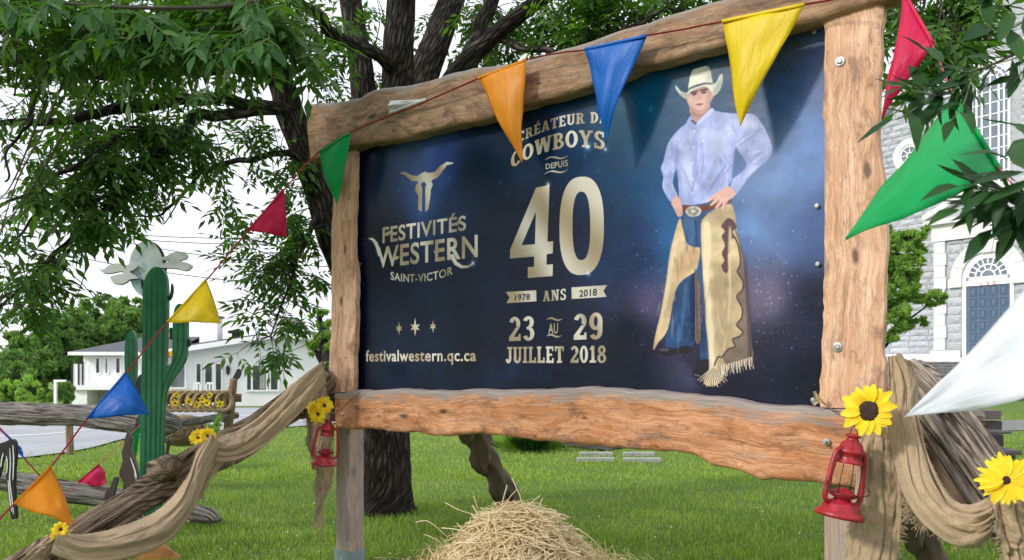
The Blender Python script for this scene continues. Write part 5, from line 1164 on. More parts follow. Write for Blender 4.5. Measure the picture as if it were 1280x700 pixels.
paint([smoothpoly(Q1((262, 626), (282, 598), (336, 572), (366, 602), (352, 622), (326, 636), (316, 640), (290, 634)))], HND, 1, 1)
for (x0_, y0_, x1_, y1_) in ((284, 606, 240, 636), (296, 618, 258, 650), (312, 626, 280, 662), (326, 624, 308, 668)): paint([smoothpoly(Q1((x0_ - 8, y0_), (x0_ + 8, y0_ + 6), (x1_ + 6, y1_ + 4), (x1_ - 3, y1_)))], (222, 178, 168), 1, 1); paint([Q1((x0_ - 2, y0_ + 10), (x0_ + 2, y0_ + 12), (x1_ + 9, y1_ + 5), (x1_ + 6, y1_ + 3))], (150, 100, 94), .55, 1)
for k in range(120):
    tx, ty = T(rr.normal(905, 60), rr.normal(430, 30)); splat(tx, ty, rr.choice([1.2, 2.0]), (.8, .7, .8), rr.uniform(.1, .5))
IMG = np.clip(IMG * .97 - .006, 0, 1)
img = bpy.data.images.new('banner_print', TW, TH); buf = np.ones((TH, TW, 4), dtype=np.float32); buf[..., :3] = IMG; img.pixels.foreach_set(buf.ravel()); img.update(); img.pack()
m, nt, bs = new_mat('banner vinyl'); ti = nt.nodes.new('ShaderNodeTexImage'); ti.image = img; ti.interpolation = 'Cubic'
uvn = nt.nodes.new('ShaderNodeTexCoord'); nt.links.new(uvn.outputs['UV'], ti.inputs[0]); nt.links.new(ti.outputs[0], bs.inputs['Base Color']); bs.inputs['Roughness'].default_value = .25; bs.inputs['Specular IOR Level'].default_value = .30
wv = nd(nt, 'TexWave', Scale=1.0, Distortion=.5); wv.bands_direction = 'Y'; nt.links.new(coords(nt, 'UV', (2, 62, 1)), wv.inputs['Vector']); wn = noise(nt, coords(nt, 'UV', (1, 1, 1)), 6, 3, .5)
bump(nt, bs, math_(nt, 'ADD', math_(nt, 'MULTIPLY', wv.outputs['Fac'], .03), math_(nt, 'MULTIPLY', wn, 1.2)), .5, .008); M['banner'] = m
mb = MB(); rows = []; uvs = []
for i in range(25):
    row = []; ur = []
    for j in range(41):
        a = lerp(S0, S1, j / 40); z = lerp(Z0, Z1, i / 24); row.append(SP.pt(a, z, .004 * vnoise(j * .28, i * .2, 3) + .002 * vnoise(j * .7, i * .5, 8))); ur.append((j / 40, i / 24))
    rows.append(row); uvs.append(ur)
mb.grid(rows, uvs); ban = mb.build('banner', M['banner'], sign, smooth=True); ban['label'] = 'glossy dark blue festival banner with gold lettering and a standing cowboy'
mb = MB(); mb.pbox(SP, S0, S1, Z0, Z1, -.03, -.012); mb.build('backing_board', M['post'], sign)
# grommet screws on the banner
def bolt(px, py, off, r, name='screw', par=None, hx=True):
    p = S(px, py, off); n_ = Vector((SP.n.x, SP.n.y, 0)); mb = MB()
    if hx: mb.lathe([(r * 1.5, -.002), (r * 1.5, .003), (r * 1.2, .004)], p, n_, 16)
    mb.lathe([(r, 0.001), (r, r * .55), (r * .55, r * .8)], p, n_, 6 if hx else 10); mb.build(name, M['steel'], par or sign)
for (x, y) in ((1018, 40), (1021, 257), (1022, 330), (446, 482), (1016, 500), (449, 190), (450, 330)): bolt(x, y, .012, .007)
# ---- live edge boards
def board(name, mat, eA, eB, off, th, n=90, m=9, rag=.006, bulge=0, seed=0, uflip=False):
    """eA, eB: opposite edges as photo points on the board's front plane; A is the first (upper or left) edge"""
    A = [Vector(SP.hit(x, y, off)) for x, y in eA]; B = [Vector(SP.hit(x, y, off)) for x, y in eB]
    mb = MB(); rows = []; uvs = []; L_ = 0; prev = None
    for i in range(n):
        t = i / (n - 1); p = polyat(A, t); q = polyat(B, t)
        d = (q - p).normalized(); p = p + d * rag * vnoise(t * 16, 0, seed) + d * rag * .5 * vnoise(t * 55, 0, seed + 1); q = q + d * rag * vnoise(t * 14, 5, seed + 2) + d * rag * .6 * vnoise(t * 60, 5, seed + 3)
        c_ = (p + q) / 2
        if prev is not None: L_ += (c_ - prev).length
        prev = c_; W_ = (q - p).length; row = []; ur = []
        prof = [(0.0, -th), (0.0, -th * .55), (.002, -th * .22), (.008, -.010), (.024, -.0015)]
        for (s_, o_) in prof: row.append((p + d * s_ * min(1, W_ * 4), off + o_ + .004 * vnoise(t * 30, s_ * 50, seed + 5))); ur.append((L_, -0.05 + o_ * .5 + s_))
        for k in range(1, m):
            f = k / m; z = .0028 * vnoise(t * 22, f * 5, seed + 7) + .0022 * vnoise(t * 60, f * 14, seed + 9); row.append((p.lerp(q, lerp(.06, .94, f)), off + z)); ur.append((L_, f * W_))
        for (s_, o_) in prof[::-1]: row.append((q - d * s_ * min(1, W_ * 4), off + o_ + .004 * vnoise(t * 30, s_ * 50 + 9, seed + 6))); ur.append((L_, W_ - s_ - o_ * .5))
        rows.append([SP.pt(a.x, a.y, o_) for a, o_ in row]); uvs.append(ur)
    mb.grid(rows, uvs); c = len(rows[0]); b = 0
    mb.f.append(tuple(range(c))); mb.f.append(tuple((n - 1) * c + k for k in range(c - 1, -1, -1)))
    for i in range(n - 1): mb.f.append((i * c, (i + 1) * c, (i + 1) * c + c - 1, i * c + c - 1))
    o = mb.build(name, mat, sign, smooth=True)
    mo = o.modifiers.new('split', 'EDGE_SPLIT'); mo.split_angle = math.radians(50); return o
b1 = board('upper_beam', M['beam_top'], [(382, 130), (400, 127), (430, 126), (452, 121), (465, 112), (480, 109), (505, 107), (530, 101), (560, 92), (592, 84), (640, 78), (672, 70), (700, 62), (740, 50), (780, 35), (830, 19), (890, 0), (940, -12), (1000, -26), (1060, -45), (1160, -70)],
      [(388, 202), (402, 194), (420, 188), (445, 184), (489, 174), (520, 168), (546, 163), (580, 156), (615, 147), (653, 132), (690, 122), (738, 108), (768, 98), (794, 87), (835, 74), (880, 62), (930, 50), (980, 38), (1030, 24), (1108, 3), (1190, -20)], .12, .10, 140, 12, .010, seed=1)
board('lower_beam', M['beam_low'], [(418, 492), (450, 489), (500, 487), (560, 487), (640, 486), (700, 485), (735, 483), (745, 486), (800, 487), (850, 492), (900, 498), (940, 503), (1000, 506), (1050, 513), (1090, 517)],
      [(419, 534), (440, 537), (470, 536), (490, 539), (515, 540), (540, 545), (600, 542), (640, 547), (700, 552), (760, 559), (800, 563), (850, 567), (870, 572), (888, 584), (920, 588), (950, 598), (1000, 601), (1040, 606), (1090, 612)], .13, .10, 140, 12, .010, seed=20)
board('post_board', M['board_post'], [(1030, 18), (1028, 100), (1031, 200), (1031, 300), (1028, 400), (1022, 509)], [(1103, -2), (1102, 60), (1099, 150), (1104, 250), (1107, 320), (1103, 380), (1105, 450), (1104, 512)], .085, .05, 60, 7, .008, seed=40)
board('post_board', M['board_post'], [(416, 190), (415, 260), (412, 300), (413, 380), (410, 450), (407, 492)], [(443, 182), (441, 240), (440, 300), (443, 350), (443, 400), (440, 489)], .085, .05, 60, 5, .006, seed=60)
# squared posts behind, standing in metal brackets
def spost(px0, px1, off0, off1, ztop_):
    a0 = SP.hit(px0, 600, off0)[0]; a1 = SP.hit(px1, 600, off0)[0]; mb = MB(); V = []
    for (a, o_) in ((a0, off0), (a1, off0), (a1, off1), (a0, off1)):
        for z in (.05, ztop_): V.append(SP.pt(a, z, o_))
    w_ = abs(a1 - a0); vv = [0, 0, w_, w_, w_ + .1, w_ + .1, w_ + .2, w_ + .2]
    mb.add(V, [(0, 2, 3, 1), (2, 4, 5, 3), (4, 6, 7, 5), (6, 0, 1, 7), (1, 3, 5, 7), (0, 6, 4, 2)], [((.05 if i % 2 == 0 else ztop_), vv[i]) for i in range(8)])
    o = mb.build('post', M['post'], sign, bev=.006)
    mb = MB(); 
    for (p, q, r_, s_) in ((a0 - .006, a1 + .006, off0 + .002, off0 + .008), (a0 - .008, a0 - .002, off1 - .004, off0 + .008), (a1 + .002, a1 + .008, off1 - .004, off0 + .008)): mb.pbox(SP, p, q, 0.02, .155, r_, s_)
    mb.pbox(SP, a0 - .05, a1 + .05, 0.0, .02, off1 - .03, off0 + .05); br = mb.build('bracket', M['bracket'], sign)
    mb = MB(); c_ = SP.pt((a0 + a1) / 2, .09, off0 + .008); mb.lathe([(.012, 0), (.012, .008), (.006, .012)], c_, Vector((SP.n.x, SP.n.y, 0)), 6); mb.build('bolt', M['steel'], br)
spost(420, 437, .025, -.11, 3.1); spost(1030, 1072, .025, -.11, 3.1)
for (x, y) in ((1050, 77), (1047, 434)): bolt(x, y, .088, .014, 'bolt')
bolt(428, 518, .133, .009, 'bolt'); bolt(441, 270, .087, .006, 'bolt'); bolt(432, 446, .087, .006, 'bolt')
p = S(1034, 552, .13); n_ = Vector((SP.n.x, SP.n.y, 0)); mb = MB(); mb.lathe([(.017, 0), (.017, .014), (.008, .0145), (.008, .04), (.006, .042)], p, n_, 6); mb.build('bolt', M['steel'], sign)
# back braces wrapped in twisted burlap
def wrapped(name, label, pts, r0, turns):
    t = thing(name, label, 'brace', pts[-1], None); line = smoothline(pts, 60); mb = MB(); mb.tube(line, [r0 * .6] * 60, 10); mb.build('brace_pole', M['drift'], t, smooth=True)
    for ph in (0, math.pi):
        mb = MB(); hel = []; rr_ = []
        for i in range(120):
            q = polyat(line, i / 119); th = turns * 2 * math.pi * i / 119 + ph; d = (line[-1] - line[0]).normalized(); a = d.orthogonal().normalized(); b = d.cross(a)
            hel.append(q + (a * math.cos(th) + b * math.sin(th)) * r0 * .42); rr_.append(r0 * (.78 + .12 * vnoise(i * .12, ph)))
        mb.tube(hel, rr_, 22, prof=lambda L, th: 1 + .10 * math.sin(th * 5 + L * 9) + .05 * math.sin(th * 11 - L * 14)); mb.build('burlap_wrap', M['burlap_dark'], t, smooth=True)
M['burlap_dark'] = burlap_mat('dark burlap', (.16, .12, .08), (.075, .055, .035))
wrapped('wrapped_brace', 'diagonal brace twisted in dark burlap behind the sign centre', [P(588, 530, 6.1), P(606, 575, 6.8), P(628, 610, 7.4), P(642, 645, 8.0)], .10, 1.5)
wrapped('wrapped_brace', 'burlap twisted brace low at right under the hanging swag', [P(1120, 600, 4.1), P(1146, 660, 4.35), P(1170, 720, 4.6), P(1200, 790, 4.6)], .085, 1.6)
# ================================================================== FOREGROUND THINGS
# ---- bunting
def bunting(label, cordpts, flags, loc):
    t = thing('bunting', label, 'bunting', loc, 'pennant strings')
    mb = MB(); line = smoothline(cordpts, 160)
    mb.tube([p + Vector((0, 0, .002 * vnoise(i * .8))) for i, p in enumerate(line)], .0065, 6, flat=.45); mb.build('cord', M['cord'], t, smooth=True)
    for (name, mat, a, b, tip, bul, sag, lab) in flags:
        a, b, tip = Vector(a), Vector(b), Vector(tip); nrm = (b - a).cross(tip - a).normalized()
        if nrm.dot(Vector((0, 0, CZ)) - a) < 0: nrm = -nrm
        mb = MB(); N_ = 26; rows = []; uvs = []; hgt = (tip - (a + b) / 2).length
        for i in range(N_ + 1):
            v = i / N_; row = []; ur = []
            for j in range(13):
                u = j / 12; base_ = a.lerp(b, u); p = base_.lerp(tip, v)
                p = p + nrm * (bul * math.sin(math.pi * v ** .8) * math.sin(math.pi * u) + .016 * (1 - v) * math.sin(u * 9 + v * 5 + a.x * 3) * v + .006 * vnoise(u * 4, v * 6, int(a.x * 100) % 50) + .02 * v * math.sin(v * 6 + a.y))
                side = (b - a).normalized(); p = p + side * sag * math.sin(math.pi * v) * (1 - 2 * u) * -1 * (1 - v * .3)
                row.append(p); ur.append((u * .42, v * .55))
            rows.append(row); uvs.append(ur)
        mb.grid(rows, uvs); o = mb.build('pennant', M[mat], t, smooth=True, solid=.0012); o['label'] = lab
        mb = MB(); mb.tube([a.lerp(b, k / 8) + nrm * .004 for k in range(9)], .009, 6, flat=.6); h = mb.build('hem', M[mat], t, smooth=True)
fo = .20
def Sf(px, py, off=fo): return S(px, py, off)
cord1 = [P(-40, 690, 4.3), P(15, 633, 4.55), P(64, 583, 4.8), P(108, 525, 5.0), P(158, 466, 5.15), P(208, 404, 5.3), P(258, 350, 5.45), P(310, 289, 5.6), P(355, 237, 5.72), P(394, 194, 5.8), Sf(437, 166, .17), Sf(520, 132, .165), Sf(598, 98), Sf(658, 75), Sf(700, 66), Sf(732, 62), Sf(808, 45), Sf(905, 27), Sf(1005, 6), Sf(1060, -4, .22), P(1112, -22, 3.2), P(1135, -2, 3.1), P(1165, 55, 2.95), P(1192, 118, 2.75), P(1250, 212, 2.3), P(1290, 250, 2.0), P(1330, 300, 1.85), P(1400, 478, 1.6), P(1460, 600, 1.45)]
bunting('long red cord of coloured pennants looping across the sign and toward the camera', cord1, [
    ('pennant', 'fl_orange', P(18, 630, 4.56), P(64, 583, 4.8), P(92, 656, 4.66), .03, .012, 'orange pennant low at the far left'),
    ('pennant', 'fl_blue', P(110, 523, 5.0), P(158, 466, 5.15), P(185, 516, 5.05), .03, .012, 'blue pennant blowing right over the cactus trunk'),
    ('pennant', 'fl_yellow', P(210, 403, 5.3), P(258, 350, 5.45), P(275, 402, 5.3), .03, .01, 'yellow pennant between cactus and sky'),
    ('pennant', 'fl_red', P(311, 288, 5.6), P(355, 237, 5.72), P(358, 294, 5.62), .025, .01, 'dark pink pennant against the sky left of the sign'),
    ('pennant', 'fl_green', P(399, 190, 5.78), Sf(438, 166, .17), Sf(419, 254, .19), .02, .03, 'crumpled green pennant at the sign corner'),
    ('pennant', 'fl_white', Sf(487, 141, .17), Sf(532, 124, .175), Sf(484, 126, .19), .02, .0, 'white pennant flipped up over the beam'),
    ('pennant', 'fl_orange', Sf(598, 98), Sf(658, 75), Sf(650, 203, .19), .03, .0, 'orange pennant overlapping the gold lettering'),
    ('pennant', 'fl_blue', Sf(731, 62), Sf(808, 45), Sf(756, 178, .19), .03, -.01, 'blue pennant overlapping the gold lettering'),
    ('pennant', 'fl_yellow', Sf(903, 27), Sf(1006, 6), Sf(925, 157, .20), .03, .0, 'big yellow pennant above the cowboy shoulder'),
    ('pennant', 'fl_red', P(1128, -12, 3.1), P(1167, 56, 2.95), P(1104, 150, 3.05), .04, -.01, 'crimson pennant right of the sign post'),
    ('pennant', 'fl_green', P(1192, 116, 2.75), P(1251, 214, 2.3), P(1059, 303, 2.45), .04, .01, 'large bright green pennant in front of the church'),
    ('pennant', 'fl_white', P(1330, 300, 1.85), P(1400, 478, 1.6), P(1127, 530, 1.62), .012, -.01, 'huge near white pennant at the right edge'),
], (0, 4.6, 2.6))
cord2 = [P(-40, 500, 6.2), P(0, 535, 6.2), P(28, 570, 6.25), P(55, 600, 6.3), P(78, 622, 6.4), P(98, 603, 6.6), P(125, 580, 6.8), P(150, 556, 6.95), P(176, 530, 7.1)]
bunting('short pennant string sagging behind to the cactus', cord2, [
    ('pennant', 'fl_blue', P(-14, 524, 6.2), P(26, 562, 6.25), P(33, 573, 6.2), .01, .0, 'narrow blue pennant at the left edge'),
    ('pennant', 'fl_orange', P(-50, 490, 6.25), P(-12, 520, 6.2), P(5, 545, 6.25), .02, .0, 'orange pennant cut by the left edge'),
    ('pennant', 'fl_red', P(98, 603, 6.6), P(124, 581, 6.8), P(133, 605, 6.65), .02, .03, 'small pink pennant above the lower rail'),
    ('pennant', 'fl_green', P(157, 550, 6.98), P(176, 532, 7.12), P(166, 606, 7.1), .02, .0, 'green pennant half hidden behind the cactus')], (-3.6, 6.5, .8))
p_ = S(1105, 60, .1); mb = MB(); nn = []
for i in range(12): nn.append([P(1104 - 3 + 4 * math.sin(i * .9) + (5 - 2 * (i / 11)) * j, 142 + i * 3 * .0 + 20 * i / 11 * 1.2, 3.05 + .02 * math.sin(i + j * 2)) for j in range(4)])
# ---- left driftwood brace and its burlap
def knotty(seed, amp=.16, k1=7, k2=13):
    return lambda L, th: 1 + amp * .6 * math.sin(th * k1 + 2.2 * vnoise(L * 3, 0, seed)) * (.6 + .4 * vnoise(L * 4, 3, seed)) + amp * .35 * math.sin(th * k2 + 3 * vnoise(L * 2.5, 4, seed)) + amp * vnoise(L * 2.2, th * .8, seed + 1)
def log(name, label, cat, pts, rad, mat, seed=0, seg=56, n=120, amp=.16, flat=1.0, ends=None, group=None, parent=None):
    line = smoothline(pts, n); rs = [polyat([Vector((r, 0)) for r in rad], 0).x] * n
    rs = [np.interp(i / (n - 1) * (len(rad) - 1), range(len(rad)), rad) for i in range(n)]
    mb = MB(); mb.tube(line, rs, seg, prof=knotty(seed, amp), flat=flat)
    if parent: return mb.build(name, M[mat], parent, smooth=True)
    o = mb.build(name, M[mat], smooth=True, loc=pts[-1]); tag(o, label, cat, group); return o
log('driftwood_brace', 'brown weathered driftwood pole leaning from the sign to the lower left', 'log', [P(412, 470, 5.95), P(360, 510, 5.85), P(310, 545, 5.7), P(262, 572, 5.5), P(215, 598, 5.3), P(165, 630, 5.1), P(110, 664, 4.9), P(60, 694, 4.75), P(-20, 745, 4.5)], [.10, .115, .11, .10, .115, .085, .085, .09, .10], 'drift', 3, amp=.26)
kb = MB(); kb.tube([P(205, 590, 5.25), P(212, 582, 5.12), P(216, 580, 5.02)], [.10, .075, .05], 20, prof=knotty(9, .2)); ko = kb.build('knot_stub', M['drift'], smooth=True, loc=P(210, 590, 5.2)); tag(ko, 'broken branch stub on the driftwood brace', 'log')
def drape(mb, eA, eB, folds, amp, n=130, m=72, pinch=None, seed=0, sub=0.0, wr=.012):
    """cloth between two edges; eA, eB lists of Vector; folds run along the length"""
    A = smoothline(eA, n); B = smoothline(eB, n); rows = []; uvs = []; L_ = 0; Ltot = sum((A[i] - A[i - 1]).length for i in range(1, n)); W0 = max((a - b).length for a, b in zip(A, B)) * 1.5
    for i in range(n):
        t = i / (n - 1)
        if i: L_ += ((A[i] + B[i]) / 2 - (A[i - 1] + B[i - 1]) / 2).length
        row = []; ur = []; tg = (A[min(i + 1, n - 1)] - A[max(i - 1, 0)]); d = (B[i] - A[i]); nrm = tg.cross(d); nrm = nrm.normalized() if nrm.length > 1e-9 else Vector((0, -1, 0))
        if nrm.dot(Vector((0, 0, CZ)) - A[i]) < 0: nrm = -nrm
        W_ = d.length; am = amp * min(1, W_ / .10)
        for j in range(m + 1):
            u = j / m; ph = folds * (u + .16 * vnoise(u * 3.3, t * 2.6, seed)) * 2 * math.pi + .9 * vnoise(t * 2.6, u * 2, seed + 1) * 2; rg = 1 - abs(vnoise(u * folds * 1.7 + .8 * vnoise(t * 2, 1, seed), t * 1.9, seed + 9)) * 2
            z = am * (.30 * math.sin(ph) + .10 * math.sin(ph * 1.9 + 1.3 + t * 3) + .40 * rg + .16 * vnoise(u * folds * 3, t * 6, seed + 12)) * (.65 + .35 * math.sin(t * 4 + u * 5)) + wr * vnoise(t * 9, u * 7, seed + 2) + wr * .5 * vnoise(t * 22, u * 16, seed + 3) + wr * .16 * vnoise(t * 40, u * 26, seed + 4) + sub * math.sin(math.pi * u)
            row.append(A[i].lerp(B[i], u + .03 * math.sin(ph * .9) * math.sin(math.pi * u)) + nrm * z); ur.append((L_, u * W0))
        rows.append(row); uvs.append(ur)
    mb.grid(rows, uvs)
def cloth(name, label, strips, loc, group=None, mat='burlap'):
    t = thing(name, label, 'burlap', loc, group)
    for k, (eA, eB, folds, amp, sub) in enumerate(strips):
        mb = MB(); drape(mb, eA, eB, folds, amp, seed=hash(len(label)) % 50 + k * 7 if False else 5 + k * 7 + int(loc[0] * 10) % 9, sub=sub); mb.build('burlap_fold', M[mat], t, smooth=True, solid=.003)
        th_ = MB(); rr2 = random.Random(k + len(label))
        for ed_, inn in ((130, 0), (130, 72)):
            for q_ in range(150):
                i_ = rr2.randrange(2, 128); a_ = Vector(mb.v[i_ * 73 + inn]); b_ = Vector(mb.v[i_ * 73 + (3 if inn == 0 else 69)]); o_ = (a_ - b_).normalized() if (a_ - b_).length > 1e-6 else Vector((0, 0, -1)); l_ = rr2.uniform(.006, .028)
                p1_ = a_ + o_ * l_ * .5 + Vector((rr2.gauss(0, .003), rr2.gauss(0, .003), rr2.gauss(0, .003))); th_.tube([a_, p1_, p1_ + o_ * l_ * .4 + Vector((rr2.gauss(0, .006), rr2.gauss(0, .004), -.006))], .0009, 3, cap=False)
        th_.build('frayed_edge', M[mat], t, kind='stuff')
    return t
Yl = lambda x: np.interp(x, [40, 110, 165, 215, 262, 310, 360, 412], [4.68, 4.82, 5.0, 5.18, 5.38, 5.56, 5.70, 5.80]) - .07
def W(lst, dy=0): return [P(x, y, float(Yl(x)) + dy + (q if (q := 0) else 0)) for x, y in lst]
cloth('burlap_drape', 'long burlap swag draped over the driftwood brace left of the sign', [
    (W([(408, 452), (385, 468), (362, 486), (340, 507), (318, 525), (295, 540), (275, 548), (256, 553)], -.05), W([(408, 478), (390, 500), (368, 525), (345, 548), (320, 566), (295, 577), (272, 580), (258, 572)], -.16), 3.2, .055, .07),
    (W([(262, 549), (248, 562), (236, 590), (218, 618), (196, 638), (168, 652), (130, 664), (100, 668), (72, 664)], -.12), W([(275, 556), (264, 582), (252, 612), (236, 646), (212, 675), (180, 692), (140, 703), (100, 705), (64, 690)], -.20), 2.4, .05, .07),
    (W([(95, 662), (78, 676), (62, 690), (44, 715)], -.14), W([(60, 668), (48, 682), (36, 694), (20, 715)], -.12), 2.5, .04, .03),
    (W([(262, 560), (282, 572), (264, 598), (250, 625)], -.13), W([(255, 560), (262, 580), (254, 604), (246, 622)], -.10), 1.5, .03, .02),
], P(250, 600, 5.2), 'burlap drapes')
def V3(lst): return [P(*q) for q in lst]
cloth('burlap_hanging', 'burlap strip hanging behind the small left lantern', [
    (V3([(388, 484, 5.95), (384, 510, 5.93), (385, 540, 5.9), (386, 560, 5.9), (392, 582, 5.92)]), V3([(408, 484, 5.85), (412, 510, 5.82), (415, 540, 5.84), (414, 560, 5.84), (404, 585, 5.86)]), 2.0, .05, .05),
    (V3([(394, 575, 5.92), (396, 600, 5.9), (394, 625, 5.92), (393, 652, 5.92)]), V3([(416, 560, 5.84), (418, 590, 5.86), (412, 612, 5.88), (400, 640, 5.9)]), 2.5, .03, .02)], P(400, 600, 5.9), 'burlap drapes')
# dark brace stub behind the post
log('brace_stub', 'dark brown timber stub behind the left post and burlap', 'log', [P(372, 507, 6.3), P(395, 498, 6.25), P(425, 490, 6.2)], [.11, .12, .12], 'drift', 5, amp=.1)
# ---- right weathered logs and burlap
log('weathered_log', 'thick deeply grooved grey log leaning out to the lower right', 'log', [P(1132, 468, 3.62), P(1156, 497, 3.52), P(1198, 548, 3.42), P(1232, 596, 3.32), P(1272, 650, 3.2), P(1340, 740, 3.05)], [.08, .10, .10, .10, .10, .10], 'greylog', 13, seg=72, amp=.26)
log('log_end', 'short grey log end pointing right above the dark picnic bench', 'log', [P(1090, 500, 5.2), P(1150, 522, 5.1), P(1192, 532, 5.05), P(1228, 533, 5.0)], [.13, .13, .12, .10], 'greylog', 17, amp=.16)
mb = MB(); q = [P(1120, 480, 3.78), P(1160, 530, 3.72), P(1215, 600, 3.6), P(1240, 640, 3.55), P(1180, 650, 3.6), P(1140, 600, 3.7)]
def plankbd(px, mat, th, label):
    A = [P(1118, 470, 3.80), P(1165, 530, 3.72), P(1225, 605, 3.60), P(1255, 650, 3.54)]; B = [P(1118, 560, 3.82), P(1140, 600, 3.78), P(1172, 640, 3.70), P(1196, 680, 3.66)]
    mb = MB(); drape(mb, A, B, 0.01, 0.0, 40, 12, wr=.006); return mb
M['slab_dark'] = wood_mat('rough brown slab', (.30, .17, .10), (.20, .105, .06), (.07, .04, .025), (.30, .27, .25), .4)
mb = plankbd(0, 0, 0, 0); o = mb.build('brown_slab', M['slab_dark'], smooth=True, loc=P(1180, 600, 3.7), solid=.05); tag(o, 'rough brown slab board behind the right burlap swag', 'board')
cloth('burlap_drape', 'wide burlap hanging straight down over the right lower post', [
    (V3([(1092, 500, 3.38), (1084, 530, 3.36), (1074, 556, 3.34), (1068, 620, 3.34), (1060, 670, 3.34), (1054, 720, 3.34)]), V3([(1122, 500, 3.24), (1124, 550, 3.24), (1127, 600, 3.24), (1127, 640, 3.26), (1124, 680, 3.26), (1122, 720, 3.26)]), 3.2, .026, .02),
    (V3([(1110, 446, 3.30), (1109, 480, 3.26), (1111, 520, 3.22), (1118, 565, 3.18), (1128, 612, 3.12), (1150, 650, 3.05), (1185, 678, 2.98), (1218, 684, 2.94), (1240, 668, 2.92)]), V3([(1137, 452, 3.26), (1148, 480, 3.26), (1146, 515, 3.22), (1154, 552, 3.18), (1170, 592, 3.10), (1190, 622, 3.04), (1212, 630, 2.99), (1236, 622, 2.95), (1256, 606, 2.92)]), 3.6, .042, .04),
    (V3([(1238, 606, 2.90), (1238, 630, 2.88), (1246, 665, 2.87), (1254, 690, 2.87), (1262, 730, 2.87)]), V3([(1285, 600, 2.84), (1300, 630, 2.84), (1310, 660, 2.84), (1318, 690, 2.84), (1325, 730, 2.84)]), 4.2, .045, .02),
], P(1150, 600, 3.2), 'burlap drapes')
# frayed threads
fr_ = MB()
for k in range(90):
    t = random.random(); p0 = P(1128 + 26 * t, 622 + 26 * t, 3.10); fr_.tube([p0, p0 + Vector((random.uniform(-.02, .03), 0, -.02)), p0 + Vector((random.uniform(-.04, .05), -.01, -random.uniform(.02, .08)))], .0010, 3, cap=False)
for k in range(60):
    p0 = P(394 + 10 * random.random(), 630 + 20 * random.random(), 5.9); fr_.tube([p0, p0 + Vector((random.uniform(-.02, .02), 0, -.05)), p0 + Vector((random.uniform(-.03, .03), 0, -random.uniform(.06, .14)))], .0012, 3, cap=False)
fo_ = fr_.build('loose_threads', M['burlap'], bpy.data.objects.get('burlap_drape.001'), kind='stuff')
# ---- twine round the post
mb = MB(); mb.tube(smoothline([S(1026, 500, .15), S(1040, 512, .16), S(1052, 516, .16), S(1060, 530, .19)], 14), .004, 6); o = mb.build('twine', M['stick'], smooth=True, loc=S(1040, 512, .16)); tag(o, 'thin twine holding the large lantern to the right post', 'twine')
tuft = MB()
for k in range(40): 
    b = S(1024, 501, .14); tuft.tube([b, b + Vector((random.uniform(-.03, .02), random.uniform(-.02, .01), random.uniform(-.02, .05)))], .0016, 3)
tuft.build('frayed_end', M['straw'], o, kind='stuff')
mb = MB(); mb.tube(smoothline([S(452, 489, .15), S(440, 498, .16), S(428, 510, .16), P(412, 518, 5.7)], 14), .004, 6); o = mb.build('twine', M['stick'], smooth=True, loc=S(440, 500, .16)); tag(o, 'thin twine holding the small lantern to the left post', 'twine')
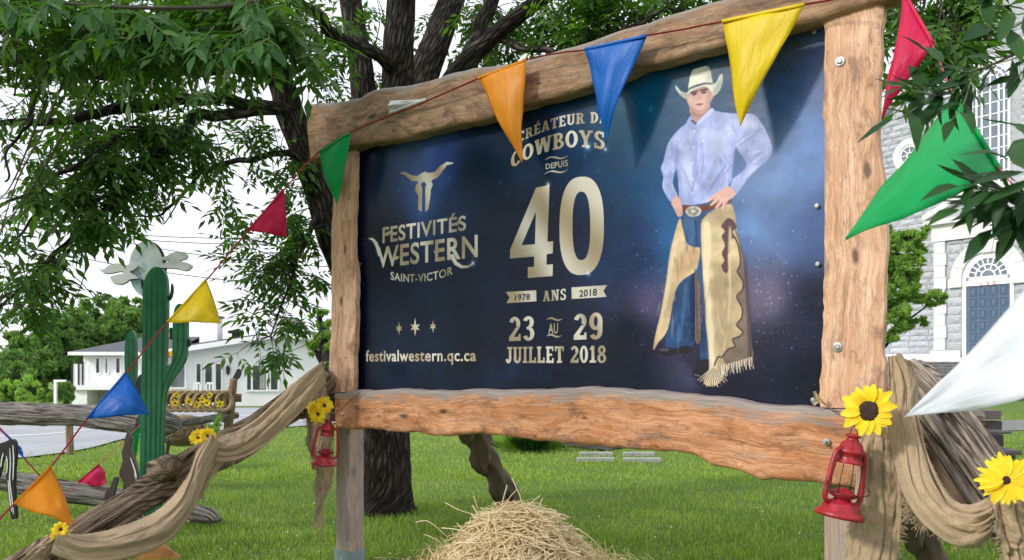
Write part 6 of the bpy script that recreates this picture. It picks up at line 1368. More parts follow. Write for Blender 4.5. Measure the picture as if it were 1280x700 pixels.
# ---- hurricane lanterns
def lantern(label, foot, height, tilt, spin):
    t = thing('lantern', label, 'lantern', foot, 'red hurricane lanterns'); k = height / .36; R = Matrix.Rotation(tilt, 3, 'Y') @ Matrix.Rotation(spin, 3, 'Z'); b = Vector(foot)
    def X(mb): mb.v = [tuple(b + R @ (Vector((p[0] * 1.16, p[1] * 1.16, p[2])) * k)) for p in mb.v]; return mb
    mb = MB(); mb.lathe([(.0, 0), (.083, 0), (.085, .012), (.078, .022), (.066, .03), (.063, .05), (.052, .062), (.03, .07), (.028, .082)], (0, 0, 0), seg=32); X(mb).build('fuel_tank', M['red_paint'], t, smooth=True)
    mb = MB(); mb.lathe([(.034, .080), (.050, .090), (.052, .098), (.034, .104), (.020, .118), (.010, .122)], (0, 0, 0), seg=24); X(mb).build('burner', M['red_paint'], t, smooth=True)
    for s_ in (-1, 1):
        mb = MB(); mb.tube(smoothline([Vector((s_ * .036, 0, .055)), Vector((s_ * .066, 0, .058)), Vector((s_ * .080, 0, .085)), Vector((s_ * .076, 0, .16)), Vector((s_ * .067, 0, .25)), Vector((s_ * .055, 0, .275)), Vector((s_ * .03, 0, .285))], 24), .0095, 12); X(mb).build('side_tube', M['red_paint'], t, smooth=True)
    mb = MB(); mb.lathe([(.044, .222), (.047, .226), (.047, .232), (.041, .238), (.041, .262), (.050, .268), (.050, .276), (.042, .284), (.036, .305), (.022, .318), (.018, .330), (.028, .336), (.028, .342), (.010, .348)], (0, 0, 0), seg=28); X(mb).build('chimney_hood', M['red_paint'], t, smooth=True)
    for q in range(10):
        mb = MB(); th = q * math.pi / 5; mb.lathe([(.004, -.002), (.004, .0015)], Vector((math.cos(th) * .0412, math.sin(th) * .0412, .25)), (math.cos(th), math.sin(th), 0), 8); X(mb).build('vent_hole', M['black'], t)
    mb = MB(); 
    for th in (0.4, 2.0, 3.6, 5.2): mb.tube([Vector((math.cos(th) * .048, math.sin(th) * .048, .092)), Vector((math.cos(th) * .05, math.sin(th) * .05, .16)), Vector((math.cos(th) * .043, math.sin(th) * .043, .226))], .0016, 6)
    X(mb).build('globe_wire', M['metal_dark'], t, smooth=True)
    mb = MB(); mb.tube([Vector((.016, 0, .345)), Vector((.014, 0, .37)), Vector((0, 0, .385)), Vector((-.014, 0, .37)), Vector((-.016, 0, .345))], .0018, 6); X(mb).build('top_ring', M['metal_dark'], t, smooth=True)
    mb = MB(); mb.tube(smoothline([Vector((-.078, 0, .15)), Vector((-.10, -.03, .11)), Vector((-.03, -.07, .10)), Vector((.04, -.06, .105)), Vector((.09, -.03, .12)), Vector((.078, 0, .15))], 24), .0018, 6); X(mb).build('wire_bail', M['metal_dark'], t, smooth=True)
def foot_at(px, py, Y): return P(px, py, Y)
lantern('large red hurricane lantern hanging on the right post below a sunflower', P(1049, 646, 3.22), .352, math.radians(10), .35)
lantern('small looking red hurricane lantern hanging on the left post below yellow flowers', P(405, 581, 5.66), .335, math.radians(6), .25)
# ---- flowers
def flower(label, c, R_, nrm, npet, discr, group='yellow cloth flowers', rows=2, pw=.30, curl=.1, name='sunflower', cat='flower', mesh_=None):
    t = thing(name, label, cat, c, group); c = Vector(c); nrm = Vector(nrm).normalized(); a = nrm.orthogonal().normalized(); b = nrm.cross(a); rnd = random.Random(int(abs(c.x) * 1000))
    for rw in range(rows):
        for k in range(npet):
            th = 2 * math.pi * (k + .5 * rw) / npet + rnd.uniform(-.1, .1); L_ = R_ * rnd.uniform(.88, 1.05) * (1 - .10 * rw); d = a * math.cos(th) + b * math.sin(th); s = nrm.cross(d); cu_ = curl * rnd.uniform(.2, 1.6); w_ = R_ * pw * rnd.uniform(.8, 1.1)
            rows_ = []
            for i in range(6):
                u = i / 5; r_ = lerp(discr * .6, L_, u); ww = w_ * math.sin(math.pi * min(.97, .12 + .80 * u ** .9)) ; h = cu_ * L_ * (math.sin(u * 2.4) * .8) - .0025 * rw + .001 * k % 2
                rows_.append([c + d * r_ + nrm * (h + (.10 * ww if abs(j) == 1 else -.0) ) + s * ww * .5 * j for j in (-1, -.45, 0, .45, 1)])
            mb = MB(); mb.grid(rows_); mb.build('petal', M['petal'], t, smooth=True)
    mb = MB(); mb.lathe([(discr, -.002), (discr, .006), (discr * .8, .012), (discr * .4, .015), (.0005, .013)], c, nrm, 20); mb.build('flower_disc', M['disc'], t, smooth=True)
    return t
def toCam(p, yaw=0, pit=0):
    d = (Vector((0, 0, CZ)) - Vector(p)).normalized(); return (d + Vector((yaw, 0, pit))).normalized()
c = P(1086, 513, 3.12); flower('dark centred sunflower fixed to the right post above the lantern', c, .108, toCam(c, -.25, .2), 10, .043, pw=.40, curl=.16)
c = P(1257, 600, 2.74); flower('yellow daisy with small dark centre pinned on the right burlap swag', c, .092, toCam(c, .05, .15), 17, .016, pw=.30, curl=.05, name='yellow_daisy')
for i, (x, y, r_, yw, pt, lab) in enumerate(((398, 517, .075, -.5, -.1, 'yellow flower bloom lowest above the left lantern'), (405, 507, .07, .4, .3, 'yellow flower bloom facing up above the left lantern'), (393, 510, .06, -.9, .3, 'yellow flower bloom turned left above the left lantern'))):
    c = P(x, y, 5.62 + .02 * i); flower(lab, c, r_, toCam(c, yw, pt), 9, .014, pw=.5, curl=.35, rows=2, name='yellow_flower')
for i, (x, y, Y, lab) in enumerate(((248, 547, 5.22, 'yellow flower cluster left bloom at the pinched burlap'), (259, 545, 5.24, 'yellow flower cluster right bloom at the pinched burlap'), (76, 662, 4.5, 'yellow flower on the lower end of the driftwood brace'), (72, 668, 4.52, 'second drooping yellow flower on the brace lower end'))):
    c = P(x, y, Y); flower(lab, c, .06 if i < 2 else .045, toCam(c, -.3 + .5 * (i % 2), .3), 9, .010, pw=.5, curl=.35, name='yellow_flower')
# ---- straw heap
st_ = thing('straw_heap', 'heap of loose pale straw on the grass below the sign', 'straw', P(645, 735, 5.5)); sc_ = Vector((P(645, 700, 5.5).x, 5.5, 0))
N = 5200; d = RNG.normal(size=(N, 3)); d[:, 2] = np.abs(d[:, 2]); d /= np.linalg.norm(d, axis=1)[:, None]
ang = np.arctan2(d[:, 1], d[:, 0]); lump = 1 + .07 * np.sin(ang * 3 + 1) + .05 * np.sin(ang * 7); rad = (1 - .25 * RNG.uniform(0, 1, N) ** 2)
hx, hy, hz_ = .64, .60, .57
prof_ = np.sqrt(d[:, 0] ** 2 + d[:, 1] ** 2); cone_ = 1 - .28 * np.clip(d[:, 2], 0, 1) ** 1.2 * (1 - np.clip(d[:, 2], 0, 1)) * 4; rad = rad * cone_
C = np.stack([sc_.x + d[:, 0] * hx * lump * rad * (1.0 + .25 * prof_), sc_.y + d[:, 1] * hy * lump * rad * (1 + .2 * prof_), (1 - (1 - d[:, 2]) ** .85) * hz_ * rad * (1 + .05 * np.sin(ang * 5))], 1)
tn = np.cross(d, RNG.normal(size=(N, 3))); tn += d * RNG.normal(0, .22, N)[:, None]; tn[:, 2] *= .65; tn /= np.linalg.norm(tn, axis=1)[:, None]; L_ = RNG.uniform(.05, .19, N)
sidev = np.cross(tn, d); sidev /= np.linalg.norm(sidev, axis=1)[:, None] + 1e-9; bend = d * (RNG.uniform(-.02, .03, N))[:, None]; w_ = RNG.uniform(.0022, .0055, N)[:, None]
def straws(C, tn, L_, sidev, bend, w_, outv):
    P0 = C - tn * L_[:, None]; P1 = C + bend; P2 = C + tn * L_[:, None]; V = []
    for q in (P0, P1, P2): V += [q + sidev * w_, q + outv * w_, q - sidev * w_]
    V = np.stack(V, 1).reshape(-1, 3); n = len(C); b = np.arange(n)[:, None] * 9; Fc = []
    for s0 in (0, 3):
        for (p, q) in ((0, 1), (1, 2)): Fc.append(b + np.array([s0 + p, s0 + q, s0 + 3 + q, s0 + 3 + p]))
    return V, np.concatenate(Fc).astype(np.int32)
V, Fc = straws(C, tn, L_, sidev, bend, w_, d); ncol = np.repeat(RNG.uniform(0, 1, N), 9)
np_mesh('straw', V, Fc, M['straw'], st_, 'stuff', ncol)
mb = MB(); rows = []
for i in range(9):
    f = i / 8; rows.append([Vector((sc_.x + math.cos(2 * math.pi * k / 24) * hx * .78 * math.cos(f * math.pi / 2) * 1.12, sc_.y + math.sin(2 * math.pi * k / 24) * hy * .78 * math.cos(f * math.pi / 2) * 1.1, (1 - (1 - math.sin(f * math.pi / 2)) ** .85) * hz_ * .68)) for k in range(25)])
mb.grid(rows); mb.build('straw_core', simple('packed straw', (.24, .17, .08), .9, .5, 30, bumps=1), st_, smooth=True)
for (a, b, c2) in (((632, 660), (626, 640), (634, 606)), ((560, 672), (536, 652), (520, 653)), ((600, 645), (575, 638), (556, 628)), ((655, 640), (650, 620), (640, 598)), ((600, 650), (596, 632), (592, 620)), ((560, 690), (548, 676), (530, 668)), ((678, 640), (700, 642), (712, 646)), ((608, 680), (580, 664), (552, 660)), ((640, 650), (634, 628), (646, 612)), ((720, 660), (738, 672), (756, 690))):
    mb = MB(); mb.tube(smoothline([P(*a, 5.0), P(*b, 4.98), P(*c2, 5.0)], 8), .0035, 5); mb.build('straw_stalk', M['straw'], st_, smooth=True)
N = 500; aa = RNG.uniform(0, 6.283, N); r0_ = RNG.uniform(.75, 1.25, N); C3 = np.stack([sc_.x + np.cos(aa) * r0_ * .95, sc_.y + np.sin(aa) * r0_ * .9, RNG.uniform(.03, .07, N)], 1); t3 = RNG.normal(size=(N, 3)); t3[:, 2] *= .15; t3 /= np.linalg.norm(t3, axis=1)[:, None]; up3 = np.tile([0., 0, 1], (N, 1)); s3 = np.cross(t3, up3)
V, Fc = straws(C3, t3, RNG.uniform(.03, .12, N), s3, up3 * .005, np.full((N, 1), .0026), up3); np_mesh('loose_straw', V, Fc, M['straw'], st_, 'stuff', np.repeat(RNG.uniform(0, 1, N), 9))
# ---- rail fence, cutouts at left
def rail(label, pts, rad, mat='rail', seed=0, group='weathered fence rails', amp=.13): return log('fence_rail', label, 'fence rail', pts, rad, mat, seed, seg=40, n=80, amp=amp, flat=.8, group=group)
rail('long grey upper fence rail crossing behind the blue pennant', [P(-120, 512, 9.6), P(0, 516, 9.5), P(60, 518, 9.4), P(120, 522, 9.3), P(176, 530, 9.2)], [.13, .13, .12, .13, .11], seed=31)
rail('lower grey fence rail ending in a cut point on the grass', [P(-60, 590, 8.0), P(0, 600, 7.9), P(80, 614, 7.8), P(150, 624, 7.7), P(215, 636, 7.6), P(262, 645, 7.5), P(276, 650, 7.45)], [.10, .10, .105, .10, .10, .075, .015], seed=37)
rail('knotted grey rail end right of the cactus trunk', [P(186, 532, 9.3), P(208, 530, 9.2), P(224, 530, 9.4)], [.14, .14, .06], seed=41)
rail('thin split rail reaching the upright stake right of the cactus', [P(200, 533, 9.6), P(240, 527, 9.9), P(270, 522, 10.2), P(297, 519, 10.5)], [.05, .05, .045, .04], seed=43)
r_ = rail('upper rail wound with burlap rings and yellow flowers', [P(180, 500, 10.2), P(240, 498, 10.2), P(302, 497, 10.4)], [.06, .06, .05], 'stick', seed=47)
for k in range(9):
    x = 206 + k * 9.2; mb = MB(); cc = P(x, 501, 10.2); mb.tube([cc + Vector((math.sin(a) * .10 + a * .008, math.cos(a * .5) * .03 - .05, math.cos(a) * .12)) for a in [i * .42 for i in range(17)]], .026, 8, prof=lambda L, th: 1 + .2 * math.sin(th * 4 + L * 20)); mb.build('burlap_ring', M['burlap'], r_, smooth=True)
for i, (x, y) in enumerate(((219, 504), (236, 502), (246, 506), (253, 500), (259, 504), (275, 505), (262, 494), (220, 494))):
    c = P(x, y, 10.0); flower(['small yellow flower on the wound rail, leftmost and lowest', 'second small yellow flower from the left on the wound rail', 'third small yellow flower, low on the wound rail', 'small yellow flower in the middle of the wound rail', 'small yellow flower right of middle on the wound rail', 'dark centred small sunflower beside the upright stake', 'small yellow bud on top of the wound rail, right', 'small yellow bud on top of the wound rail, left'][i], c, .055 if i < 6 else .04, toCam(c, random.uniform(-.4, .4), .3), 6, .012, pw=.55, curl=.3, rows=1, name='small_flower', group='small flowers along the wound rail')
log('fence_stake', 'upright peeled brown stake holding the wound rail', 'stake', [P(282, 560, 10.6), P(287, 520, 10.4), P(292, 474, 10.3)], [.05, .055, .045], 'stick', 51, amp=.08)
log('fence_stake', 'thin pale stake on the grass edge seen under the upper rail', 'stake', [P(88, 568, 12.6), P(87, 545, 12.6), P(86.5, 528, 12.6)], [.055, .055, .055], 'stick', 53, seg=12, n=20, amp=.05)
log('fence_stake', 'grey stake hidden beside the cactus trunk behind the rail end', 'stake', [P(200, 570, 9.8), P(198, 540, 9.6), P(197, 505, 9.5)], [.06, .06, .05], 'stick', 57, seg=16, n=20, amp=.05)
# hay bundle under the rail end
hb = thing('hay_bundle', 'dry brown hay bundle on the grass under the knotted rail end', 'hay', P(225, 556, 11.5)); N = 2200; c0 = np.array(P(228, 538, 11.4)); d2 = RNG.normal(size=(N, 3)); d2 /= np.linalg.norm(d2, axis=1)[:, None]
C2 = c0 + d2 * np.array([.36, .28, .21]) * (1 - .3 * RNG.uniform(0, 1, N))[:, None]; tn2 = np.cross(d2, RNG.normal(size=(N, 3))); tn2 /= np.linalg.norm(tn2, axis=1)[:, None]; L2 = RNG.uniform(.04, .12, N); s2 = np.cross(tn2, d2); s2 /= np.linalg.norm(s2, axis=1)[:, None]
V, Fc = straws(C2, tn2, L2, s2, d2 * .02, np.full((N, 1), .004), d2); np_mesh('hay', V, Fc, simple('brown hay', (.30, .22, .13), .9, .5, 20), hb, 'stuff')
# leafy weed by the stake
# ---- flat painted cutouts (boards with thickness)
def outline(pts, Y, n=5, smooth=True):
    v = [Vector(p) for p in pts]; q = []
    if smooth:
        m = len(v)
        for i in range(m):
            p0, p1, p2, p3 = v[i - 1], v[i], v[(i + 1) % m], v[(i + 2) % m]
            for k in range(n):
                u = k / n; q.append(0.5 * ((2 * p1) + (p2 - p0) * u + (2 * p0 - 5 * p1 + 4 * p2 - p3) * u * u + (3 * p1 - p0 - 3 * p2 + p3) * u ** 3))
    else: q = v
    return [P(p.x, p.y, Y) for p in q]
def cut_board(name, mat, pts, Y, th, parent, smooth=True, n=5):
    mb = MB(); mb.prism(outline(pts, Y, n, smooth), Vector((0, th, 0))); return mb.build(name, M[mat], parent)
def stroke(name, mat, pts, Y, w_, parent):
    v = smoothline([Vector((p[0], p[1])) for p in pts], len(pts) * 4); L_ = []; R_ = []
    for i, p in enumerate(v):
        t = (v[min(i + 1, len(v) - 1)] - v[max(i - 1, 0)]).normalized(); k = math.sin(math.pi * (i + .5) / len(v)) ** .4; n_ = Vector((-t.y, t.x)) * w_ / 2 * k; L_.append(p + n_); R_.append(p - n_)
    mb = MB(); nn_ = len(L_); mb.add([P(p.x, p.y, Y) for p in L_] + [P(p.x, p.y, Y) for p in R_] + [P(p.x, p.y, Y + .003) for p in L_ + R_], [(i, i + 1, nn_ + i + 1, nn_ + i) for i in range(nn_ - 1)]); return mb.build(name, M[mat], parent)
ct = thing('cactus_cutout', 'tall green painted wooden cactus cutout with moon and clouds on top', 'cutout', P(188, 674, 7.0)); Yc = 7.0
cut_board('trunk_board', 'cactus', [(174.5, 690), (174.5, 620), (175, 560), (175.5, 500), (177.5, 440), (178, 390), (178.5, 360), (182, 346), (189, 336), (197, 333.5), (204, 338), (208.5, 350), (209.5, 380), (208.5, 420), (207.5, 448), (209, 456), (213, 455), (215, 445), (215.5, 410), (217, 390), (221, 381), (227, 380), (232, 386), (234, 400), (233.5, 430), (231, 450), (224, 462), (213, 478), (206, 495), (204.5, 520), (203, 560), (201, 620), (200, 690)], Yc, .045, ct)
cut_board('arm_board', 'cactus', [(176, 505), (165, 506), (158, 492), (156, 470), (155.5, 440), (157, 425), (161, 415), (166, 414), (169.5, 425), (170, 450), (170, 470), (173, 484), (178, 488)], Yc + .03, .04, ct)
for pts in ([(183, 360), (182.5, 420), (182, 500), (181, 600), (181, 670)], [(189, 345), (188.5, 420), (188.5, 500), (187, 600), (187, 670)], [(196, 345), (196, 420), (195.5, 480), (194, 560), (193, 640), (193, 670)], [(203, 352), (204, 400), (203, 440), (202, 480), (200, 540), (198, 640)], [(221, 395), (222, 420), (220, 445), (212, 462), (205, 480), (201, 500)], [(228, 395), (229, 425), (226, 445), (216, 465), (208, 484)], [(161, 425), (161, 450), (163, 480), (168, 495)], [(166, 425), (166, 455), (169, 480)]):
    stroke('painted_line', 'cactus_line', pts, Yc - .004, 1.0, ct)
for pts in ([(206, 372), (212, 369), (214, 354), (216, 361), (214, 372), (210, 376), (206, 376)], [(203, 578), (206, 572), (208, 556), (211, 548), (213, 553), (210, 562), (208, 574), (203, 584)], [(178, 362), (176, 356), (176.5, 349), (181, 356)], [(232, 426), (237, 424), (238, 430), (234, 434)], [(170, 478), (176, 468), (175, 490), (169, 496)], [(216, 412), (212, 410), (212, 424), (216, 422)], [(174, 668), (168, 668), (166, 640), (169, 642), (172, 655)]):
    cut_board('thorn', 'cactus_line', pts, Yc + .012, .03, ct, n=3)
m, nt, bs = new_mat('pale blue cloudy moon paint'); nn2 = noise(nt, coords(nt, 'Object', (1, 1, 1)), 5.5, 5, .55, .8); nt.links.new(ramp(nt, nn2, [(.42, (.38, .58, .66)), (.56, (.70, .80, .82)), (.66, (.80, .84, .85))]), bs.inputs['Base Color']); bs.inputs['Roughness'].default_value = .5; M['moon'] = m
M['cloudpaint'] = simple('pale grey cloud paint', (.80, .82, .84), .5, .1, 5); M['edge_dark'] = simple('dark board edge', (.08, .06, .06), .7)
mo = cut_board('moon_board', 'moon', [(181 + 21.5 * math.cos(a) + 1.5, 336 + 35 * math.sin(a)) for a in [2 * math.pi * i / 16 for i in range(16)]], Yc + .09, .01, ct)
cut_board('moon_backing', 'edge_dark', [(184 + 21.5 * math.cos(a) + 1.5, 336.3 + 35 * math.sin(a)) for a in [2 * math.pi * i / 16 for i in range(16)]], Yc + .102, .03, ct)
cl1 = [(122, 334), (128, 337), (137, 331), (147, 329), (156, 331), (164, 330), (172, 332), (167, 337), (162, 340), (170, 345), (172, 348), (163, 349), (157, 353), (150, 355), (141, 353), (138, 346), (147, 343), (156, 341), (150, 339), (140, 341), (130, 341)]
cl2 = [(200, 322), (208, 320), (214, 316), (225, 315), (234, 318), (232, 323), (224, 326), (232, 328), (240, 332), (233, 338), (222, 336), (210, 335), (200, 334), (203, 330), (212, 326), (204, 325)]
cut_board('cloud_board', 'cloudpaint', cl1, Yc + .06, .022, ct); cut_board('cloud_board', 'cloudpaint', cl2, Yc - .03, .022, ct)
cut_board('cloud_backing', 'edge_dark', [(x + 1.2, y + 1.3) for x, y in cl1], Yc + .083, .006, ct); cut_board('cloud_backing', 'edge_dark', [(x + 1.2, y + 1.2) for x, y in cl2], Yc - .007, .006, ct)
Yw = 6.35
wf = thing('wolf_cutout', 'dark howling wolf cutout standing beside the cactus', 'cutout', P(165, 700, Yw))
wp = [(150, 596), (149, 590), (153, 577), (152, 566), (155, 556), (157, 545), (160, 540), (162, 546), (164, 545), (165, 551), (163, 560), (168, 575), (172, 590), (175, 610), (176, 640), (173, 670), (172, 710), (167, 710), (165, 680), (160, 690), (156, 715), (150, 715), (152, 690), (147, 665), (148, 640), (152, 618), (154, 604), (151, 598)]
cut_board('wolf_board', 'darkbrown', wp, Yw, .03, wf); cut_board('wolf_backing', 'white', [(x + 1.6, y + .6) for x, y in wp], Yw + .031, .012, wf)
for pts in ([(163, 572), (169, 590), (171, 602)], [(168, 592), (172, 606), (171, 616)], [(153, 645), (151, 660), (153, 672)], [(156, 648), (160, 660), (158, 672)], [(158, 672), (162, 690), (161, 702)]): stroke('painted_highlight', 'white', pts, Yw - .004, 1.7, wf)
cf = thing('tail_cutout', 'small dark curved cutout just left of the wolf', 'cutout', P(138, 700, Yw)); tp = [(130, 640), (131, 620), (134, 612), (137, 610), (141, 600), (144, 596), (147, 598), (144, 610), (141, 625), (140, 645), (142, 670), (136, 710), (126, 712), (128, 680)]
cut_board('cutout_board', 'darkbrown', tp, Yw + .06, .03, cf); cut_board('cutout_backing', 'white', [(x + 1.3, y + .4) for x, y in tp], Yw + .091, .01, cf)
for pts in ([(133, 650), (136, 662), (133, 676)], [(140, 655), (139, 668), (142, 680)]): stroke('painted_highlight', 'white', pts, Yw + .056, 1.5, cf)
hf = thing('horse_cutout', 'black horse leg cutout with white painted strokes at the left edge', 'cutout', P(5, 690, 6.0)); hp_ = [(-40, 560), (-10, 556), (4, 553), (14, 549), (19, 553), (20, 566), (18, 590), (18, 620), (20, 646), (14, 648), (12, 630), (9, 612), (7, 590), (8, 572), (3, 575), (0, 590), (-6, 600), (-40, 610)]
cut_board('horse_board', 'black', hp_, 6.0, .03, hf); cut_board('horse_backing', 'white', [(x + 1.5, y + .5) for x, y in hp_], 6.031, .012, hf)
for pts in ([(8, 570), (9, 580), (8, 592)], [(12, 560), (13, 580), (12, 600), (15, 625), (17, 643)], [(16, 556), (17, 575), (16, 600)], [(10, 600), (12, 622), (15, 640)], [(4, 566), (2, 575), (1, 584)]): stroke('painted_highlight', 'white', pts, 5.996, 1.5, hf)
tb = thing('orange_cutout', 'varnished orange wooden cutout low on the grass below the burlap', 'cutout', P(195, 710, 6.2)); M['varnish'] = wood_mat('varnished orange ply', (.55, .26, .09), (.45, .20, .07), (.25, .10, .03), knots=False, rough=.45)
cut_board('cutout_board', 'varnish', [(160, 720), (168, 698), (180, 684), (194, 677), (205, 682), (215, 690), (224, 697), (226, 712), (222, 730), (170, 730)], 6.2, .03, tb)
gt = thing('guitar_cutout', 'black guitar cutout leaning behind the brown stake', 'cutout', P(280, 528, 10.9)); cut_board('guitar_board', 'black', [(284, 489), (287, 480), (294, 466), (297, 461), (301, 463), (300, 470), (295, 477), (291, 488), (288, 497), (289, 505), (291, 514), (288, 524), (280, 528), (273, 522), (272, 511), (275, 503), (275, 496), (278, 489)], 10.9, .04, gt)
wd = thing('leafy_weed', 'leafy green weed growing at the foot of the brown stake', 'plant', G(275, 548)); V, Fc, r = leaf_cloud(160, blob_pts([PB(272, 530, 9.8, 8, 16), PB(265, 535, 9.8, 8, 8)], .9), .035); np_mesh('foliage', V, Fc, M['leaf_maple'], wd, 'stuff', r)
mb = MB(); mb.tube([P(272, 562, 9.8), P(271, 535, 9.8), P(274, 516, 9.8)], .008, 5); mb.build('stem', M['twig_green'], wd)
# ---- picnic bench behind at right
pb = thing('picnic_bench', 'dark brown park bench seen behind the grooved log', 'bench', P(1215, 600, 6.3))
M['bench'] = simple('dark brown bench paint', (.055, .042, .045), .5); M['bench_top'] = simple('purple brown bench slat', (.13, .10, .11), .5)
def bx(x0, y0, x1, y1, Y, d, name, mat):
    a = P(x0, y0, Y); b = P(x1, y1, Y); mb = MB(); mb.box(((a.x + b.x) / 2, Y + d / 2, (a.z + b.z) / 2), abs(b.x - a.x), d, abs(a.z - b.z)); return mb.build(name, M[mat], pb, bev=.006)
bx(1120, 513, 1252, 524, 6.3, .12, 'slat', 'bench_top'); bx(1130, 526, 1253, 541, 6.34, .05, 'slat', 'bench'); bx(1130, 543, 1255, 558, 6.34, .05, 'slat', 'bench'); bx(1150, 539, 1265, 542.5, 6.1, .3, 'arm', 'bench_top')
bx(1130, 563, 1278, 569, 6.0, .5, 'seat', 'bench_top'); bx(1240, 569, 1248, 640, 6.15, .06, 'leg', 'bench'); bx(1232, 556, 1240, 566, 6.36, .05, 'back_post', 'bench'); bx(1150, 569, 1158, 640, 6.15, .06, 'leg', 'bench'); bx(1160, 569, 1270, 574, 6.1, .05, 'rail', 'bench')
# ================================================================== THE ASH TREE
def leaflet_tpl(w=.30, droop=.12, fold=.06):
    """one leaflet of unit length along +y, lying in xy, folded along its midrib: 8 triangles"""
    ys = [0, .22, .5, .78, 1.0]; ws = [0.0, .75, 1.0, .55, 0.0]; V = []; Fc = []
    for y, k in zip(ys, ws): V += [(-w / 2 * k, y, fold * k - droop * y * y), (0, y, -droop * y * y), (w / 2 * k, y, fold * k - droop * y * y)]
    for i in range(4):
        b = i * 3
        for (p, q) in ((0, 1), (1, 2)):
            Fc += [(b + p, b + q, b + 3 + q), (b + p, b + 3 + q, b + 3 + p)]
    return np.array(V), np.array(Fc)
def small_leaflet(w=.34): 
    V = np.array([(0, 0, 0), (-w / 2, .42, .05), (0, 1, -.10), (w / 2, .42, .05), (0, .45, -.02)]); return V, np.array([(0, 4, 1), (1, 4, 2), (0, 3, 4), (4, 3, 2)])
def compound(L=.26, pairs=3, leaf=.11, tpl=small_leaflet):
    V = []; Fc = []; tv, tf = tpl()
    items = []
    for k in range(pairs):
        y = L * (.30 + .55 * k / pairs)
        for s in (-1, 1): items.append((y, s * math.radians(58 - 5 * k), .85 + .1 * k))
    items.append((L * .92, 0, 1.1))
    for (y, a, sc) in items:
        ca, sa = math.cos(a), math.sin(a); v = tv * leaf * sc; x = v[:, 0] * ca + v[:, 1] * sa; yy = -v[:, 0] * sa + v[:, 1] * ca; b = len(V)
        zz = v[:, 2] - .35 * np.hypot(x, 0) * (.6) - .18 * yy * (y / L)
        V += list(zip(x, yy + y, zz - .10 * y * y / L)); Fc += [tuple(t + b) for t in tf]
    b = len(V); w_ = .0022; V += [(-w_, 0, 0), (w_, 0, 0), (w_, L, -.10 * L), (-w_, L, -.10 * L)]; Fc += [(b, b + 1, b + 2), (b, b + 2, b + 3)]
    return np.array(V), np.array(Fc)
CT = [compound(.25, 3, .115), compound(.21, 2, .12), compound(.29, 3, .105)]
def place_compound(pos, dirs, ups, scl):
    """pos, dirs, ups (n,3): returns V,F,rnd"""
    n = len(pos); y = dirs / np.linalg.norm(dirs, axis=1)[:, None]; z = ups - (ups * y).sum(1)[:, None] * y; z /= np.linalg.norm(z, axis=1)[:, None] + 1e-9; x = np.cross(y, z)
    VV = []; FF = []; RR = []; off = 0; which = RNG.integers(0, 3, n)
    for k in range(3):
        idx = np.where(which == k)[0]
        if len(idx) == 0: continue
        tv, tf = CT[k]; s = scl[idx][:, None, None]
        V = pos[idx][:, None, :] + s * (tv[None, :, 0:1] * x[idx][:, None, :] + tv[None, :, 1:2] * y[idx][:, None, :] + tv[None, :, 2:3] * z[idx][:, None, :])
        m = len(tv); VV.append(V.reshape(-1, 3)); FF.append((tf[None] + (np.arange(len(idx)) * m)[:, None, None]).reshape(-1, 3) + off); off += len(idx) * m
        base_r = RNG.uniform(0, 1, len(idx)); RR.append(np.clip(np.repeat(base_r, m) + RNG.normal(0, .08, len(idx) * m), 0, 1))
    return np.concatenate(VV), np.concatenate(FF), np.concatenate(RR)
tree = thing('ash_tree', 'large leafy ash tree with dark furrowed trunk standing behind the sign', 'tree', P(482, 640, 8.3))
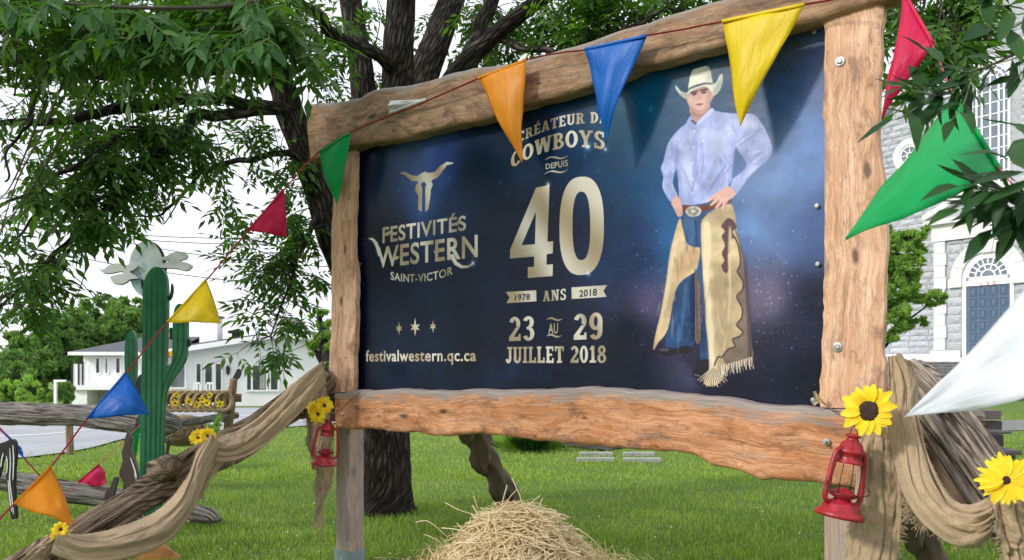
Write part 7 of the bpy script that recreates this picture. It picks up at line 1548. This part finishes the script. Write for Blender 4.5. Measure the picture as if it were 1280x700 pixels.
LIMBS = [  # (points px,py,Y ; radii in metres)
    ('trunk', [(483, 662, 8.3), (482, 640, 8.3), (482, 600, 8.3), (481, 540, 8.3), (480, 450, 8.3), (484, 350, 8.3), (490, 250, 8.3)], [.32, .275, .255, .25, .25, .26, .26]),
    ('limb', [(482, 470, 8.3), (458, 400, 8.25), (430, 335, 8.2), (410, 285, 8.1), (395, 235, 8.0), (380, 185, 7.9), (362, 140, 7.8), (349, 100, 7.7), (340, 60, 7.6), (325, 10, 7.4), (300, -60, 7.0)], [.20, .17, .15, .14, .14, .14, .135, .12, .10, .08, .05]),
    ('limb', [(486, 300, 8.3), (470, 220, 8.35), (458, 150, 8.4), (450, 80, 8.5), (438, 0, 8.6), (425, -90, 8.8), (400, -220, 9.0)], [.20, .16, .135, .125, .115, .10, .06]),
    ('limb', [(490, 300, 8.3), (497, 200, 8.3), (497, 120, 8.3), (498, 60, 8.2), (502, 0, 8.1), (510, -90, 8.0), (520, -240, 7.8)], [.22, .19, .17, .15, .14, .12, .06]),
    ('limb', [(494, 280, 8.3), (512, 180, 8.5), (530, 100, 8.7), (548, 50, 8.8), (566, 0, 9.0), (590, -80, 9.2), (630, -200, 9.4)], [.18, .17, .16, .15, .14, .11, .06]),
    ('limb', [(500, 260, 8.3), (540, 170, 8.1), (562, 110, 7.9), (590, 70, 7.7), (612, 50, 7.6), (650, 20, 7.4), (700, -15, 7.1), (780, -70, 6.6)], [.13, .12, .105, .095, .08, .07, .06, .04]),
    ('limb', [(575, 90, 8.0), (592, 55, 8.0), (606, 20, 8.0), (625, -40, 8.0)], [.08, .08, .075, .06]),
    ('branch', [(488, 82, 8.1), (470, 66, 7.8), (440, 55, 7.4), (415, 38, 7.0), (395, 20, 6.6), (370, 0, 6.2), (330, -40, 5.6)], [.065, .062, .06, .052, .045, .04, .025]),
    ('branch', [(352, 110, 7.75), (330, 92, 7.5), (285, 84, 7.1), (235, 90, 6.8), (190, 86, 6.5), (130, 90, 6.2), (70, 88, 5.9), (0, 72, 5.6), (-80, 60, 5.2)], [.075, .065, .055, .05, .046, .045, .04, .038, .02]),
    ('branch', [(372, 150, 7.9), (340, 132, 7.5), (290, 126, 7.2), (230, 126, 6.9), (165, 138, 6.6), (100, 146, 6.3), (40, 152, 6.1), (-30, 158, 5.8)], [.08, .065, .055, .048, .044, .036, .028, .015]),
    ('branch', [(362, 135, 7.7), (300, 136, 7.3), (255, 146, 7.0), (220, 168, 6.8), (190, 200, 6.6), (150, 240, 6.45), (112, 280, 6.3), (75, 320, 6.15), (35, 352, 6.0), (-10, 400, 5.9)], [.06, .052, .048, .044, .04, .034, .028, .020, .013, .006]),
    ('branch', [(395, 200, 7.95), (365, 192, 7.7), (320, 198, 7.5), (285, 208, 7.3), (255, 218, 7.1), (232, 236, 7.0), (205, 262, 6.9), (170, 275, 6.8)], [.045, .035, .028, .024, .022, .016, .012, .006]),
    ('branch', [(400, 245, 8.0), (388, 285, 7.8), (372, 330, 7.7), (352, 370, 7.6), (338, 420, 7.5)], [.04, .026, .018, .012, .006]),
    ('branch', [(220, 168, 6.8), (160, 165, 6.4), (90, 205, 6.0), (40, 240, 5.7), (0, 262, 5.5), (-40, 300, 5.3)], [.03, .022, .018, .014, .010, .006]),
    ('branch', [(150, 240, 6.45), (110, 250, 6.2), (60, 262, 6.0), (20, 290, 5.8), (-20, 330, 5.6)], [.02, .015, .012, .009, .005]),
    ('branch', [(385, 168, 7.8), (420, 135, 7.9), (450, 128, 7.9), (510, 122, 7.7)], [.035, .03, .022, .01]),
    ('branch', [(620, 45, 7.6), (680, 66, 7.2), (740, 52, 6.9), (800, 30, 6.6), (860, 10, 6.2)], [.035, .03, .026, .02, .01]),
    ('branch', [(780, -70, 6.6), (900, -60, 6.2), (1020, -40, 5.9), (1110, -10, 5.6), (1150, 30, 5.4), (1175, 80, 5.3), (1190, 120, 5.2)], [.04, .035, .03, .022, .016, .010, .005]),
    ('branch', [(80, 88, 5.9), (40, 130, 5.6), (20, 180, 5.4), (5, 230, 5.2)], [.02, .014, .01, .006]),
    ('limb', [(318, -20, 7.3), (60, -160, 6.2), (-300, -380, 5.0), (-1000, -620, 3.6), (-1900, -820, 2.9), (-3200, -1050, 2.6)], [.09, .085, .075, .06, .04, .02]),  # this limb and the next are unseen, added to carry the shading boughs
    ('limb', [(-300, -380, 5.0), (-800, -260, 4.6), (-1400, -260, 4.6), (-2000, -300, 4.6)], [.05, .045, .035, .015]),
]
anchors = []
def profbark(seed): return lambda L, th: 1 + .05 * math.sin(th * 3 + seed) + .035 * math.sin(th * 17 + 2 * vnoise(L * 5, th, seed)) + .03 * vnoise(L * 6, th * 3, seed)
for k, (nm, pts, rad) in enumerate(LIMBS):
    n = len(pts) * 8; line = smoothline([P(*p) for p in pts], n); big = max(rad) > .09
    line = [p + Vector((vnoise(i * .21, k, 1), vnoise(i * .21, k, 2), vnoise(i * .21, k, 3))) * (.012 if big else .035) for i, p in enumerate(line)]
    rs = [np.interp(i / (n - 1) * (len(rad) - 1), range(len(rad)), rad) for i in range(n)]
    if nm == 'trunk': rs = [r * (1 + .16 * math.exp(-max(0, p.z) * 7)) for r, p in zip(rs, line)]
    mb = MB(); mb.tube(line, rs, 48 if big else 12, prof=profbark(k) if big else None); mb.build(nm, M['bark'], tree, smooth=True)
    if nm != 'trunk':
        for i in range(0, n, 2):
            if rs[i] < .13: anchors.append(line[i])
AN = np.array([tuple(a) for a in anchors])
# foliage clusters: px, py, Y, radius px x, radius px y, number of compound leaves
CL = [
 # close dark canopy along the top left
 (20, 20, 4.6, 60, 34, 70), (80, 25, 4.5, 60, 36, 80), (140, 22, 4.4, 60, 36, 90), (200, 28, 4.3, 60, 38, 90), (255, 30, 4.3, 55, 40, 90), (300, 40, 4.3, 55, 40, 90), (345, 48, 4.3, 45, 36, 70), (385, 70, 4.4, 28, 26, 24),
 (30, 55, 5.2, 60, 30, 60), (100, 60, 5.2, 60, 30, 60), (170, 62, 5.2, 60, 28, 60), (240, 70, 5.2, 60, 26, 50), (60, -20, 5.0, 90, 40, 120), (200, -20, 5.0, 90, 40, 120), (330, -10, 5.4, 70, 40, 90),
 # mid crown
 (30, 110, 6.2, 50, 28, 50), (100, 112, 6.3, 50, 24, 55), (165, 110, 6.5, 50, 22, 50), (230, 112, 6.8, 50, 18, 45), (285, 108, 7.0, 40, 16, 36), (60, 175, 6.0, 60, 26, 55), (135, 170, 6.5, 50, 30, 90), (190, 165, 6.6, 44, 28, 90),
 (120, 205, 6.4, 40, 24, 65), (150, 222, 6.4, 36, 26, 80), (185, 220, 6.7, 40, 24, 70), (225, 190, 6.9, 40, 26, 70), (245, 165, 7.0, 40, 22, 60), (265, 195, 7.2, 34, 18, 40), (50, 225, 5.7, 26, 16, 26), (35, 240, 5.6, 22, 16, 28), (10, 200, 5.5, 26, 20, 20),
 (100, 250, 6.3, 34, 22, 60), (95, 275, 6.2, 34, 18, 50), (140, 258, 6.5, 30, 18, 45), (105, 296, 6.2, 20, 16, 36), (80, 240, 6.2, 30, 20, 32), (175, 258, 6.8, 22, 16, 26), (200, 240, 6.9, 22, 14, 22),
 (40, 345, 6.0, 34, 14, 34), (60, 330, 6.1, 26, 12, 22), (60, 362, 6.0, 34, 14, 34), (15, 320, 5.8, 22, 20, 14), (72, 395, 6.0, 24, 10, 18), (25, 385, 5.9, 22, 14, 12), (110, 385, 6.1, 12, 8, 4), (-10, 290, 5.5, 24, 30, 20), (0, 430, 5.8, 16, 10, 6),
 (330, 160, 7.6, 30, 18, 40), (300, 180, 7.5, 26, 16, 26), (290, 210, 7.4, 26, 14, 26), (350, 210, 7.7, 30, 20, 36), (375, 245, 7.9, 26, 28, 50), (355, 275, 7.8, 22, 24, 44), (300, 265, 7.5, 24, 12, 26), (295, 300, 7.5, 24, 14, 34), (320, 330, 7.6, 26, 20, 50), (350, 320, 7.7, 26, 26, 60), (300, 355, 7.5, 28, 16, 34), (345, 360, 7.7, 24, 16, 34), (385, 350, 7.9, 20, 22, 34), (385, 300, 7.9, 20, 22, 34), (270, 330, 7.4, 12, 14, 9), (320, 392, 7.5, 20, 10, 12), (352, 398, 7.6, 26, 14, 34), (280, 380, 7.4, 20, 6, 6),
 (336, 436, 7.5, 24, 12, 22), (310, 440, 7.5, 10, 7, 5), (390, 390, 8.0, 12, 10, 8),
 # between the limbs and over the beam
 (405, 60, 7.6, 26, 26, 44), (410, 110, 8.0, 24, 16, 26), (425, 20, 7.8, 26, 26, 36), (375, 20, 7.0, 30, 20, 34), (470, 30, 9.0, 20, 40, 30), (475, 90, 8.9, 18, 16, 18), (530, 40, 9.2, 24, 40, 44), (600, 20, 8.6, 40, 26, 60), (585, 60, 9.0, 30, 22, 44), (640, 60, 8.2, 40, 24, 70),
 (690, 45, 7.4, 40, 18, 50), (660, 20, 8.0, 40, 22, 45), (740, 36, 7.0, 40, 16, 80), (780, 12, 6.8, 50, 20, 90), (720, 8, 7.2, 44, 20, 60), (840, -5, 6.5, 50, 20, 80), (700, 66, 7.6, 40, 10, 34), (760, -20, 6.8, 60, 26, 90), (900, -30, 6.2, 70, 26, 80), (1000, -40, 6.0, 70, 30, 80), (1085, -10, 5.7, 26, 20, 34), (1096, 20, 5.6, 20, 20, 24), (620, 90, 8.8, 30, 14, 26),
 # small leaves between post and church
 (1150, 18, 5.4, 30, 24, 60), (1180, 25, 5.4, 30, 26, 60), (1205, 10, 5.4, 24, 24, 44), (1170, 55, 5.3, 30, 18, 44), (1212, 42, 5.3, 28, 12, 34), (1150, 75, 5.2, 16, 14, 14), (1190, 75, 5.2, 26, 16, 26), (1140, 100, 5.2, 14, 14, 10), (1172, 100, 5.2, 20, 14, 12), (1160, 128, 5.2, 10, 10, 5), (1235, 20, 5.3, 20, 16, 16),
]
# high crown out of frame: it shades the lawn and the sign from above
CL = [(a, b, c, d, e, max(3, int(n_ * (.62 if (a < 420 and b > 80) else .8)))) for (a, b, c, d, e, n_) in CL]
for k in range(36):
    CL.append((random.uniform(-250, 1150), random.uniform(-520, -90), random.uniform(6.0, 10), 150, 80, 34))
for k in range(44):  # unseen boughs added left of the camera to shade the near lawn
    wx_, wy_, wz_ = random.uniform(-13, -3.6), random.uniform(.8, 5), random.uniform(3.9, 7.5); CL.append((CX + wx_ / wy_ * F, HY - (wz_ - CZ) / wy_ * F, wy_, 700 / wy_, 400 / wy_, 34))
pos = []; dirs = []; ups = []; scl = []; tw = MB()
for (px, py, Y, rx, ry, n) in CL:
    c = P(px, py, Y); sx = rx * Y / F; sz = ry * Y / F; nt_ = max(2, int(n / 5.0)); n_left = n
    for q in range(nt_):
        e = c + Vector((random.gauss(0, .52) * sx, random.gauss(0, .5) * max(sx, .25) * .8, random.gauss(0, .52) * sz))
        a_i = int(np.argmin(((AN - np.array(e)) ** 2).sum(1) * np.random.uniform(.8, 1.3, len(AN)))); a = Vector(AN[a_i])
        dd = e - a
        if dd.length > .75: a = e - dd.normalized() * random.uniform(.3, .6)
        elif dd.length < .15: a = e - Vector((random.uniform(-.3, .3), random.uniform(-.2, .2), -.25))
        mid = a.lerp(e, .5) + Vector((0, 0, .10 * (e - a).length)); line = smoothline([a, mid, e], 6)
        tw.tube(line, [.006, .0052, .0045, .0038, .003, .002], 4, cap=False)
        m = max(1, round(n_left / (nt_ - q))); n_left -= m
        for j in range(m):
            t = random.uniform(.35, 1.0); p = polyat(line, t); ax = (line[-1] - line[0]).normalized()
            d = (ax * random.uniform(.2, .9) + Vector((random.gauss(0, .7), random.gauss(0, .7), random.gauss(-.32, .40)))).normalized()
            pos.append(tuple(p)); dirs.append(tuple(d)); ups.append((random.gauss(0, .45), random.gauss(-.15, .45), 1)); scl.append(random.uniform(.72, 1.2))
pos = np.array(pos); dirs = np.array(dirs); ups = np.array(ups); scl = np.array(scl)
V, Fc, r = place_compound(pos, dirs, ups, scl)
np_mesh('crown', V, Fc, M['leaf'], tree, 'stuff', r)
tw.build('twigs', M['twig'], tree, kind='stuff')
# long bare drooping shoots at the left
for (pts) in ([(110, 20, 4.8), (60, 150, 4.7), (20, 230, 4.6), (-10, 330, 4.6)], [(150, 60, 5), (90, 150, 5), (30, 250, 5), (-20, 310, 5)], [(60, 120, 5.2), (20, 220, 5.1), (0, 250, 5.1)], [(112, 282, 6.3), (105, 300, 6.3), (108, 330, 6.3), (96, 370, 6.2), (80, 388, 6.2)], [(232, 236, 7), (205, 280, 6.9), (208, 250, 7)], [(352, 370, 7.6), (398, 400, 7.6), (392, 425, 7.6), (360, 440, 7.6)], [(70, 322, 6.1), (30, 340, 6.0), (-5, 350, 5.9)], [(0, 372, 5.6), (40, 352, 5.8), (75, 320, 6.1)], [(480, 20, 8.6), (470, -10, 8.4)], [(468, 60, 8.6), (475, 20, 8.6), (465, -20, 8.6)]):
    mb = MB(); mb.tube(smoothline([P(*p) for p in pts], 20), [.008 - .0003 * i for i in range(20)], 5); mb.build('shoot', M['twig'], tree, smooth=True)
# ---- large leaves nearest the camera, one object each
LV, LF = leaflet_tpl(.33, .16, .05); leaf_meshes = []; bough_meshes = []
for k in range(4):
    v = np.array(LV); v[:, 0] += .06 * np.sin(v[:, 1] * 3 + k) * (v[:, 1]); v[:, 2] += .05 * np.sin(v[:, 1] * 4 + k * 2)
    me = bpy.data.meshes.new('leaf'); me.from_pydata([tuple(p) for p in v], [], [tuple(f) for f in LF]); me.polygons.foreach_set('use_smooth', [True] * len(me.polygons)); me.materials.append(M['leaf_near']); leaf_meshes.append(me); m2 = me.copy(); m2.materials.clear(); m2.materials.append(M['leaf_bough']); m2.name = 'leaf_bough'; bough_meshes.append(m2)
def put_leaf(parent, base, tip, up, k=0, wid=1.0):
    base = Vector(base); tip = Vector(tip); y = tip - base; L_ = y.length; y.normalize(); z = Vector(up); z = (z - y * z.dot(y)).normalized(); x = y.cross(z)
    o = bpy.data.objects.new('leaf', (bough_meshes if parent is BOUGH else leaf_meshes)[k % 4]); COL.objects.link(o); o.parent = parent
    R = Matrix((x, y, z)).transposed().to_4x4(); o.matrix_local = Matrix.Translation(base - WORLD[parent.name]) @ R @ Matrix.Diagonal((L_ * wid, L_, L_, 1)); return o
BOUGH = None
br = thing('leafy_branch', 'near hanging ash branch with big dark leaves at the right edge', 'branch', P(1290, 200, 2.2))
def spray(parent, pts, nleaf, ll, Yj=.10, seed=0, tip=True):
    """pts: stalk from base to tip; leaflets in pairs along it"""
    rnd = random.Random(seed); line = smoothline([P(*p) for p in pts], 24); mb = MB(); mb.tube(line, [.0028 - .00008 * i for i in range(24)], 6); mb.build('twig', M['twig_green'], parent, smooth=True)
    for i in range(nleaf):
        t = .25 + .75 * (i // 2) / max(1, (nleaf // 2)); p = polyat(line, min(1, t)); ax = (polyat(line, min(1, t + .04)) - polyat(line, max(0, t - .04))).normalized(); s = -1 if i % 2 else 1
        side = ax.cross(Vector((0, -1, .3))).normalized() * s
        d = (ax * rnd.uniform(.5, .9) + side * rnd.uniform(.55, .95) + Vector((0, rnd.uniform(-.5, .5), rnd.uniform(-.35, -.02)))).normalized()
        if i == nleaf - 1 and tip: d = (ax + Vector((0, 0, -.15))).normalized()
        put_leaf(parent, p, p + d * ll * rnd.uniform(.8, 1.15), (rnd.gauss(0, .4), rnd.gauss(-.45, .4), 1), rnd.randrange(4), rnd.uniform(.85, 1.25))
for k, (pts, nl, ll) in enumerate([
    ([(1300, 60, 2.3), (1262, 75, 2.3), (1230, 82, 2.3)], 7, .105), ([(1225, 85, 2.3), (1205, 90, 2.3), (1180, 78, 2.3), (1165, 66, 2.3)], 7, .10),
    ([(1232, 84, 2.3), (1200, 110, 2.3), (1168, 116, 2.3), (1142, 108, 2.3)], 9, .10), ([(1212, 96, 2.3), (1190, 120, 2.3), (1160, 128, 2.3)], 9, .10),
    ([(1215, 92, 2.3), (1205, 128, 2.25), (1190, 150, 2.2)], 7, .085), ([(1300, 10, 2.2), (1270, 18, 2.2), (1250, 5, 2.2)], 5, .10), ([(1290, 20, 2.2), (1250, 40, 2.2), (1225, 15, 2.2), (1235, -20, 2.2)], 6, .11),
    ([(1310, 230, 2.0), (1270, 240, 2.0), (1230, 236, 2.0), (1205, 238, 2.0)], 8, .105), ([(1310, 250, 2.0), (1275, 262, 2.0), (1235, 256, 2.0), (1200, 262, 2.0)], 9, .10),
    ([(1310, 240, 1.9), (1280, 210, 1.9), (1262, 200, 1.9)], 5, .12), ([(1300, 265, 2.0), (1275, 280, 2.0), (1262, 295, 2.0)], 6, .09), ([(1300, 180, 2.1), (1285, 170, 2.1), (1270, 160, 2.1)], 3, .10),
    ([(1245, 245, 2.0), (1220, 232, 2.0), (1200, 232, 2.0)], 5, .10), ([(1165, 118, 2.25), (1135, 112, 2.2), (1118, 104, 2.2)], 4, .12), ([(1160, 124, 2.25), (1130, 145, 2.2), (1118, 150, 2.2)], 5, .11),
    ([(1290, 255, 2.0), (1265, 265, 2.0), (1240, 285, 2.0)], 5, .10), ([(1300, 60, 2.3), (1270, 100, 2.3), (1255, 110, 2.3)], 4, .09),
    ([(1270, 245, 2.05), (1240, 262, 2.05), (1215, 268, 2.05)], 6, .095), ([(1285, 225, 1.95), (1262, 232, 1.95), (1240, 240, 1.95)], 5, .11)]):
    spray(br, pts, nl, ll, seed=k)
for pts in ([(1330, 40, 2.35), (1290, 58, 2.3), (1255, 74, 2.3), (1225, 88, 2.3)], [(1330, 250, 2.0), (1300, 248, 2.0), (1262, 246, 2.0)], [(1330, 260, 2.05), (1295, 240, 2.0), (1282, 215, 1.95)]):
    mb = MB(); mb.tube(smoothline([P(*p) for p in pts], 16), [.006 - .0002 * i for i in range(16)], 7); mb.build('twig', M['twig'], br, smooth=True)
br2 = thing('leafy_branch', 'near leafy ash bough hanging in from the top left', 'branch', P(200, -40, 4.0)); BOUGH = br2
rnd = random.Random(5)
for k in range(24):
    x = rnd.uniform(-10, 395); y = rnd.uniform(-12, 72) if x > 60 else rnd.uniform(-10, 40); Y = rnd.uniform(3.3, 3.9); dx = rnd.uniform(-50, 50); dy = rnd.uniform(12, 40)
    spray(br2, [(x - dx, y - dy, Y), (x - dx * .4, y - dy * .5, Y), (x, y, Y - .05)], rnd.choice([7, 9, 9]), .105, seed=100 + k)
for pts in ([(450, -60, 4.2), (380, -20, 3.9), (300, 5, 3.7), (200, 10, 3.6), (90, 5, 3.6), (-20, -10, 3.7)],):
    mb = MB(); mb.tube(smoothline([P(*p) for p in pts], 30), [.012 - .0002 * i for i in range(30)], 8); mb.build('twig', M['twig'], br2, smooth=True)
